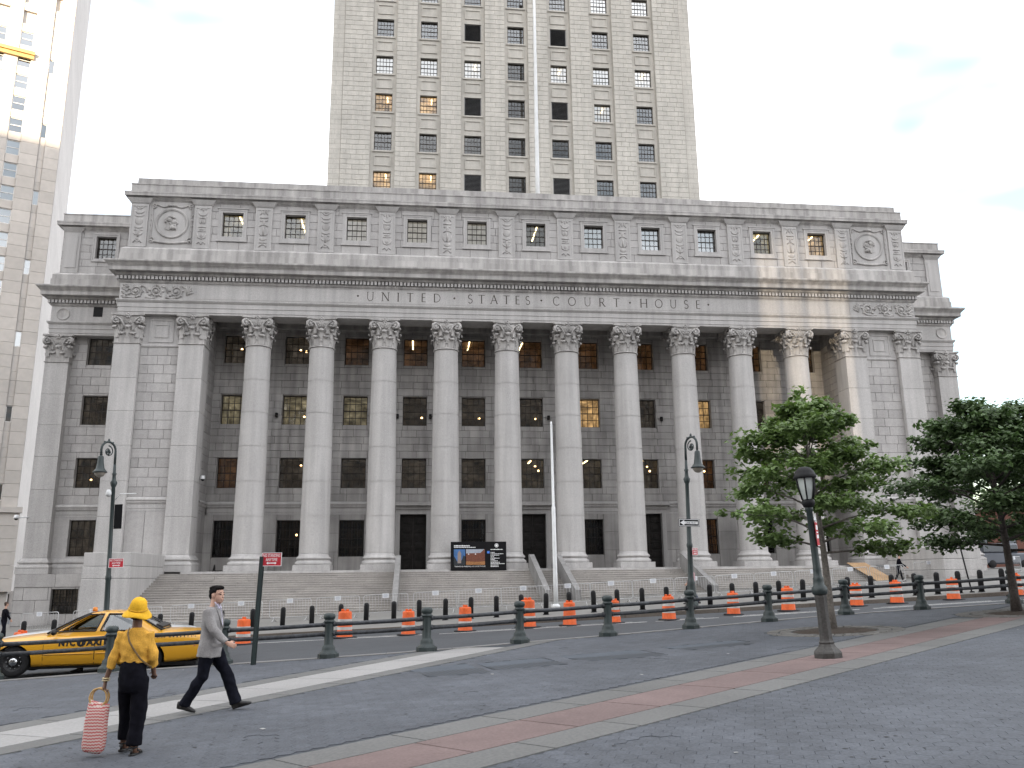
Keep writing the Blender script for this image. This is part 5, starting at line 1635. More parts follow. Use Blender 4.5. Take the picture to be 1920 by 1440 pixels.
# white street pole
t_ = thing('street_pole', gp(-2.1, -19.8), 'slim white pole standing on the sidewalk before the middle door', 'pole')
mb = MB(); mb.lathe([(.115, 0), (.11, 1.2), (.095, 4.9), (.07, 4.95), (.055, 9.1), (.04, 9.25), (.001, 9.27)], 14)
o = mb.build('pole', white_metal, t_)
mb = MB(); mb.lathe([(.2, 0), (.2, .12), (.16, .2)], 14); mb.build('pole_foot', white_metal, t_)
t_.rotation_euler = (0, -.006, 0)

# hooked street lamps
lamp_glass = mat('lamp_bowl', (0.24, 0.22, 0.19), 0.3, var=((4, .1),), spec=.5)
red_sign = mat('sign_red', (0.42, 0.022, 0.035), 0.5, var=((4, .06),))
def sign_text(parent, lines, w, h, y, m, k0=0.0):
    for (s, size, x, z, ww) in lines:
        txt(s, size, (x, y, z), m, parent, width=ww, align='CENTER')
def arrow_h(mb, x0, x1, z, t, y, both=True):
    hd = t * 1.9
    mb.box(x0 + (hd if True else 0), x1 - (hd if both else 0), y - .003, y, z - t / 2, z + t / 2)
    mb.prism([(x0, y - .003, z), (x0 + hd, y - .003, z - hd * .8), (x0 + hd, y - .003, z + hd * .8)], (0, .003, 0))
    if both: mb.prism([(x1, y - .003, z), (x1 - hd, y - .003, z + hd * .8), (x1 - hd, y - .003, z - hd * .8)], (0, .003, 0))
def no_standing(parent, loc, s, rz=0, small=False):
    mb = MB(); w, h = .235 * s, .155 * s
    mb.bbox(-w, w, 0, .006, -h, h, .004)
    o = mb.build('sign_plate', red_sign, parent, loc); o.rotation_euler = (0, 0, rz)
    mb = MB(); b = .012 * s
    for (a, c, d, e) in ((-w, w, h - b, h), (-w, w, -h, -h + b), (-w, -w + b, -h + b, h - b), (w - b, w, -h + b, h - b)): mb.box(a, c, -.003, -.0005, d, e)
    arrow_h(mb, -.12 * s, .12 * s, -.085 * s, .022 * s, -.001)
    mb.build('border_and_arrow', print_white, o)
    txt('NO STANDING', .1 * s, (0, -.0015, .055 * s), print_white, o, width=.40 * s, align='CENTER')
    txt('ANYTIME', .1 * s, (0, -.0015, -.04 * s), print_white, o, width=.27 * s, align='CENTER')
    return o
def hooked_lamp(loc, H, hook, label):
    """bishop's-crook lamp: hook is the horizontal reach of the arm"""
    t_ = thing('hooked_street_lamp', loc, label, 'street lamp', 'tall hooked street lamps on the far sidewalk')
    mb = MB()
    mb.lathe([(.27, -.1), (.27, .12), (.24, .2), (.20, .3), (.19, .42), (.21, .46), (.19, .52), (.16, .9), (.165, 1.0), (.14, 1.08), (.115, 1.2), (.105, 2.4), (.125, 2.45), (.125, 2.55), (.10, 2.62),
              (.082, 4.4), (.078, H - 2.0), (.11, H - 1.95), (.15, H - 1.80), (.09, H - 1.7), (.07, H - 1.5), (.10, H - 1.42), (.065, H - 1.36), (.055, H - 1.0)], 14)
    mb.build('post', green_iron, t_)
    hv_ = Vector((hook[0], hook[1], 0)); r = hv_.length / 2; d = hv_.normalized()
    top = H - .05 - r
    mb = MB()
    pts = [Vector((0, 0, H - 1.05)), Vector((0, 0, top - .15))]
    for k in range(13):
        a = PI - PI * k / 12
        pts.append(d * (r + r * math.cos(a)) + Vector((0, 0, top + r * math.sin(a) * 1.0)))
    pts.append(hv_ + Vector((0, 0, top - .28)))
    mb.tube(pts, [.055] * 2 + [.05] * 13 + [.045], 8)
    for q in range(3): mb.ell(d * (r + r * math.cos(PI * (.3 + .2 * q))) + Vector((0, 0, top + r * math.sin(PI * (.3 + .2 * q)) + .05)), (.05, .05, .05), n=6, k=4)
    mb.ell(d * r + Vector((0, 0, top + r + .07)), (.05, .05, .08), n=8, k=6)
    spiral(mb, d * r + Vector((0, 0, top - .05)), d, Vector((0, 0, 1)), r * .62, 1.5, .028, sgn=1)
    for q in range(4):
        an = q * 1.5; mb.ell(d * (r + .2 * r * math.cos(an)) + Vector((0, 0, top - .1 + .25 * r * math.sin(an))), (.05, .05, .07), n=6, k=4)
    mb.build('crook', green_iron, t_)
    c = hv_ + Vector((0, 0, top - .28))
    mb = MB(); mb.lathe([(.03, .06), (.05, .0), (.10, -.02), (.115, -.06), (.13, -.3), (.17, -.55), (.25, -.66), (.29, -.69), (.29, -.73), (.24, -.74)], 18, tuple(c)); mb.build('lamp_shade', green_iron, t_)
    mb = MB(); mb.lathe([(.225, -.735), (.21, -.80), (.15, -.88), (.07, -.92), (.001, -.925)], 16, tuple(c), cap=False); mb.build('bowl', lamp_glass, t_)
    return t_
xr_ = 2.30
lr = hooked_lamp(gp(xr_, -27.35), 7.05, (.30, -.62), 'dark green hooked street lamp carrying the one-way sign, on the right')
ll = hooked_lamp(gp(-21.85, -23.4), 8.35, (-.38, -.62), 'dark green hooked street lamp on the left, rising from behind the taxi')
lr.rotation_euler = (0, .014, 0); ll.rotation_euler = (0, -.035, 0)
# one-way sign
mb = MB(); mb.bbox(-.46, .46, 0, .01, -.155, .155, .004); ow = mb.build('one_way_sign', black_board, lr, (-.02, -.14, 3.42)); ow.rotation_euler = (0, 0, .1)
mb = MB()
b = .018
for (a, c, d, e) in ((-.44, .44, .12, .138), (-.44, .44, -.138, -.12), (-.44, -.422, -.12, .12), (.422, .44, -.12, .12)): mb.box(a, c, -.003, -.0005, d, e)
mb.prism([(-.40, -.003, 0), (-.22, -.003, -.11), (-.22, -.003, -.055), (.38, -.003, -.055), (.38, -.003, .055), (-.22, -.003, .055), (-.22, -.003, .11)], (0, .002, 0))
mb.build('arrow', print_white, ow)
txt('ONE WAY', .105, (.08, -.005, -.038), iron_black, ow, width=.48, align='CENTER')
no_standing(lr, (.18, -.12, 2.25), .95, rz=.75)
no_standing(ll, (.34, -.16, 3.10), 1.25, rz=.1)
mb = MB(); mb.box(.10, .42, -.02, .02, 4.55, 5.6); mb.build('banner', black_board, ll)
mb = MB(); mb.tube([(-.10, 0, 6.0), (-.12, 0, 6.1)], .05, 8)
mb.lathe([(.001, .16), (.08, .14), (.12, .02), (.12, -.08), (.08, -.14), (.001, -.17)], 14, (-.16, -.05, 6.1)); mb.build('camera_dome', white_metal, ll)
mb = MB(); mb.tube([(.06, 0, 5.75), (.3, 0, 6.05), (.95, .05, 6.05)], .022, 6); mb.build('bracket_arm', white_metal, ll)

# no-standing sign on its own post
t_ = thing('street_sign', gp(-12.57, -41.25), 'red no standing anytime sign on a green post at the plaza edge', 'sign')
mb = MB(); mb.box(-.032, .032, -.018, .018, -.1, 2.42); mb.box(-.06, -.033, .005, .018, -.1, 2.42); mb.box(.033, .06, .005, .018, -.1, 2.42); mb.build('post', green_iron, t_)
o = no_standing(t_, (.225, -.03, 2.36), 1.0, rz=-.12)
o.rotation_euler = (0, -.03, -.12)
t_.rotation_euler = (0, .030, 0)

# lantern lamp on the plaza
lan = thing('lantern_lamp', gp(-1.83, -47.45), 'short lantern lamp post with a red sign, leaning left on the red paving band', 'street lamp')
rust = mat('cast_iron_worn', (0.050, 0.047, 0.044), 0.6, 0.0, var=((4, .2), (25, .25)), bump=(30, .3, .006))
mb = MB()
mb.lathe([(.255, -.1), (.255, .09), (.24, .12), (.21, .15), (.16, .20), (.135, .25), (.145, .28), (.125, .31), (.118, .34), (.105, .9), (.115, 1.1), (.11, 1.14)], 8, smooth=False); mb.build('base', rust, lan)
mb = MB()
mb.lathe([(.11, 1.14), (.135, 1.17), (.142, 1.23), (.135, 1.28), (.10, 1.32), (.092, 1.42), (.098, 1.45), (.08, 1.48), (.072, 1.6), (.075, 1.62), (.068, 1.66), (.056, 2.72), (.072, 2.74), (.072, 2.80), (.06, 2.82)], 14); mb.build('post', green_iron, lan)
mb = MB(); mb.lathe([(.09, 2.80), (.105, 2.84), (.12, 2.86), (.12, 2.92), (.10, 2.95)], 12); mb.build('collar', iron_black, lan)
HB = [(.105, 2.95), (.15, 3.15), (.175, 3.36)]
mb = MB(); mb.lathe([(.098, 2.955), (.142, 3.15), (.168, 3.36)], 6, smooth=False, cap=False); mb.build('lantern_glass', mat('lantern_glass', (.42, .45, .43), .35, var=((5, .1),), spec=.6), lan)
mb = MB()
for k in range(6):
    a = 2 * PI * k / 6
    mb.tube([(math.cos(a) * (r + .004), math.sin(a) * (r + .004), z) for r, z in HB], .017, 6)
mb.build('lantern_frame', iron_black, lan)
mb = MB(); mb.lathe([(.20, 3.36), (.21, 3.38), (.21, 3.42), (.19, 3.44), (.17, 3.50), (.12, 3.56), (.06, 3.585), (.001, 3.59)], 16); mb.build('lantern_cap', iron_black, lan)
mb = MB(); mb.bbox(.0, .23, -.004, .004, 2.05, 2.52, .003); so = mb.build('sign_plate', red_sign, lan, (.03, -.09, 0)); so.rotation_euler = (0, 0, .95)
mb = MB()
for (a, c, d, e) in ((.0, .23, 2.505, 2.52), (.0, .23, 2.05, 2.065), (.02, .21, 2.20, 2.27), (.03, .2, 2.36, 2.45), (.03, .2, 2.30, 2.325)): mb.box(a, c, -.007, -.0042, d, e)
mb.build('sign_print', print_white, so, kind='stuff')
mb = MB(); mb.prism([(.0, -.004, 2.54), (.2, -.004, 2.54), (.1, -.004, 2.66)], (0, .008, 0)); o = mb.build('sign_top', white_board, lan, (.03, -.09, 0)); o.rotation_euler = (0, 0, .95)
lan.rotation_euler = (0, -.045, 0); lan.scale = (.95, .95, .918)
# thin dark post standing on the far right sidewalk
t_ = thing('thin_post', gp(13.6, -28.8), 'thin dark leaning post on the far sidewalk under the dark tree', 'post')
mb = MB(); mb.tube([(0, 0, -.1), (-.32, 0, 2.1)], .03, 8); mb.build('post', iron_black, t_)
mb = MB(); mb.lathe([(.10, 0), (.09, .04), (.035, .06)], 10); mb.build('foot', iron_black, t_)
# ------------------------------------------------------------------ trees
leaf_m = mat('leaf', (0.118, 0.175, 0.062), 0.5, var=((1.3, 0.2),), tone=.42, spec=.35)
leaf_d = mat('leaf_dark', (0.074, 0.118, 0.046), 0.5, var=((1.3, 0.2),), tone=.42, spec=.35)
for m_ in (leaf_m, leaf_d):
    t = m_.node_tree; b = t.nodes['Principled BSDF']
    tl = N(t, 'ShaderNodeBsdfTranslucent'); tl.inputs['Color'].default_value = (.17, .28, .06, 1) if m_ is leaf_m else (.06, .11, .03, 1)
    ms = N(t, 'ShaderNodeMixShader'); ms.inputs[0].default_value = .28
    out = [n for n in t.nodes if n.type == 'OUTPUT_MATERIAL'][0]
    t.links.new(b.outputs[0], ms.inputs[1]); t.links.new(tl.outputs[0], ms.inputs[2]); t.links.new(ms.outputs[0], out.inputs[0])
bark_m = mat('bark', (0.15, 0.135, 0.12), 0.9, var=((4, .2), (18, .3)), bump=(20, .8, .02), space='obj')
bark_d = mat('bark_dark', (0.06, 0.05, 0.045), 0.9, var=((4, .2), (18, .3)), bump=(20, .8, .02), space='obj')

def tree(x, y, H, clear, rx, rz, lean, nleaf, lm, bm, label, seed, rtrunk=.085, lsize=.13, flat=.62, z_c=None, offx=0.0, group='trees along the plaza'):
    rr = random.Random(seed)
    t_ = thing('tree', gp(x, y), label, 'tree', group)
    mb = MB()
    top = Vector((lean[0], lean[1], H))
    def axis(q): return Vector((lean[0] * q + .04 * math.sin(q * 5), lean[1] * q + .03 * math.cos(q * 4), H * q))
    pts = [axis(k / 12 * .92) for k in range(13)]
    rad_ = [rtrunk * (1.35 if k == 0 else 1) * (1 - .85 * (k / 12) ** 1.1) + .008 for k in range(13)]
    mb.tube(pts, rad_, 10)
    tips = []
    nb = 34
    for i in range(nb):
        q = clear / H + (1 - clear / H) * .9 * (i / nb) ** .9
        a = i * 2.399 + rr.uniform(-.4, .4)
        o = axis(q * .92)
        hh = (q - clear / H) / (1 - clear / H)
        prof = (.82 + 1.2 * hh if hh < .15 else (1 - (hh - .15) / .85) ** .72)
        L_ = rx * max(.16, prof) * rr.uniform(.66, 1.22)
        d = Vector((math.cos(a), math.sin(a), .0))
        rise = L_ * (.04 + .85 * hh) + rr.uniform(-.1, .2)
        p = [o, o + d * L_ * .35 + Vector((0, 0, rise * .55)), o + d * L_ * .7 + Vector((rr.uniform(-.1, .1), rr.uniform(-.1, .1), rise * .9)), o + d * L_ + Vector((0, 0, rise * .85))]
        r0 = rtrunk * .42 * (1 - .6 * hh)
        mb.tube(p, [r0, r0 * .7, r0 * .42, r0 * .12], 6)
        for k in range(5):
            s = .4 + .15 * k
            j = min(2, int(s * 3)); f = s * 3 - j
            c = p[j].lerp(p[min(3, j + 1)], min(1, f))
            a2 = a + (1 if k % 2 else -1) * rr.uniform(.4, 1.1)
            l2 = L_ * rr.uniform(.22, .42)
            e = c + Vector((math.cos(a2) * l2, math.sin(a2) * l2, rr.uniform(-.05, .30) * l2))
            mb.tube([c, c.lerp(e, .5) + Vector((0, 0, .04)), e], [r0 * .35, r0 * .2, .004], 5)
            tips.append(e); tips.append(c.lerp(e, .55))
        tips.append(p[3])
    tips.append(axis(.97)); tips.append(axis(.93)); tips.append(axis(.9))
    mb.build('trunk', bm, t_)
    lb = MB()
    per = max(1, nleaf // len(tips))
    cen = Vector((0, 0, clear + (H - clear) * .5))
    for c in tips:
        sz = rr.uniform(.5, 1.45)
        tn = rr.uniform(.1, .9)
        out = (c - cen); out.z *= .4
        for k in range(int(per * sz)):
            th, ph, r_ = rr.uniform(0, 2 * PI), rr.uniform(-1, 1), rr.random() ** .6
            R0 = .31 * sz * rx / 2.0
            pos = c + Vector((math.cos(th) * math.sqrt(1 - ph * ph), math.sin(th) * math.sqrt(1 - ph * ph), ph * flat)) * (R0 * r_)
            if pos.z < clear - .5: continue
            n = Vector((rr.gauss(0, .55), rr.gauss(0, .55), 1)) + (pos - c) * 1.2
            n.normalize()
            u = n.orthogonal().normalized(); u = Matrix.Rotation(rr.uniform(0, 6.28), 3, n) @ u
            w = n.cross(u)
            s = lsize * rr.uniform(.65, 1.25)
            droop = n * (-.22 * s)
            a_ = pos - u * s * .5; b_ = pos + w * s * .42 + u * s * .05 + droop * .6; c_ = pos + u * s * .62 + droop; d_ = pos - w * s * .42 + u * s * .05 + droop * .6
            m_ = pos + u * s * .1
            lb.add([tuple(a_), tuple(b_), tuple(c_), tuple(d_), tuple(m_)], [(0, 1, 4), (1, 2, 4), (2, 3, 4), (3, 0, 4)], 0, min(1, max(0, tn + rr.uniform(-.35, .35))))
    lb.build('crown', lm, t_)
    return t_
tree(.95, -42.1, 5.95, 1.95, 2.0, 0, (-.33, 0), 17000, leaf_m, bark_m, 'young green tree in a cobbled pit, in front of the portico columns', 3, rtrunk=.085)
tree(6.85, -40.55, 5.75, 1.75, 2.5, 0, (-.25, .1), 24000, leaf_d, bark_d, 'dark green tree right of the young tree, beside the right end of the courthouse', 8, rtrunk=.105)
tree(9.9, -38.6, 5.9, 1.9, 2.3, 0, (.1, .1), 14000, leaf_d, bark_d, 'dark tree at the right edge behind another, its trunk out of view', 15, rtrunk=.10)
tree(16.5, -30.5, 6.6, 2.4, 2.6, 0, (0, 0), 9000, leaf_d, bark_d, 'farther tree across the street at the right edge', 21, rtrunk=.11, lsize=.15)

# ------------------------------------------------------------------ buildings around the square
lb_stone = mat('pale_cladding', (0.44, 0.415, 0.39), 0.75, var=((0.15, 0.05), (1.2, .05)), tone=.08, bump=(12, .2, .006))
lb_side = mat('side_cladding', (0.47, 0.44, 0.42), 0.8, var=((0.3, 0.05), (3, .08)), tone=.05)
lb_frame = mat('pale_frame', (0.72, 0.71, 0.69), 0.6, var=((2, .05),))
lb_blind = mat('blind', (0.58, 0.60, 0.58), 0.8, var=((1, .1),))
gold = mat('gold_cornice', (0.45, 0.29, 0.11), 0.5, var=((1, .1),))
glass_far = glass('glass_far', (.5, .52, .54), .25, .03)
# tall building on the left, behind the left wing
LB = thing('tall_left_building', (-72, 80, -2), 'tall pale stone office building at the left edge behind the courthouse wing', 'building')
u_ = Vector((.915, .40)); n_ = Vector((.40, -.915))
C0 = Vector((-71.6, 80.0))                                   # near corner, on the right of the front
FL = 4.15
o3 = LB.location
frL = ((C0.x - o3.x, C0.y - o3.y, 0), (u_.x, u_.y), (n_.x, n_.y))
def lp(x, d, z):
    p = frame_pt(frL, x, d, z); return Vector(p)
def lbox(mb, x0, x1, d0, d1, z0, z1, m=0):
    c = (lp(x0, d0, z0) + lp(x1, d1, z1)) / 2
    U = Vector((u_.x, u_.y, 0)) * (x1 - x0) / 2; V = Vector((n_.x, n_.y, 0)) * (d1 - d0) / 2
    mb.obox(c, U, V, Vector((0, 0, (z1 - z0) / 2)), m, R.random())
core_ = MB()
HT = 150
lbox(core_, -46, 0, -60, -.6, -9, HT); lbox(core_, -46, 0, -.6, .1, -9, -.01)
core_.build('wall', lb_stone, LB)
sd = MB()
# side face, very slightly turned towards the square, in courses
for k in range(int(HT / FL)):
    z0 = k * FL
    a, b = lp(.02, -.6, z0), lp(2.7, -46, z0)
    sd.add([a, b, b + Vector((0, 0, FL)), a + Vector((0, 0, FL))], [(0, 1, 2, 3)], 0, R.random())
sd.build('side_wall', lb_side, LB)
# front: piers, spandrels and windows
bays = [(-2.7, .9, 'n'), (-6.9, 2.0, 'w'), (-11.0, 2.0, 'w'), (-15.1, 2.0, 'w'), (-19.2, 2.0, 'w'), (-23.3, 2.0, 'w')]
pm2 = MB(); wm = {}
prev = 0.0
cuts = []
for xc, w, _ in bays: cuts += [(xc - w / 2, xc + w / 2)]
xs = 0.0
solid = []
for a, b in cuts:
    solid.append((b, xs)); xs = a
solid.append((-46, xs))
nf = int(HT / FL)
for (a, b) in solid:
    for k in range(nf * 2):
        z0 = k * FL / 2
        dd = .12 if (a > -6) else (.0 if k % 2 else .0)
        n_st = max(1, round((b - a) / 1.9))
        for q in range(n_st):
            x0 = a + (b - a) * q / n_st; x1 = a + (b - a) * (q + 1) / n_st
            lbox(pm2, x0 + .02, x1 - .02, -.6, dd, z0 + .02, z0 + FL / 2 - .02)
# vertical recess strip near the corner
for (xc, w, kd) in bays:
    for k in range(nf):
        z0 = k * FL
        lbox(pm2, xc - w / 2 + .02, xc + w / 2 - .02, -.6, -.12, z0 + .02, z0 + 1.5)
        if kd == 'n' and k % 3: 
            lbox(pm2, xc - w / 2 + .02, xc + w / 2 - .02, -.6, -.1, z0 + 1.52, z0 + FL - .02); continue
        fz0, fz1 = z0 + 1.52, z0 + FL - .02
        mb = MB(); t = .09
        lbox(mb, xc - w / 2, xc - w / 2 + t, -.42, -.28, fz0, fz1); lbox(mb, xc + w / 2 - t, xc + w / 2, -.42, -.28, fz0, fz1)
        lbox(mb, xc - w / 2 + t, xc + w / 2 - t, -.42, -.28, fz0, fz0 + t); lbox(mb, xc - w / 2 + t, xc + w / 2 - t, -.42, -.28, fz1 - t, fz1)
        if kd == 'w': lbox(mb, xc - w / 2 + t, xc + w / 2 - t, -.42, -.29, (fz0 + fz1) / 2 - .05, (fz0 + fz1) / 2 + .05)
        if z0 > 95: continue
        f_ = mb.build('window', lb_frame, LB)
        gm = MB(); gm.add([lp(xc - w / 2 + t, -.36, fz0 + t), lp(xc + w / 2 - t, -.36, fz0 + t), lp(xc + w / 2 - t, -.36, fz1 - t), lp(xc - w / 2 + t, -.36, fz1 - t)], [(0, 1, 2, 3)]); gm.build('glazing', glass_far, f_)
        bl = R.choice((0, .5, 1, 1, 1, .5))
        im = MB()
        im.add([lp(xc - w / 2, -.58, fz0), lp(xc + w / 2, -.58, fz0), lp(xc + w / 2, -.58, fz1), lp(xc - w / 2, -.58, fz1)], [(0, 1, 2, 3)], 0)
        if bl: im.add([lp(xc - w / 2 + t, -.46, fz1 - (fz1 - fz0) * bl), lp(xc + w / 2 - t, -.46, fz1 - (fz1 - fz0) * bl), lp(xc + w / 2 - t, -.46, fz1), lp(xc - w / 2 + t, -.46, fz1)], [(0, 1, 2, 3)], 1)
        im.build('interior', [room_dark, lb_blind], f_)
pm2.build('cladding', lb_stone, LB, kind='stuff')
gc_ = MB()
lbox(gc_, -46, -5.4, .0, .8, 90.9, 91.5); lbox(gc_, -46, -5.5, .0, .5, 90.2, 90.88)
gc_.build('cornice', gold, LB)
pdm = MB()
for k in range(6):
    lbox(pdm, -20, .5, .13, .9, k * 2.0 + .03, k * 2.0 + 1.97)
lbox(pdm, -20, .8, .0, 1.3, 12.03, 12.9)
pdm.build('base_storey', lb_stone, LB)

# office blocks across the square, behind the photographer and to the right: they shade the square and show in the window panes
blk_a = mat('block_brick', (0.20, 0.16, 0.13), 0.85, var=((.1, .1),), tone=.05)
blk_w = mat('block_window', (0.05, 0.06, 0.07), 0.2, var=((.2, .2),), tone=.3, spec=.6)
def office(name, x0, x1, y0, y1, h, label, sx, sy):
    t_ = thing(name, ((x0 + x1) / 2, (y0 + y1) / 2, gz((x0 + x1) / 2, (y0 + y1) / 2) - 3), label, 'building')
    l = t_.location
    mb = MB(); mb.box(x0 - l.x, x1 - l.x, y0 - l.y, y1 - l.y, 0, h); mb.build('wall', blk_a, t_)
    wb = MB()
    yf = y1 - l.y + .02
    for k in range(int(h / 4) - 1):
        for q in range(int((x1 - x0) / 4)):
            a = x0 - l.x + 1 + q * 4
            if sy: wb.box(a, a + 2.2, yf - .5, yf + .03, 5 + k * 4, 7.4 + k * 4)
        for q in range(int((y1 - y0) / 4)):
            a = y0 - l.y + 1 + q * 4
            if sx: wb.box(x0 - l.x - .05, x0 - l.x + .4, a, a + 2.2, 5 + k * 4, 7.4 + k * 4)
    wb.build('windows', blk_w, t_, kind='stuff')
    return t_
office('office_block', -240, -126, -236, -194, 126, 'tallest brown office block across the square, behind the viewpoint', False, True)
office('office_block', -126, -62, -230, -190, 104, 'middle brown office block across the square, behind the viewpoint', False, True)
ob3 = office('office_block', -36.9, 66, -240, -191, 99, 'lowest brown office block across the square, behind the viewpoint', False, True)
l3 = ob3.location        # added unseen wall with slots, made to cast a warm sun patch on the facade
mb = MB()
mb.box(-62.3 - l3.x, -36.5 - l3.x, -198 - l3.y, -195 - l3.y, 0, 36.5 - l3.z); mb.box(-62.3 - l3.x, -36.5 - l3.x, -198 - l3.y, -195 - l3.y, 55 - l3.z, 99)
edges_ = [-62.3] + [v for c in (-44.6, -42.7, -40.8, -38.9) for v in (c - .15, c + .15)] + [-36.5]
for a, b in zip(edges_[::2], edges_[1::2]): mb.box(a - l3.x, b - l3.x, -195.4 - l3.y, -195 - l3.y, 36.5 - l3.z, 55 - l3.z)
mb.build('added_sun_slots', blk_a, ob3)

# low things beyond the right wing
brick_far = mat('far_brick', (0.14, 0.062, 0.045), 0.85, var=((.3, .15),), tone=.15)
t_ = thing('low_brick_building', (62, 34, gz(62, 34)), 'low dark red brick building far off beyond the right wing', 'building')
mb = MB(); mb.box(-16, 30, -8, 8, -1, 5.6); mb.build('wall', brick_far, t_)
mb = MB(); mb.box(-16.3, 30.3, -8.3, 8.3, 5.6, 6.0); mb.build('parapet', lb_stone, t_)
for q in range(9):
    mb = MB(); mb.box(-14 + q * 3.4, -12.2 + q * 3.4, -8.12, -7.9, 1.2, 3.6); o = mb.build('window', bronze, t_)
    mb = MB(); mb.box(-13.9 + q * 3.4, -12.3 + q * 3.4, -8.14, -8.121, 1.3, 3.5); mb.build('pane', blk_w, o)
t_ = thing('far_van', (43, 10, gz(43, 10)), 'dark grey van parked far off past the right wing, under the dark tree', 'van')
mb = MB(); mb.bbox(-2.4, 2.4, -1, 1, .35, 1.3, .12); mb.bbox(-2.3, 1.2, -.95, .95, 1.29, 2.15, .15); mb.build('body', mat('van_white', (.10, .11, .13), .4, var=((1, .05),)), t_)
mb = MB(); mb.box(-2.2, 1.0, -.97, -.951, 1.42, 1.95); mb.build('window', blk_w, t_)
for x in (-1.5, 1.5):
    mb = MB(); mb.lathe([(.001, -1.03), (.33, -1.03), (.35, -.98), (.35, -.8), (.001, -.8)], 18, (x, 0, .35), axis='y'); mb.build('wheel', rubber, t_)
t_ = thing('jersey_wall', (34, -12, gz(34, -12)), 'low brownish concrete wall at the far right beyond the end block', 'wall')
mb = MB(); mb.bbox(-3.4, 12, -.3, .3, -.3, .95, .03); mb.build('body', kerb_m, t_)
mb = MB(); mb.bbox(-3.5, 12.1, -.36, .36, .951, 1.05, .02); mb.build('coping', concrete, t_)
# distant hooked lamp and dark parked vehicle at the left edge
hl = hooked_lamp((-48.2, 14, gz(-48, 14)), 6.6, (.8, -.3), 'small distant hooked street lamp at the far left edge')
hl['group'] = 'tall hooked street lamps on the far sidewalk'
t_ = thing('dark_van', (-46.2, 9, gz(-46, 9)), 'dark parked van at the far left edge beyond the courthouse wing', 'van')
mb = MB(); mb.bbox(-2.6, 2.6, -1, 1, .3, 1.3, .12); mb.bbox(-2.5, 1.5, -.95, .95, 1.29, 2.3, .15); mb.build('body', black_board, t_)
mb = MB(); mb.box(-2.3, 1.3, -.97, -.951, 1.5, 2.05); mb.build('window', blk_w, t_)
for x in (-1.6, 1.6):
    mb = MB(); mb.lathe([(.001, -1.03), (.33, -1.03), (.35, -.98), (.35, -.8), (.001, -.8)], 18, (x, 0, .35), axis='y'); mb.build('wheel', rubber, t_)

# a lower block filling the gap between the tall building and the wing
t_ = thing('low_background_building', (-96, 150, gz(-96, 150) - 2), 'low grey building glimpsed between the tall left building and the courthouse wing', 'building')
mb = MB(); mb.box(-40, 30, 0, 20, -3, 21); mb.build('wall', lb_side, t_)
mb = MB(); mb.box(-40.4, 30.4, -.4, 20.4, 21.01, 22); mb.build('parapet', lb_stone, t_)
for k in range(4):
    for q in range(16):
        mb = MB(); mb.box(-36 + q * 4, -34 + q * 4, -.1, .3, 3 + k * 4.4, 5.6 + k * 4.4); o = mb.build('window', bronze, t_)
# ------------------------------------------------------------------ cars
def evaluated(o, name):
    bpy.context.view_layer.update()
    dg = bpy.context.evaluated_depsgraph_get()
    me = bpy.data.meshes.new_from_object(o.evaluated_get(dg))
    me.name = name
    return me
def temp(mb, name='temp'):
    me = mb.mesh(name, [])
    o = bpy.data.objects.new(name, me); COL.objects.link(o)
    return o
def kill(o):
    me = o.data
    bpy.data.objects.remove(o, do_unlink=True)
    if me and me.users == 0: bpy.data.meshes.remove(me)
def boolean(o, cutters, op='DIFFERENCE'):
    for c in cutters:
        m = o.modifiers.new('b', 'BOOLEAN'); m.object = c; m.operation = op; m.solver = 'EXACT'
def smooth_by_angle(me, deg=32):
    me.polygons.foreach_set('use_smooth', [True] * len(me.polygons))
    bm = bmesh.new(); bm.from_mesh(me)
    for e in bm.edges:
        if len(e.link_faces) == 2 and e.calc_face_angle(0) > math.radians(deg): e.smooth = False
    bm.to_mesh(me); bm.free()

tyre_m = mat('tyre', (0.016, 0.016, 0.017), .9, var=((20, .2),), space='obj')
chrome = mat('chrome', (.55, .56, .57), .18, 1.0, var=((2, .05),))
black_plastic = mat('black_plastic', (.014, .014, .015), .45, var=((8, .15),))
car_glass = glass('car_glass', (.40, .44, .43), .08, .01)
tail_red = mat('tail_lamp', (.36, .012, .015), .2, var=((10, .1),), spec=.6, coat=.5)
head_clear = mat('head_lamp', (.6, .62, .64), .15, var=((10, .1),), spec=.6)
seat_m = mat('seat_dark', (.03, .028, .028), .8, var=((6, .2),))
amber = mat('amber_lamp', (.55, .20, .04), .3, var=((10, .1),))

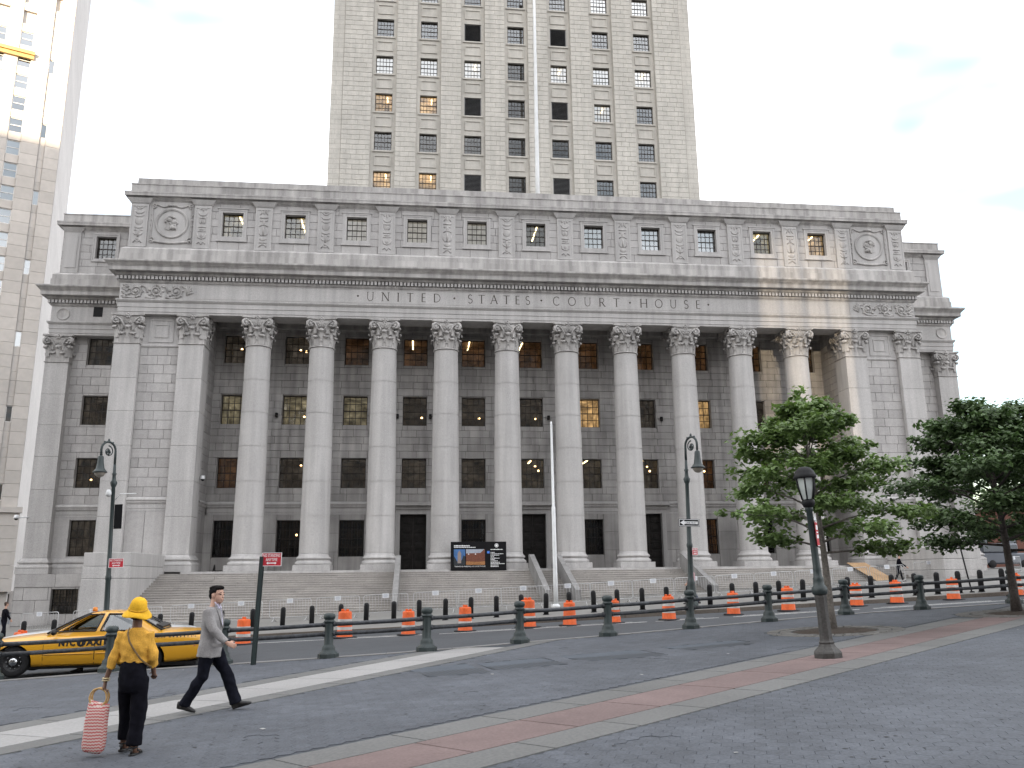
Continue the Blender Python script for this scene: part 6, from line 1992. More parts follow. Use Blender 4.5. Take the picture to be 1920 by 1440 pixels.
STN = [  # x, top, bottom, half width, shoulder z
    (2.74, .60, .34, .58, .52), (2.70, .66, .27, .76, .58), (2.60, .72, .24, .86, .63), (2.40, .78, .23, .92, .68), (2.0, .845, .22, .955, .75), (1.62, .885, .21, .97, .79),
    (1.30, .92, .20, .978, .82), (1.08, .945, .20, .98, .845), (.8, .955, .20, .982, .86), (.2, .955, .20, .985, .865), (-.5, .955, .20, .985, .87), (-1.1, .965, .20, .982, .875),
    (-1.5, .98, .21, .975, .885), (-1.75, .985, .22, .968, .885), (-2.05, .975, .24, .955, .875), (-2.35, .955, .27, .93, .86), (-2.52, .93, .30, .89, .83), (-2.60, .86, .34, .83, .76), (-2.635, .74, .40, .70, .66)]
def car(root, paint, taxi):
    # ---- lower body
    mb = MB(); ring = []
    for (x, zt, zb, w, zs) in STN:
        half = [(0, zt + .015), (w * .45, zt + .008), (w * .80, zt - .02), (w * .935, zs + .01), (w * .985, zs - .06), (w, .62 if zs > .66 else zs - .06), (w * .992, .46), (w * .965, max(zb + .06, .30)), (w * .90, zb), (w * .4, zb - .01), (0, zb - .01)]
        ring.append([(x, y, z) for y, z in half] + [(x, -y, z) for y, z in half[-2:0:-1]])
    n = len(ring[0])
    vs = [p for r in ring for p in r]
    fs = [(i * n + k, i * n + (k + 1) % n, (i + 1) * n + (k + 1) % n, (i + 1) * n + k) for i in range(len(ring) - 1) for k in range(n)]
    fs += [tuple(range(n))[::-1], tuple((len(ring) - 1) * n + k for k in range(n))]
    mb.add(vs, fs, 0, .5, True)
    o = temp(mb)
    bm = bmesh.new(); bm.from_mesh(o.data); bmesh.ops.recalc_face_normals(bm, faces=bm.faces); bm.to_mesh(o.data); bm.free()
    sm = o.modifiers.new('s', 'SUBSURF'); sm.levels = 2; sm.render_levels = 2
    cut = []
    for xw in (1.62, -1.29):
        c = MB(); c.lathe([(.40, -1.2), (.40, 1.2)], 36, (xw, 0, .335), axis='y'); cut.append(temp(c))
        q = bmesh.new(); q.from_mesh(cut[-1].data); bmesh.ops.recalc_face_normals(q, faces=q.faces); q.to_mesh(cut[-1].data); q.free()
    boolean(o, cut)
    me = evaluated(o, 'body')
    for c in cut: kill(c)
    kill(o)
    me.materials.clear(); me.materials.append(paint)
    smooth_by_angle(me, 40)
    bvh_b = bmesh.new(); bvh_b.from_mesh(me); bvh = BVHTree.FromBMesh(bvh_b)
    def side_y(x, z, s=1):
        h = bvh.ray_cast(Vector((x, s * 2, z)), Vector((0, -s, 0)))
        return h[0].y if h[0] else s * .97
    put('body', me, root)
    # ---- cabin shell: a fine grid of the roof surface, left open at the windows
    LV = [(.90, 1.16, -1.82, .86), (1.0, .98, -1.62, .835), (1.12, .76, -1.40, .775), (1.25, .51, -1.17, .705), (1.35, .30, -.99, .645), (1.405, .14, -.86, .585), (1.44, -.04, -.70, .46), (1.455, -.2, -.52, .25)]
    FW = [(.80, 1.0), (.115, 1.375), (-.215, 1.385), (-.085, 1.0)]
    RW = [(-.19, 1.0), (-.315, 1.385), (-.78, 1.375), (-1.06, 1.16), (-1.10, 1.0)]
    wsh = [(-.72, .985), (.72, .985), (.54, 1.375), (-.54, 1.375)]
    rsh = [(-.68, 1.02), (.68, 1.02), (.52, 1.365), (-.52, 1.365)]
    def level(z):
        for q0, q1 in zip(LV, LV[1:]):
            if z <= q1[0] + 1e-6:
                t = (z - q0[0]) / (q1[0] - q0[0]); return [q0[i] + (q1[i] - q0[i]) * t for i in (1, 2, 3)]
        return LV[-1][1:]
    zs_ = [.90 + (1.455 - .90) * (k / 44) for k in range(45)]
    m_ = 160
    mb = MB(); vs = []
    for z in zs_:
        xf, xr, yy = level(z)
        cx, hx = (xf + xr) / 2, (xf - xr) / 2
        for k in range(m_):
            a = 2 * PI * (k + .5) / m_
            # walk the outline by perimeter so that the flanks get even spacing
            P4 = 4 * 2.0
            t = (k + .5) / m_ * 8
            if t < 2: X, Y = 1, -1 + t
            elif t < 4: X, Y = 1 - (t - 2), 1
            elif t < 6: X, Y = -1, 1 - (t - 4)
            else: X, Y = -1 + (t - 6), -1
            r_ = (abs(X) ** 7 + abs(Y) ** 7) ** (1 / 7)
            X, Y = X / r_, Y / r_
            px_ = cx + hx * X - (.06 * Y * Y if X > .6 else (-.06 * Y * Y if X < -.6 else 0))
            vs.append((px_, yy * Y, z))
    def hole(c):
        x, y, z = c
        yl = level(z)[2]
        if abs(y) > yl - .035 and (in_poly(x, z, FW) or in_poly(x, z, RW)): return True
        if x > .05 and abs(y) < yl - .03 and in_poly(y, z, wsh): return True
        if x < -.7 and abs(y) < yl - .03 and in_poly(y, z, rsh): return True
        return False
    fs = []
    for i in range(len(zs_) - 1):
        for k in range(m_):
            f = (i * m_ + k, i * m_ + (k + 1) % m_, (i + 1) * m_ + (k + 1) % m_, (i + 1) * m_ + k)
            c = [sum(vs[j][q] for j in f) / 4 for q in range(3)]
            if not hole(c): fs.append(f)
    fs.append(tuple((len(zs_) - 1) * m_ + k for k in range(m_)))
    mb.add(vs, fs, 0, .5, True)
    o = temp(mb)
    b = bmesh.new(); b.from_mesh(o.data); bmesh.ops.delete(b, geom=[v for v in b.verts if not v.link_faces], context='VERTS'); bmesh.ops.recalc_face_normals(b, faces=b.faces); b.to_mesh(o.data); b.free()
    o.data.materials.append(paint); o.data.materials.append(seat_m)
    sol = o.modifiers.new('t', 'SOLIDIFY'); sol.thickness = .03; sol.offset = -1; sol.material_offset = 1
    me = evaluated(o, 'roof'); kill(o); smooth_by_angle(me, 35)
    put('roof', me, root)
    def cab_y(z):
        for (z0, _, _, y0), (z1, _, _, y1) in zip(LV, LV[1:]):
            if z <= z1: return y0 + (y1 - y0) * (z - z0) / (z1 - z0)
        return .3
    def cab_x(z, rear=False):
        for a, b in zip(LV, LV[1:]):
            if z <= b[0]: 
                q = (z - a[0]) / (b[0] - a[0]); i = 2 if rear else 1
                return a[i] + (b[i] - a[i]) * q
    for s in (1, -1):
        for poly in (FW, RW):
            if s == 1 and poly is FW and taxi: continue        # the driver's window is wound down
            g = MB(); q = [(x, s * (cab_y(z) - .02), z) for x, z in poly]
            g.add(q, [tuple(range(len(q)))]); g.build('window', car_glass, root)
        for poly in (FW, RW):
            if s > 5: continue
            fm = MB()
            for (a, b) in zip(poly, poly[1:] + poly[:1]):
                fm.tube([(a[0] + (b[0] - a[0]) * t / 4, s * (cab_y(a[1] + (b[1] - a[1]) * t / 4) + .002), a[1] + (b[1] - a[1]) * t / 4) for t in range(5)], .017, 6)
            fm.build('window_frame', black_plastic, root)
    for rear, poly, nm in ((False, wsh, 'windscreen'), (True, [(-.70, 1.02), (.70, 1.02), (.52, 1.365), (-.52, 1.365)], 'rear_window')):
        g = MB(); vs = []
        for z in [poly[0][1] - .02 + (poly[2][1] + .04 - poly[0][1]) * k / 4 for k in range(5)]:
            w = .78 - .22 * (z - 1.0) / .375
            for j in range(9):
                y = -w + 2 * w * j / 8
                x = cab_x(z, rear) + (-.012 if not rear else .012) - (0.06 * (y / .8) ** 2) * (1 if not rear else -1)
                vs.append((x, y, z))
        g.add(vs, [(i * 9 + j, i * 9 + j + 1, (i + 1) * 9 + j + 1, (i + 1) * 9 + j) for i in range(4) for j in range(8)], 0, .5, True)
        g.build(nm, car_glass, root)
        fm = MB(); e = [0, 8, 8 + 36, 36]
        fm.tube([vs[j] for j in list(range(0, 9))] + [vs[9 * q + 8] for q in range(1, 5)] + [vs[36 + j] for j in range(7, -1, -1)] + [vs[9 * q] for q in range(3, 0, -1)], .022, 6, closed=True)
        fm.build('window_frame', black_plastic, root)
    # ---- doors: curved panels standing a hair proud, with real gaps
    for s in (1, -1):
        for (xa, xb, nm) in ((.98, -.115, 'f'), (-.135, -1.0, 'r')):
            g = MB(); nx, nz_ = 12, 8
            vs = []
            for i in range(nx + 1):
                for j in range(nz_ + 1):
                    x = xa + (xb - xa) * i / nx
                    z = .27 + (.925 - .27) * j / nz_
                    if nm == 'r' and x < -.93: x = max(x, -.93 - .07 * max(0, (z - .5) / .4))
                    vs.append((x, side_y(x, z, s) + s * .006, z))
            m0 = nz_ + 1
            fs = [(i * m0 + j, (i + 1) * m0 + j, (i + 1) * m0 + j + 1, i * m0 + j + 1) for i in range(nx) for j in range(nz_)]
            back = len(vs); vs += [(x, y - s * .02, z) for x, y, z in vs]
            for i in range(nx):
                fs += [(i * m0, i * m0 + back, (i + 1) * m0 + back, (i + 1) * m0), (i * m0 + nz_, (i + 1) * m0 + nz_, (i + 1) * m0 + nz_ + back, i * m0 + nz_ + back)]
            for j in range(nz_):
                for i in (0, nx): fs.append((i * m0 + j, i * m0 + j + 1, i * m0 + j + 1 + back, i * m0 + j + back))
            g.add(vs, fs, 0, .5, False)
            me = g.mesh('door', paint); smooth_by_angle(me, 50)
            d_ = put('door', me, root)
            xh = xb + .12 if nm == 'f' else xb + .13
            h = MB(); yy = side_y(xh, .80, s)
            h.bbox(xh - .10, xh + .06, *sorted((yy + s * .004, yy + s * .028)), .785, .825, .008); h.build('handle', black_plastic, d_)
            # rubbing strip and dark seam on both edges
            st = MB(); P_ = [(xa - .02 + (xb - xa + .04) * k / 8, .50) for k in range(9)]
            st.tube([(x, side_y(x, z, s) + s * .010, z) for x, z in P_], .013, 6); st.build('rubbing_strip', paint, d_)
            sm_ = MB()
            for xe in (xa + .005, xb - .005):
                sm_.tube([(xe, side_y(xe, z, s) + s * .0015, z) for z in (.27, .4, .55, .7, .85, .92)], .006, 5)
            sm_.build('door_seam', black_plastic, d_)
        bs = MB(); pts = [(x, side_y(x, .925, s) - s * .012, .955) for x in (1.0, .6, .2, -.2, -.6, -1.0, -1.15)]
        bs.tube(pts, .012, 6); bs.build('belt_trim', chrome, root)
        # mirror
        mr = MB(); mr.ell((.78, s * 1.03, 1.0), (.07, .11, .075), n=12, k=8); mr.tube([(.78, s * .9, .96), (.78, s * 1.0, .98)], .025, 6); mr.build('mirror', black_plastic, root)
        # lamps
        tl_ = MB(); q = []
        for (x, z) in ((-2.50, .86), (-2.30, .84), (-2.34, .60), (-2.54, .60)): q.append((x, side_y(x, z, s) + s * .008, z))
        tl_.prism(q, (0, -s * .05, 0)); 
        tl_.bbox(-2.66, -2.56, *sorted((s * .52, s * .80)), .60, .82, .02)
        tl_.build('tail_lamp', tail_red, root)
        hl_ = MB(); hl_.bbox(2.58, 2.715, *sorted((s * .42, s * .80)), .56, .67, .03); hl_.build('headlight', head_clear, root)
        # wheels
        for xw in (1.62, -1.29):
            w = MB()
            w.lathe([(.20, s * .66), (.30, s * .655), (.335, s * .68), (.345, s * .74), (.345, s * .82), (.33, s * .875), (.29, s * .895), (.215, s * .885)], 36, (xw, 0, .345), axis='y', cap=False)
            wo_ = w.build('wheel', tyre_m, root)
            r = MB(); r.lathe([(.22, s * .885), (.215, s * .86), (.19, s * .855), (.17, s * .82), (.10, s * .83), (.001, s * .83)], 28, (xw, 0, .345), axis='y', cap=False)
            r.build('rim', black_plastic, wo_)
            hcp = MB(); hcp.lathe([(.105, s * .835), (.10, s * .875), (.07, s * .90), (.001, s * .905)], 22, (xw, 0, .345), axis='y', cap=False)
            for k in range(10):
                a = 2 * PI * k / 10; hcp.ell((xw + .155 * math.cos(a), s * .84, .345 + .155 * math.sin(a)), (.014, .014, .014), n=6, k=4)
            hcp.build('hubcap', chrome, wo_)
            wl = MB(); wl.lathe([(.395, s * .55), (.395, s * .93)], 28, (xw, 0, .335), axis='y', cap=False, a0=-.1, a1=PI + .1); wl.build('wheel_arch', black_plastic, root)
    # bumpers, grille, sills, floor
    bp = MB()
    for (x0, x1) in ((2.62, 2.77), (-2.70, -2.56)): bp.bbox(x0, x1, -.84, .84, .36, .52, .05)
    bp.build('bumper', paint, root)
    gr = MB(); gr.bbox(2.70, 2.752, -.36, .36, .545, .66, .02); gr.build('grille', chrome, root)
    fl = MB(); fl.box(-2.4, 2.4, -.78, .78, .16, .24); fl.build('floor_pan', black_plastic, root)
    pl = MB(); pl.box(-2.675, -2.645, -.2, .2, .62, .74); pl.build('number_plate', white_board, root)
    # interior
    it = MB()
    for y in (-.38, .38):
        it.bbox(-.42, .08, y - .26, y + .26, .45, .62, .05); it.obox((-.46, y, .88), (.07, 0, .02), (0, .25, 0), (-.06, 0, .32)); it.ell((-.56, y, 1.22), (.05, .13, .09))
    it.bbox(-1.45, -.95, -.66, .66, .45, .66, .05); it.obox((-1.42, 0, .86), (.08, 0, .03), (0, .66, 0), (-.07, 0, .24))
    it.bbox(.62, 1.0, -.72, .72, .72, .93, .06)
    it.build('seats', seat_m, root)
    sw = MB(); sw.tube([(.50 + .06 * math.sin(a), .38 + .17 * math.cos(a), .90 + .16 * math.sin(a)) for a in [2 * PI * k / 18 for k in range(18)]], .014, 6, closed=True); sw.tube([(.50, .38, .9), (.7, .38, .82)], .02, 6)
    sw.build('steering_wheel', black_plastic, root)
    return side_y

taxi_paint = mat('taxi_yellow', (.60, .295, .012), .32, var=((.8, .05),), spec=.5, coat=.7, space='obj')
white_paint = mat('white_car_paint', (.62, .64, .66), .3, var=((.8, .04),), spec=.5, coat=.7, space='obj')
TAXI_RZ = PI + .128
taxi = thing('taxi', gp(-16.94, -38.47, -.13), 'yellow city taxi driving left along the near kerb behind the railing', 'taxi', None, TAXI_RZ)
sy_ = car(taxi, taxi_paint, True)
taxi.scale = (1.03, 1.03, 1.03)
def on_side(me_o, x0, s=1):
    """wrap flat lettering onto the flank; lettering was made along local x with z up"""
    me = me_o.data
    for v in me.vertices:
        x = x0 - v.co.x; z = v.co.y
        v.co = Vector((x, sy_(x, z, s) + s * (.012 + v.co.z * .2), z))
    me_o.location = (0, 0, 0); me_o.rotation_euler = (0, 0, 0)
def flank_text(s_, size, x0, z0, m, width):
    o = txt(s_, size, (0, 0, 0), m, taxi, width=width, ext=.0, bold=.011 if size > .15 else 0)
    bm = bmesh.new(); bm.from_mesh(o.data)
    bmesh.ops.subdivide_edges(bm, edges=[e for e in bm.edges if e.calc_length() > .08], cuts=2)
    xm = min(v.co.x for v in bm.verts)
    for v in bm.verts: v.co.x -= xm; v.co.y += z0
    bm.to_mesh(o.data); bm.free()
    on_side(o, x0)
    return o
flank_text('NYC', .19, .66, .685, black_plastic, .36)
flank_text('AXI', .17, -.20 + .165 + .06, .575, black_plastic, .33) if False else flank_text('AXI', .19, .07, .685, black_plastic, .34)
cm_ = MB()
for k in range(24):
    pass
cx_, cz_ = .175, .755
vs = [(cx_, cz_)] + [(cx_ + .10 * math.cos(2 * PI * k / 24), cz_ + .10 * math.sin(2 * PI * k / 24)) for k in range(24)]
cm_.add([(x, sy_(x, z) + .010, z) for x, z in vs], [(0, 1 + k, 1 + (k + 1) % 24) for k in range(24)])
cm_.build('round_mark', black_plastic, taxi)
o = txt('T', .15, (0, 0, 0), taxi_paint, taxi, width=.085, ext=0)
xm = min(v.co.x for v in o.data.vertices)
for v in o.data.vertices: v.co.x -= xm; v.co.y += .703
on_side(o, cx_ + .043)
for v in o.data.vertices: v.co.y += .004
flank_text('NYC', .001, 9, .5, black_plastic, .001) if False else None
fm = MB()      # fare panel on the rear door: heading bar and small lines
for (a, b, c, d) in ((-.30, -.62, .81, .845), (-.32, -.45, .69, .79), (-.48, -.53, .70, .79), (-.55, -.60, .70, .79)):
    q = [(a, c), (b, c), (b, d), (a, d)]; fm.add([(x, sy_(x, z) + .011, z) for x, z in q], [(0, 1, 2, 3)])
fm.build('fare_panel', black_plastic, taxi)
flank_text('2F22', .10, -1.48, .81, black_plastic, .20)
ck_ = MB()
for k in range(15):
    for j in range(2):
        if (k + j) % 2: continue
        a = -1.76 - k * .042; e = .042 * max(.35, 1 - k * .045)
        q = [(a, .815 + j * .034), (a - e, .815 + j * .034), (a - e, .815 + (j + .95) * .034), (a, .815 + (j + .95) * .034)]
        ck_.add([(x, sy_(x, z) + .006, z) for x, z in q], [(0, 1, 2, 3)])
ck_.build('checker_band', black_plastic, taxi)
mb = MB(); mb.lathe([(.06, 1.43), (.06, 1.49), (.05, 1.53), (.001, 1.54)], 14, (.12, .12, 0)); mb.build('roof_lamp', amber, taxi)

wc = thing('white_car', gp(-18.0, -35.2, -.13), 'white saloon car mostly hidden on the far side of the taxi', 'car', None, PI + .10)
car(wc, white_paint, False)
# ------------------------------------------------------------------ people
def pmat(name, col, rough=.8, v=((8, .1),), bump=None): return mat(name, col, rough, var=v, space='obj', bump=bump)
skin_dark = pmat('skin_brown', (.145, .080, .055), .55)
skin_fair = pmat('skin_fair', (.46, .28, .21), .55)
hair_m = mat('hair_black', (.008, .007, .007), .8, var=((40, .3),), space='obj', spec=.1)
yellow_jacket = pmat('yellow_wool', (.56, .30, .045), .95, ((14, .10), (90, .18)), bump=(120, .5, .004))
yellow_hat = pmat('yellow_felt', (.66, .37, .02), .95, ((10, .08), (60, .1)), bump=(90, .3, .003))
black_cloth = mat('black_cloth', (.006, .006, .009), .95, var=((12, .3),), bump=(40, .3, .004), space='obj', spec=.08)
grey_tweed = pmat('grey_tweed', (.235, .225, .222), .95, ((12, .08), (110, .25)), bump=(120, .5, .004))
navy_cloth = mat('dark_trousers', (.007, .0075, .012), .95, var=((12, .3),), bump=(40, .3, .004), space='obj', spec=.08)
shirt_m = pmat('pale_shirt', (.50, .48, .58), .8)
leather = pmat('black_leather', (.012, .011, .011), .4, ((20, .2),))
pink_shirt = pmat('pink_shirt', (.46, .27, .29), .85, ((12, .1),))
jeans = pmat('blue_jeans', (.06, .075, .12), .85, ((12, .15),))
orange_cloth = pmat('orange_sleeve', (.50, .075, .03), .85, ((12, .1),))
straw = pmat('bamboo', (.42, .26, .10), .5, ((25, .2),))

def rings(mb, pts, n=18, side=(0, 1, 0), p=2.0):
    """loft through (centre, half-width along side, half-depth); ends capped"""
    P_ = [Vector(q[0]) for q in pts]; vs = []
    N_ = len(P_)
    sv = Vector(side)
    for i, (c, a, b) in enumerate(pts):
        d = (P_[min(i + 1, N_ - 1)] - P_[max(i - 1, 0)]).normalized()
        u = (sv - d * sv.dot(d)).normalized(); w = d.cross(u)
        for k in range(n):
            t = 2 * PI * k / n; cc, ss = math.cos(t), math.sin(t)
            e = 2 / p
            vs.append(tuple(Vector(c) + u * (a * math.copysign(abs(cc) ** e, cc)) + w * (b * math.copysign(abs(ss) ** e, ss))))
    fs = [(i * n + k, i * n + (k + 1) % n, (i + 1) * n + (k + 1) % n, (i + 1) * n + k) for i in range(N_ - 1) for k in range(n)]
    fs += [tuple(range(n))[::-1], tuple((N_ - 1) * n + k for k in range(n))]
    mb.add(vs, fs, 0, .5, True)
def limb(mb, pts, r, n=14, side=(0, 1, 0)):
    rings(mb, [(p, q if not isinstance(q, tuple) else q[0], q if not isinstance(q, tuple) else q[1]) for p, q in zip(pts, r)], n, side)
def fuse(mb, name, m, parent, vox, wr=0.0, seed=0, smooth=4, wf=9.0):
    """melt overlapping lofts into one continuous skin; wr adds cloth folds"""
    o = temp(mb)
    b = bmesh.new(); b.from_mesh(o.data); bmesh.ops.recalc_face_normals(b, faces=b.faces); b.to_mesh(o.data); b.free()
    rm = o.modifiers.new('r', 'REMESH'); rm.mode = 'VOXEL'; rm.voxel_size = vox; rm.use_smooth_shade = True
    s = o.modifiers.new('s', 'SMOOTH'); s.factor = .5; s.iterations = smooth
    me = evaluated(o, name)
    kill(o)
    if wr:
        nn = [v.normal.copy() for v in me.vertices]
        for v, n in zip(me.vertices, nn):
            p = v.co
            f = noise.noise(Vector((p.x * wf + seed, p.y * wf, p.z * wf * .7))) + .5 * noise.noise(Vector((p.x * wf * 2.3, p.y * wf * 2.3 + seed, p.z * wf * 1.3)))
            f += .6 * (1 - abs(noise.noise(Vector((p.x * 4 + p.z * 7, p.y * 4 - p.z * 5, p.z * 3 + seed))))) - .5
            v.co = p + n * (f * wr)
    me.materials.clear(); me.materials.append(m)
    me.polygons.foreach_set('use_smooth', [True] * len(me.polygons))
    return put(name, me, parent)
def lerp3(a, b, t): return Vector(a) * (1 - t) + Vector(b) * t

def hand(mb, wrist, d, palm_n, thumb_side, s=1.0, curl=.5):
    """palm and five separate bent fingers; d: direction of the hand, palm_n: facing of the palm"""
    d = Vector(d).normalized(); n = Vector(palm_n); n = (n - d * n.dot(d)).normalized(); t = d.cross(n) * thumb_side
    w = Vector(wrist)
    rings(mb, [(w - d * .01, .026 * s, .020 * s), (w + d * .03 * s, .036 * s, .018 * s), (w + d * .07 * s, .041 * s, .016 * s), (w + d * .092 * s, .036 * s, .012 * s)], 12, t)
    for k, (off, L_) in enumerate(((.030, .070), (.010, .080), (-.010, .074), (-.029, .058))):
        b = w + d * .085 * s + t * off * s
        pts = [b - d * .02 * s]; a = 0; p = b
        pts.append(p)
        for j in range(3):
            a += curl * (.7 if j == 0 else 1.0)
            p = p + (d * math.cos(a) + n * math.sin(a)) * (L_ * (.42, .33, .25)[j] * s); pts.append(p)
        limb(mb, pts, [.0085 * s, .0088 * s, .008 * s, .0072 * s, .006 * s], 8, t)
    b = w + d * .025 * s + t * .030 * s
    limb(mb, [b - t * .015 * s, b + t * .014 * s + d * .02 * s + n * .008 * s, b + t * .024 * s + d * .045 * s + n * .018 * s, b + t * .022 * s + d * .068 * s + n * .026 * s], [.012 * s, .0115 * s, .0095 * s, .007 * s], 8, n)

def head(mb, c, fwd, up_, s=1.0):
    """skull, jaw, nose, lips, ears; c is the centre of the head"""
    f = Vector(fwd).normalized(); u = Vector(up_); u = (u - f * u.dot(f)).normalized(); l = u.cross(f)
    M_ = Matrix((f, l, u)).transposed()
    c = Vector(c); T_ = lambda x, y, z: c + f * x * s + l * y * s + u * z * s
    E = lambda x, y, z, a, b, d, n=14, k=10: mb.ell(T_(x, y, z), (a * s, b * s, d * s), rot=M_, n=n, k=k)
    E(-.012, 0, .03, .096, .076, .092); E(.022, 0, -.03, .070, .062, .085); E(.040, 0, -.075, .042, .042, .038)
    E(.082, 0, -.012, .020, .012, .026); E(.094, 0, -.026, .014, .013, .011)
    E(.081, 0, -.058, .012, .022, .0065); E(.079, 0, -.069, .012, .019, .007)
    E(.072, .03, .018, .018, .026, .008); E(.072, -.03, .018, .018, .026, .008)
    for q in (1, -1): E(-.008, q * .078, -.01, .020, .010, .032)
    return T_, M_

def eyes(parent, T_, M_, s=1.0, vis=True):
    for q in (1, -1):
        m = MB(); m.ell(T_(.0775, q * .030, .004), (.011 * s, .013 * s, .006 * s), rot=M_, n=10, k=6); m.build('eye', hair_m, parent)
        m = MB(); m.tube([T_(.090 - .012 * abs(a) , q * (.030 + .018 * a), .026 + .003 * (1 - abs(a))) for a in (-1, -.4, .3, 1)], .0038 * s, 5); m.build('eyebrow', hair_m, parent)
    m = MB(); m.tube([T_(.0905 - .007 * abs(a), a * .022, -.0635) for a in (-1, -.4, .4, 1)], .0025 * s, 5); m.build('lip_line', pmat('lip', (.28, .11, .10), .5), parent)

def shoe(mb, heel, toe, w, h, side):
    heel, toe = Vector(heel), Vector(toe); d = toe - heel; U = Vector((0, 0, 1))
    rings(mb, [(heel + U * h * .5, w * .62, h * .5), (heel + d * .12 + U * h * .55, w * .8, h * .55), (heel + d * .35 + U * h * .55, w * .85, h * .5), (heel + d * .62 + U * h * .40, w, h * .36), (heel + d * .85 + U * h * .30, w * .92, h * .26), (toe + U * h * .24, w * .4, h * .14)], 14, side, 2.6)

# ---- the man in the grey jacket, striding to the right. local x = his front, y = his left
man = thing('person', gp(-11.80, -48.80), 'man in a grey tweed jacket and dark trousers striding to the right', 'person', None, -.10)
body = MB()
HIP = .93
sk = MB()
hd_c = Vector((.07, .0, 1.618)); 
T_, M_ = head(sk, hd_c, (1, -.42, .0), (0, 0, 1), 1.12)
rings(sk, [((.02, 0, 1.42), .072, .07), ((.035, 0, 1.49), .062, .064), ((.05, -.005, 1.58), .058, .064)], 14)
# skin body under the clothes
rings(sk, [((-.02, 0, .90), .15, .10), ((-.02, 0, 1.05), .145, .095), ((.0, 0, 1.25), .165, .11), ((.01, 0, 1.38), .15, .10), ((.02, 0, 1.45), .07, .07)], 18)
sho_r, sho_l = Vector((.01, -.185, 1.385)), Vector((0.0, .185, 1.385))
elb_r, wri_r = Vector((.10, -.245, 1.13)), Vector((.285, -.235, .955))
elb_l, wri_l = Vector((-.16, .25, 1.12)), Vector((-.17, .26, .88))
limb(sk, [sho_r, elb_r, wri_r], [.05, .04, .027]); limb(sk, [sho_l, elb_l, wri_l], [.05, .04, .027])
hand(sk, wri_r + Vector((.012, 0, -.008)), (.85, 0.0, -.38), (.0, .95, -.25), 1, 1.0, .55)
hand(sk, wri_l, (.05, 0, -1), (.3, -1, 0), -1, 1.0, .45)
kne_f, ank_f = Vector((.20, .085, .515)), Vector((.345, .085, .105))
kne_b, ank_b = Vector((-.09, -.09, .50)), Vector((-.345, -.09, .135))
limb(sk, [(0, .09, .90), kne_f, ank_f], [.075, .052, .036]); limb(sk, [(0, -.09, .90), kne_b, ank_b], [.075, .052, .036])
limb(sk, [ank_f, ank_f + Vector((.10, 0, -.05))], [.036, .032]); limb(sk, [ank_b, ank_b + Vector((.08, 0, -.08))], [.036, .032])
mb_ = fuse(sk, 'body', skin_fair, man, .0075, smooth=3)
eyes(man, T_, M_, 1.12)
hr = MB()
hr.ell(T_(-.022, 0, .046), (.106, .092, .090), rot=M_, n=18, k=12); hr.ell(T_(.036, 0, .088), (.064, .070, .036), rot=M_); hr.ell(T_(-.060, 0, .0), (.062, .083, .075), rot=M_)
for q in range(26):
    a = q * 2.4; r_ = .03 + .05 * ((q * 7) % 10) / 10
    hr.ell(T_(-.02 + r_ * math.cos(a), r_ * math.sin(a), .118 - r_ * .3), (.026, .022, .016), rot=M_, n=8, k=6)
fuse(hr, 'hair', hair_m, man, .007, .003, 2, 2, 30)
jk = MB()
rings(jk, [((-.03, 0, .755), .215, .165), ((-.02, 0, .86), .210, .160), ((-.01, 0, 1.0), .188, .138), ((.0, 0, 1.12), .185, .132), ((.01, 0, 1.26), .205, .138), ((.012, 0, 1.36), .205, .122), ((.012, 0, 1.42), .150, .095), ((.016, 0, 1.455), .085, .078)], 24, p=2.4)
for (s_, e_, w_) in ((sho_r, elb_r, wri_r), (sho_l, elb_l, wri_l)):
    limb(jk, [s_ + Vector((0, 0, .035)), lerp3(s_, e_, .3), lerp3(s_, e_, .75), e_, lerp3(e_, w_, .5), w_], [.075, .080, .070, .066, .060, .054])
jo = fuse(jk, 'jacket', grey_tweed, man, .011, .014, 3, 5, 8)
cl = MB()       # lapels and shirt front
cl.prism([(.128, -.045, 1.21), (.150, -.005, 1.18), (.098, .075, 1.44), (.075, .05, 1.475), (.06, -.03, 1.475), (.085, -.075, 1.44)], (.012, 0, .004)); cl.build('shirt_front', shirt_m, man)
cl = MB()
for s_ in (1, -1):
    cl.prism([(.152, s_ * .012, 1.14), (.135, s_ * .085, 1.28), (.10, s_ * .105, 1.40), (.055, s_ * .085, 1.485), (.078, s_ * .05, 1.478), (.130, s_ * .045, 1.33)], (.014, 0, .003))
cl.build('lapel', grey_tweed, man)
cl = MB()
for s_ in (1, -1): cl.prism([(.105, s_ * .008, 1.435), (.112, s_ * .06, 1.42), (.075, s_ * .075, 1.50), (.045, s_ * .062, 1.52), (.09, s_ * .035, 1.49)], (.012, 0, .004))
cl.build('shirt_collar', shirt_m, man)
fpk = MB(); fpk.bbox(.04, .19, -.219, -.200, .90, .945, .006); o = fpk.build('pocket_flap', grey_tweed, man); o.rotation_euler = (0, .05, .0)
tr = MB()
rings(tr, [((-.02, 0, .98), .15, .115), ((-.02, 0, .88), .172, .130), ((-.02, 0, .80), .168, .125)], 20, p=2.4)
limb(tr, [(0, .085, .88), (.07, .088, .74), (.135, .088, .62), kne_f, (.265, .086, .34), (.325, .086, .15), (.342, .086, .085)], [.112, .108, .092, .084, .080, .084, .088])
limb(tr, [(-.02, -.085, .88), (-.045, -.09, .74), (-.075, -.09, .62), kne_b, (-.20, -.09, .33), (-.31, -.09, .17), (-.34, -.09, .12)], [.112, .106, .092, .082, .078, .078, .080])
fuse(tr, 'trousers', navy_cloth, man, .011, .015, 7, 4, 8)
sh_ = MB(); shoe(sh_, ank_f + Vector((-.06, 0, -.105)), ank_f + Vector((.22, 0, -.045)), .048, .10, (0, 1, 0))
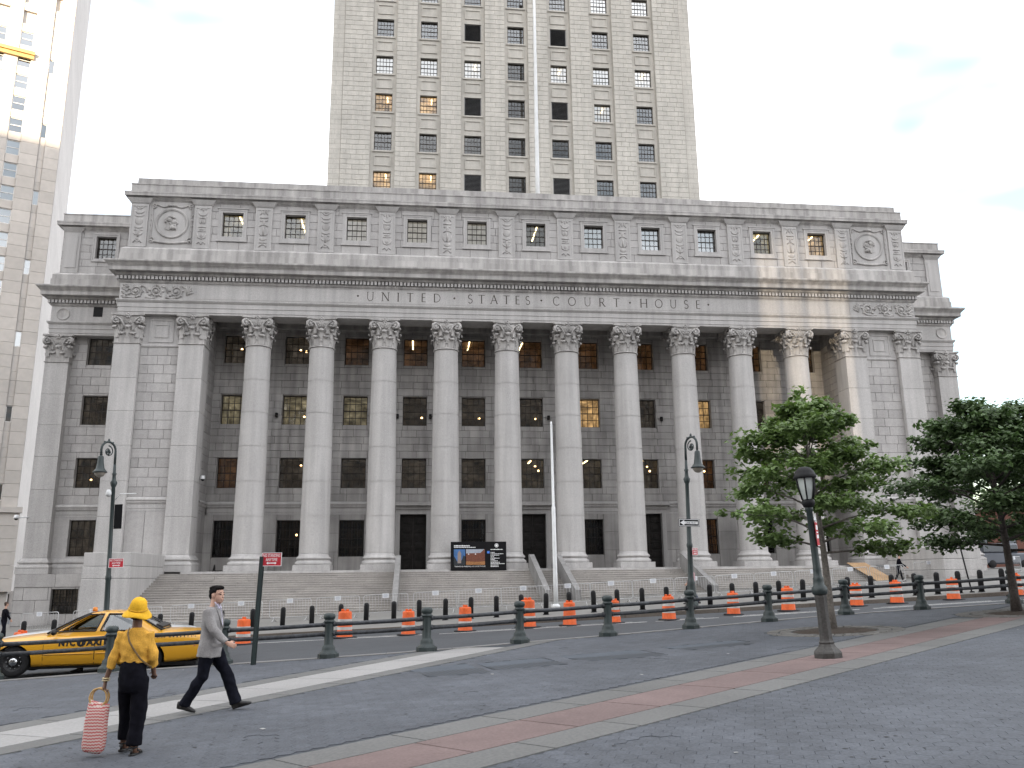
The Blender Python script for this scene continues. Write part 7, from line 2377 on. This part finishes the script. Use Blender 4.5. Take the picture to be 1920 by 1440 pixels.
rings(sh_, [(ank_f + Vector((0, 0, -.08)), .05, .05), (ank_f + Vector((0, 0, .02)), .045, .045)], 12)
fuse(sh_, 'shoe', leather, man, .007, 0, 0, 2)
sh_ = MB(); shoe(sh_, ank_b + Vector((-.085, 0, -.055)), ank_b + Vector((.17, 0, -.135)), .048, .10, (0, 1, 0))
rings(sh_, [(ank_b + Vector((-.01, 0, -.05)), .05, .05), (ank_b + Vector((0, 0, .02)), .045, .045)], 12)
fuse(sh_, 'shoe', leather, man, .007, 0, 0, 2)
man.rotation_euler = (0, -math.atan(.043), -.10)

# ---- the woman in yellow, seen from behind, carrying a woven bag. local x = her front, y = her left
wom = thing('person', gp(-11.97, -51.84), 'woman seen from behind in a yellow hat, yellow jacket and black trousers', 'person', None, PI / 2 - .10)
sk = MB()
hc = Vector((-.015, .0, 1.49))
T2, M2 = head(sk, hc, (.93, -.30, .22), (-.22, -.22, 1), .96)
rings(sk, [((-.01, 0, 1.28), .058, .055), ((-.015, 0, 1.35), .050, .052), ((-.01, 0, 1.44), .05, .054)], 14)
rings(sk, [((0, 0, .84), .11, .085), ((.0, 0, 1.0), .10, .075), ((.0, 0, 1.16), .11, .075), ((.0, 0, 1.26), .09, .06), ((0, 0, 1.31), .05, .05)], 18)
sl_, sr_ = Vector((-.01, .150, 1.25)), Vector((-.01, -.150, 1.25))
el, wl_ = Vector((-.03, .225, .985)), Vector((.0, .30, .765))
er, wr_ = Vector((.0, -.195, .995)), Vector((.13, -.17, .82))
limb(sk, [sl_, el, wl_], [.034, .033, .025]); limb(sk, [sr_, er, wr_], [.034, .033, .025])
hand(sk, wl_, (.05, .10, -1), (.0, -1, 0), 1, .95, .95)
hand(sk, wr_, (.9, .2, -.2), (.0, .6, -.8), 1, .95, .6)
kr, ar = Vector((.01, -.085, .46)), Vector((-.02, -.075, .085))
kl, al = Vector((.14, .095, .47)), Vector((.16, .115, .10))
limb(sk, [(0, -.075, .84), kr, ar], [.06, .045, .034]); limb(sk, [(0, .075, .84), kl, al], [.06, .045, .034])
for a_ in (ar, al): limb(sk, [a_, a_ + Vector((.03, 0, -.045)), a_ + Vector((.12, 0, -.065)), a_ + Vector((.16, 0, -.07))], [.034, .036, .034, .02])
fuse(sk, 'body', skin_dark, wom, .0075, smooth=3)
eyes(wom, T2, M2, .96)
hr = MB(); hr.ell(T2(-.03, 0, .0), (.082, .078, .08), rot=M2, n=16, k=10); fuse(hr, 'hair', hair_m, wom, .008, .003, 4, 2, 30)
jk = MB()
rings(jk, [((0, 0, .955), .152, .118), ((.0, 0, 1.0), .146, .114), ((-.005, 0, 1.08), .154, .116), ((-.01, 0, 1.17), .165, .112), ((-.01, 0, 1.245), .152, .097), ((-.008, 0, 1.295), .115, .082), ((-.01, 0, 1.325), .068, .066)], 24, p=2.3)
limb(jk, [sl_ + Vector((0, -.01, .02)), lerp3(sl_, el, .35), lerp3(sl_, el, .8), el, lerp3(el, wl_, .22), lerp3(el, wl_, .36)], [.055, .057, .054, .054, .053, .055])
limb(jk, [sr_ + Vector((0, .01, .02)), lerp3(sr_, er, .35), lerp3(sr_, er, .8), er, lerp3(er, wr_, .3), lerp3(er, wr_, .45)], [.055, .057, .054, .054, .052, .054])
fuse(jk, 'jacket', yellow_jacket, wom, .010, .019, 5, 4, 9)
tr = MB()
rings(tr, [((0, 0, .985), .134, .106), ((-.0, 0, .92), .140, .114), ((-.012, 0, .82), .150, .130), ((-.008, 0, .74), .150, .126), ((0, 0, .66), .146, .112)], 22, p=2.3)
limb(tr, [(0, -.075, .80), (.005, -.080, .66), (.01, -.084, .52), (.005, -.084, .40), (-.01, -.08, .22), (-.02, -.076, .105)], [.095, .092, .086, .080, .076, .080])
limb(tr, [(0, .075, .80), (.06, .085, .66), (.12, .095, .52), (.15, .10, .40), (.165, .11, .24), (.165, .115, .13)], [.095, .092, .084, .078, .074, .076])
fuse(tr, 'trousers', black_cloth, wom, .011, .016, 9, 4, 7)
ht = MB()
R2 = M2.to_3x3()
for prof, in (([(.001, .128), (.035, .125), (.066, .112), (.088, .082), (.097, .04), (.100, .004), (.106, -.010), (.132, -.030), (.160, -.056), (.170, -.070), (.162, -.072), (.12, -.038), (.098, -.018)],),):
    n = 28; vs = []
    for (r, z) in prof:
        for k in range(n):
            a = 2 * PI * k / n
            wob = 1 + .035 * math.sin(3 * a + 1) * (r > .11) + .02 * math.sin(5 * a)
            vs.append(tuple(T2(-.012 + r * wob * math.cos(a), r * .94 * wob * math.sin(a), z + .045 + (.020 * math.sin(2 * a + .6) if r > .11 else 0))))
    ht.add(vs, [(i * n + k, i * n + (k + 1) % n, (i + 1) * n + (k + 1) % n, (i + 1) * n + k) for i in range(len(prof) - 1) for k in range(n)], 0, .5, True)
me = ht.mesh('hat', yellow_hat)
for v in me.vertices:
    p = v.co; f = noise.noise(Vector((p.x * 14, p.y * 14, p.z * 12)))
    v.co = p + Vector((noise.noise(p * 12), noise.noise(p * 11 + Vector((3, 1, 2))), f)) * .013
put('hat', me, wom)
bt = MB(); bt.tube([T2(-.012 + .1035 * math.cos(2 * PI * k / 20), .0975 * math.sin(2 * PI * k / 20), .045) for k in range(20)], .009, 6, closed=True); bt.build('hat_band', pmat('hat_stitch', (.50, .27, .02), .9), wom)
st = MB()       # shoulder strap across the back, left shoulder to right hip
st.tube([(-.03, .075, 1.325), (-.10, .06, 1.27), (-.128, .02, 1.18), (-.130, -.05, 1.08), (-.118, -.11, 1.0), (-.08, -.155, .95), (-.02, -.20, .90)], [(.003, .010)] * 7, 8); st.build('bag_strap', pmat('strap', (.16, .10, .04), .7), wom)
bc = MB()
w0 = lerp3(el, wl_, .93)
for dz in (0, .022): bc.tube([w0 + Vector((.034 * math.cos(a), .034 * math.sin(a), dz - .01)) for a in [2 * PI * k / 16 for k in range(16)]], .008, 6, closed=True)
bc.build('bracelet', pmat('bracelet_brass', (.45, .36, .20), .35), wom)
for a_, nm in ((ar, 0), (al, 1)):
    s2 = MB()
    shoe(s2, a_ + Vector((-.055, 0, -.088)), a_ + Vector((.19, 0, -.088)), .045, .03, (0, 1, 0))
    for q in ((.02, -.03), (.07, -.052), (.12, -.062)):
        s2.tube([a_ + Vector((q[0], .042 * math.cos(t), q[1] + .030 * math.sin(t) - .012)) for t in [PI * k / 8 for k in range(9)]], .011, 6)
    s2.tube([a_ + Vector((.040 * math.cos(t) - .004, .040 * math.sin(t), .0)) for t in [2 * PI * k / 14 for k in range(14)]], .009, 6, closed=True)
    s2.tube([a_ + Vector((-.04, 0, .0)), a_ + Vector((-.05, 0, -.06))], .012, 6)
    s2.build('sandal', leather, wom)

# woven bag hanging from her left hand
bag = thing('woven_bag', (0, 0, 0), 'tall red and white zigzag woven bag held by the woman in yellow', 'bag')
hw = wl_ + Vector((.005, .018, -.085))
Mw = Matrix.Rotation(PI / 2 - .10, 4, 'Z'); Mw.translation = wom.location
bag.location = Mw @ hw
bag.rotation_euler = (0, 0, PI / 2 - .10)
zig = bpy.data.materials.new('zigzag_weave'); zig.use_nodes = True
t = zig.node_tree; b = t.nodes['Principled BSDF']; b.inputs['Roughness'].default_value = .85
tcn = N(t, 'ShaderNodeTexCoord'); sx_ = N(t, 'ShaderNodeSeparateXYZ'); t.links.new(tcn.outputs['Object'], sx_.inputs[0])
def mth(op, a, bb=None):
    n = N(t, 'ShaderNodeMath', operation=op)
    for i, v in enumerate((a, bb)):
        if v is None: continue
        if isinstance(v, (int, float)): n.inputs[i].default_value = v
        else: t.links.new(v, n.inputs[i])
    return n.outputs[0]
pp = mth('MULTIPLY', mth('PINGPONG', sx_.outputs['Y'], .0165), .62)
px2 = mth('MULTIPLY', mth('PINGPONG', sx_.outputs['X'], .0165), .62)
zz = mth('ADD', sx_.outputs['Z'], mth('ADD', pp, px2))
ww = mth('GREATER_THAN', mth('FRACT', mth('DIVIDE', zz, .031)), .50)
mxc = N(t, 'ShaderNodeMix', data_type='RGBA'); mxc.inputs[6].default_value = (.47, .085, .085, 1); mxc.inputs[7].default_value = (.60, .50, .45, 1)
t.links.new(ww, mxc.inputs[0]); t.links.new(mxc.outputs[2], b.inputs['Base Color'])
bnp = N(t, 'ShaderNodeBump'); bnp.inputs['Strength'].default_value = .6; bnp.inputs['Distance'].default_value = .006
wv = N(t, 'ShaderNodeTexWave'); wv.inputs['Scale'].default_value = 30; wv.bands_direction = 'Z'; t.links.new(tcn.outputs['Object'], wv.inputs['Vector']); t.links.new(wv.outputs['Fac'], bnp.inputs['Height']); t.links.new(bnp.outputs['Normal'], b.inputs['Normal'])
bb = MB()
prof = [(-.135, .105, .03), (-.15, .112, .045), (-.22, .116, .06), (-.34, .120, .070), (-.48, .124, .075), (-.57, .122, .075), (-.62, .112, .07), (-.645, .09, .055)]
rings(bb, [((.0, .03 + q * .004, z), a, d) for q, (z, a, d) in enumerate(prof)][::-1], 28, (0, 1, 0), 2.6)
me = bb.mesh('bag_body', zig)
for v in me.vertices:
    v.co += Vector((noise.noise(v.co * 11), noise.noise(v.co * 11 + Vector((5, 2, 0))), 0)) * .008
    if v.co.z > -.20: v.co.z -= .03 * math.exp(-((v.co.y - .04) / .05) ** 2)
put('bag_body', me, bag)
for dx in (-.028, .028):
    hb = MB()
    pts = [(dx * (1.0), .035 + .092 * math.cos(a), -.085 + .095 * math.sin(a)) for a in [2 * PI * k / 26 for k in range(26)]]
    hb.tube(pts, [.0095 + .003 * (k % 4 == 0) for k in range(26)], 7, closed=True); hb.build('handle', straw, bag)

# ---- smaller figures
def figure(loc, rz, label, top, legs, skin, hair, stride=.22, h=1.0, arm=(.2, -.25), head_dir=(1, 0, 0), vox=.014, bend=0.0, seated=False, group=None):
    t_ = thing('person', loc, label, 'person', group, rz)
    lean = Vector((bend, 0, 0))
    sk = MB()
    c = Vector((.03, 0, 1.63)) + lean
    T_, M_ = head(sk, c, head_dir, (0, 0, 1), .98)
    rings(sk, [(Vector((0, 0, 1.36)) + lean * .8, .06, .058), (Vector((.01, 0, 1.46)) + lean * .9, .052, .054), (Vector((.02, 0, 1.56)) + lean, .05, .054)], 12)
    rings(sk, [((0, 0, .88), .145, .10), (Vector((0, 0, 1.05)) + lean * .3, .13, .09), (Vector((0, 0, 1.25)) + lean * .6, .155, .10), (Vector((0, 0, 1.38)) + lean * .8, .10, .08)], 16)
    arms = []
    for s_, a_ in ((1, arm[0]), (-1, arm[1])):
        sh0 = Vector((0, s_ * .175, 1.36)) + lean * .8; e = sh0 + Vector((a_ * .6, s_ * .06, -.26)); w_ = e + Vector((a_ + .07, -s_ * .0, -.20))
        arms.append((sh0, e, w_)); limb(sk, [sh0, e, w_], [.048, .038, .026], 10)
        hand(sk, w_, (w_ - e).normalized(), (0, -s_, 0), s_, 1.0, .5)
    lg = []
    for s_ in (1, -1):
        if seated: k = Vector((.42, s_ * .10, .86)); a_ = Vector((.55, s_ * .10, .46))
        else: k = Vector((s_ * stride * .5 + .04, s_ * .085, .48)); a_ = Vector((s_ * stride * 1.25, s_ * .085, .09))
        lg.append((k, a_)); limb(sk, [(0, s_ * .085, .88), k, a_], [.078, .052, .036], 10)
        limb(sk, [a_, a_ + Vector((.06, 0, -.05))], [.036, .03], 8)
    fuse(sk, 'body', skin, t_, vox * .75, smooth=2)
    eyes(t_, T_, M_, .98)
    hr = MB(); hr.ell(T_(-.02, 0, .045), (.10, .083, .085), rot=M_); hr.ell(T_(-.055, 0, -.02), (.05, .07, .06), rot=M_); fuse(hr, 'hair', hair, t_, .012, .003, 1, 1, 30)
    jk = MB()
    rings(jk, [((0, 0, .82), .165, .125), (Vector((0, 0, .98)) + lean * .2, .158, .118), (Vector((0, 0, 1.18)) + lean * .5, .175, .122), (Vector((0, 0, 1.33)) + lean * .75, .175, .11), (Vector((0, 0, 1.42)) + lean * .85, .075, .07)], 18, p=2.3)
    for (a, b_, c_) in arms: limb(jk, [a, lerp3(a, b_, .4), b_, lerp3(b_, c_, .5), lerp3(b_, c_, .92)], [.07, .07, .058, .052, .046], 10)
    fuse(jk, 'jacket', top, t_, vox, .008, 3, 3, 9)
    tr = MB()
    rings(tr, [((0, 0, .95), .14, .11), ((0, 0, .84), .162, .125), ((0, 0, .78), .155, .115)], 16)
    for s_, (k, a_) in zip((1, -1), lg): limb(tr, [(0, s_ * .085, .86), lerp3((0, s_ * .085, .86), k, .5), k, lerp3(k, a_, .5), lerp3(k, a_, .96)], [.10, .092, .075, .068, .066], 12)
    fuse(tr, 'trousers', legs, t_, vox, .006, 5, 3, 8)
    for (k, a_) in lg:
        s2 = MB(); shoe(s2, a_ + Vector((-.06, 0, -.09)), a_ + Vector((.2, 0, -.09)), .046, .09, (0, 1, 0)); s2.build('shoe', leather, t_)
    return t_
figure(gp(3.45, -24.0, .0), PI, 'man in a pink shirt and jeans walking left beside the one-way sign lamp', pink_shirt, jeans, skin_fair, hair_m, stride=.24, arm=(.16, -.10))
figure(gp(21.4, -10.2), -.5, 'person in dark clothes with a bag walking right beside the plywood ramp', black_cloth, black_cloth, skin_fair, hair_m, stride=.18, bend=.12, arm=(.1, .2))
figure(gp(-28.75, -17.0), .8, 'woman in a dark sleeveless top at the far left edge beyond the taxi', black_cloth, navy_cloth, skin_fair, pmat('hair_brown', (.05, .03, .02), .6), stride=.1, arm=(.05, .08))
drv = figure((0, 0, 0), 0, 'driver in an orange top sitting at the wheel of the yellow taxi', orange_cloth, black_cloth, skin_dark, hair_m, seated=True, arm=(.30, .16))
Mt = Matrix.Rotation(TAXI_RZ, 4, 'Z'); Mt.translation = taxi.location
drv.location = Mt @ Vector((-.24, .38, -.33)); drv.rotation_euler = (0, 0, TAXI_RZ); drv.scale = (.98, .98, .98)
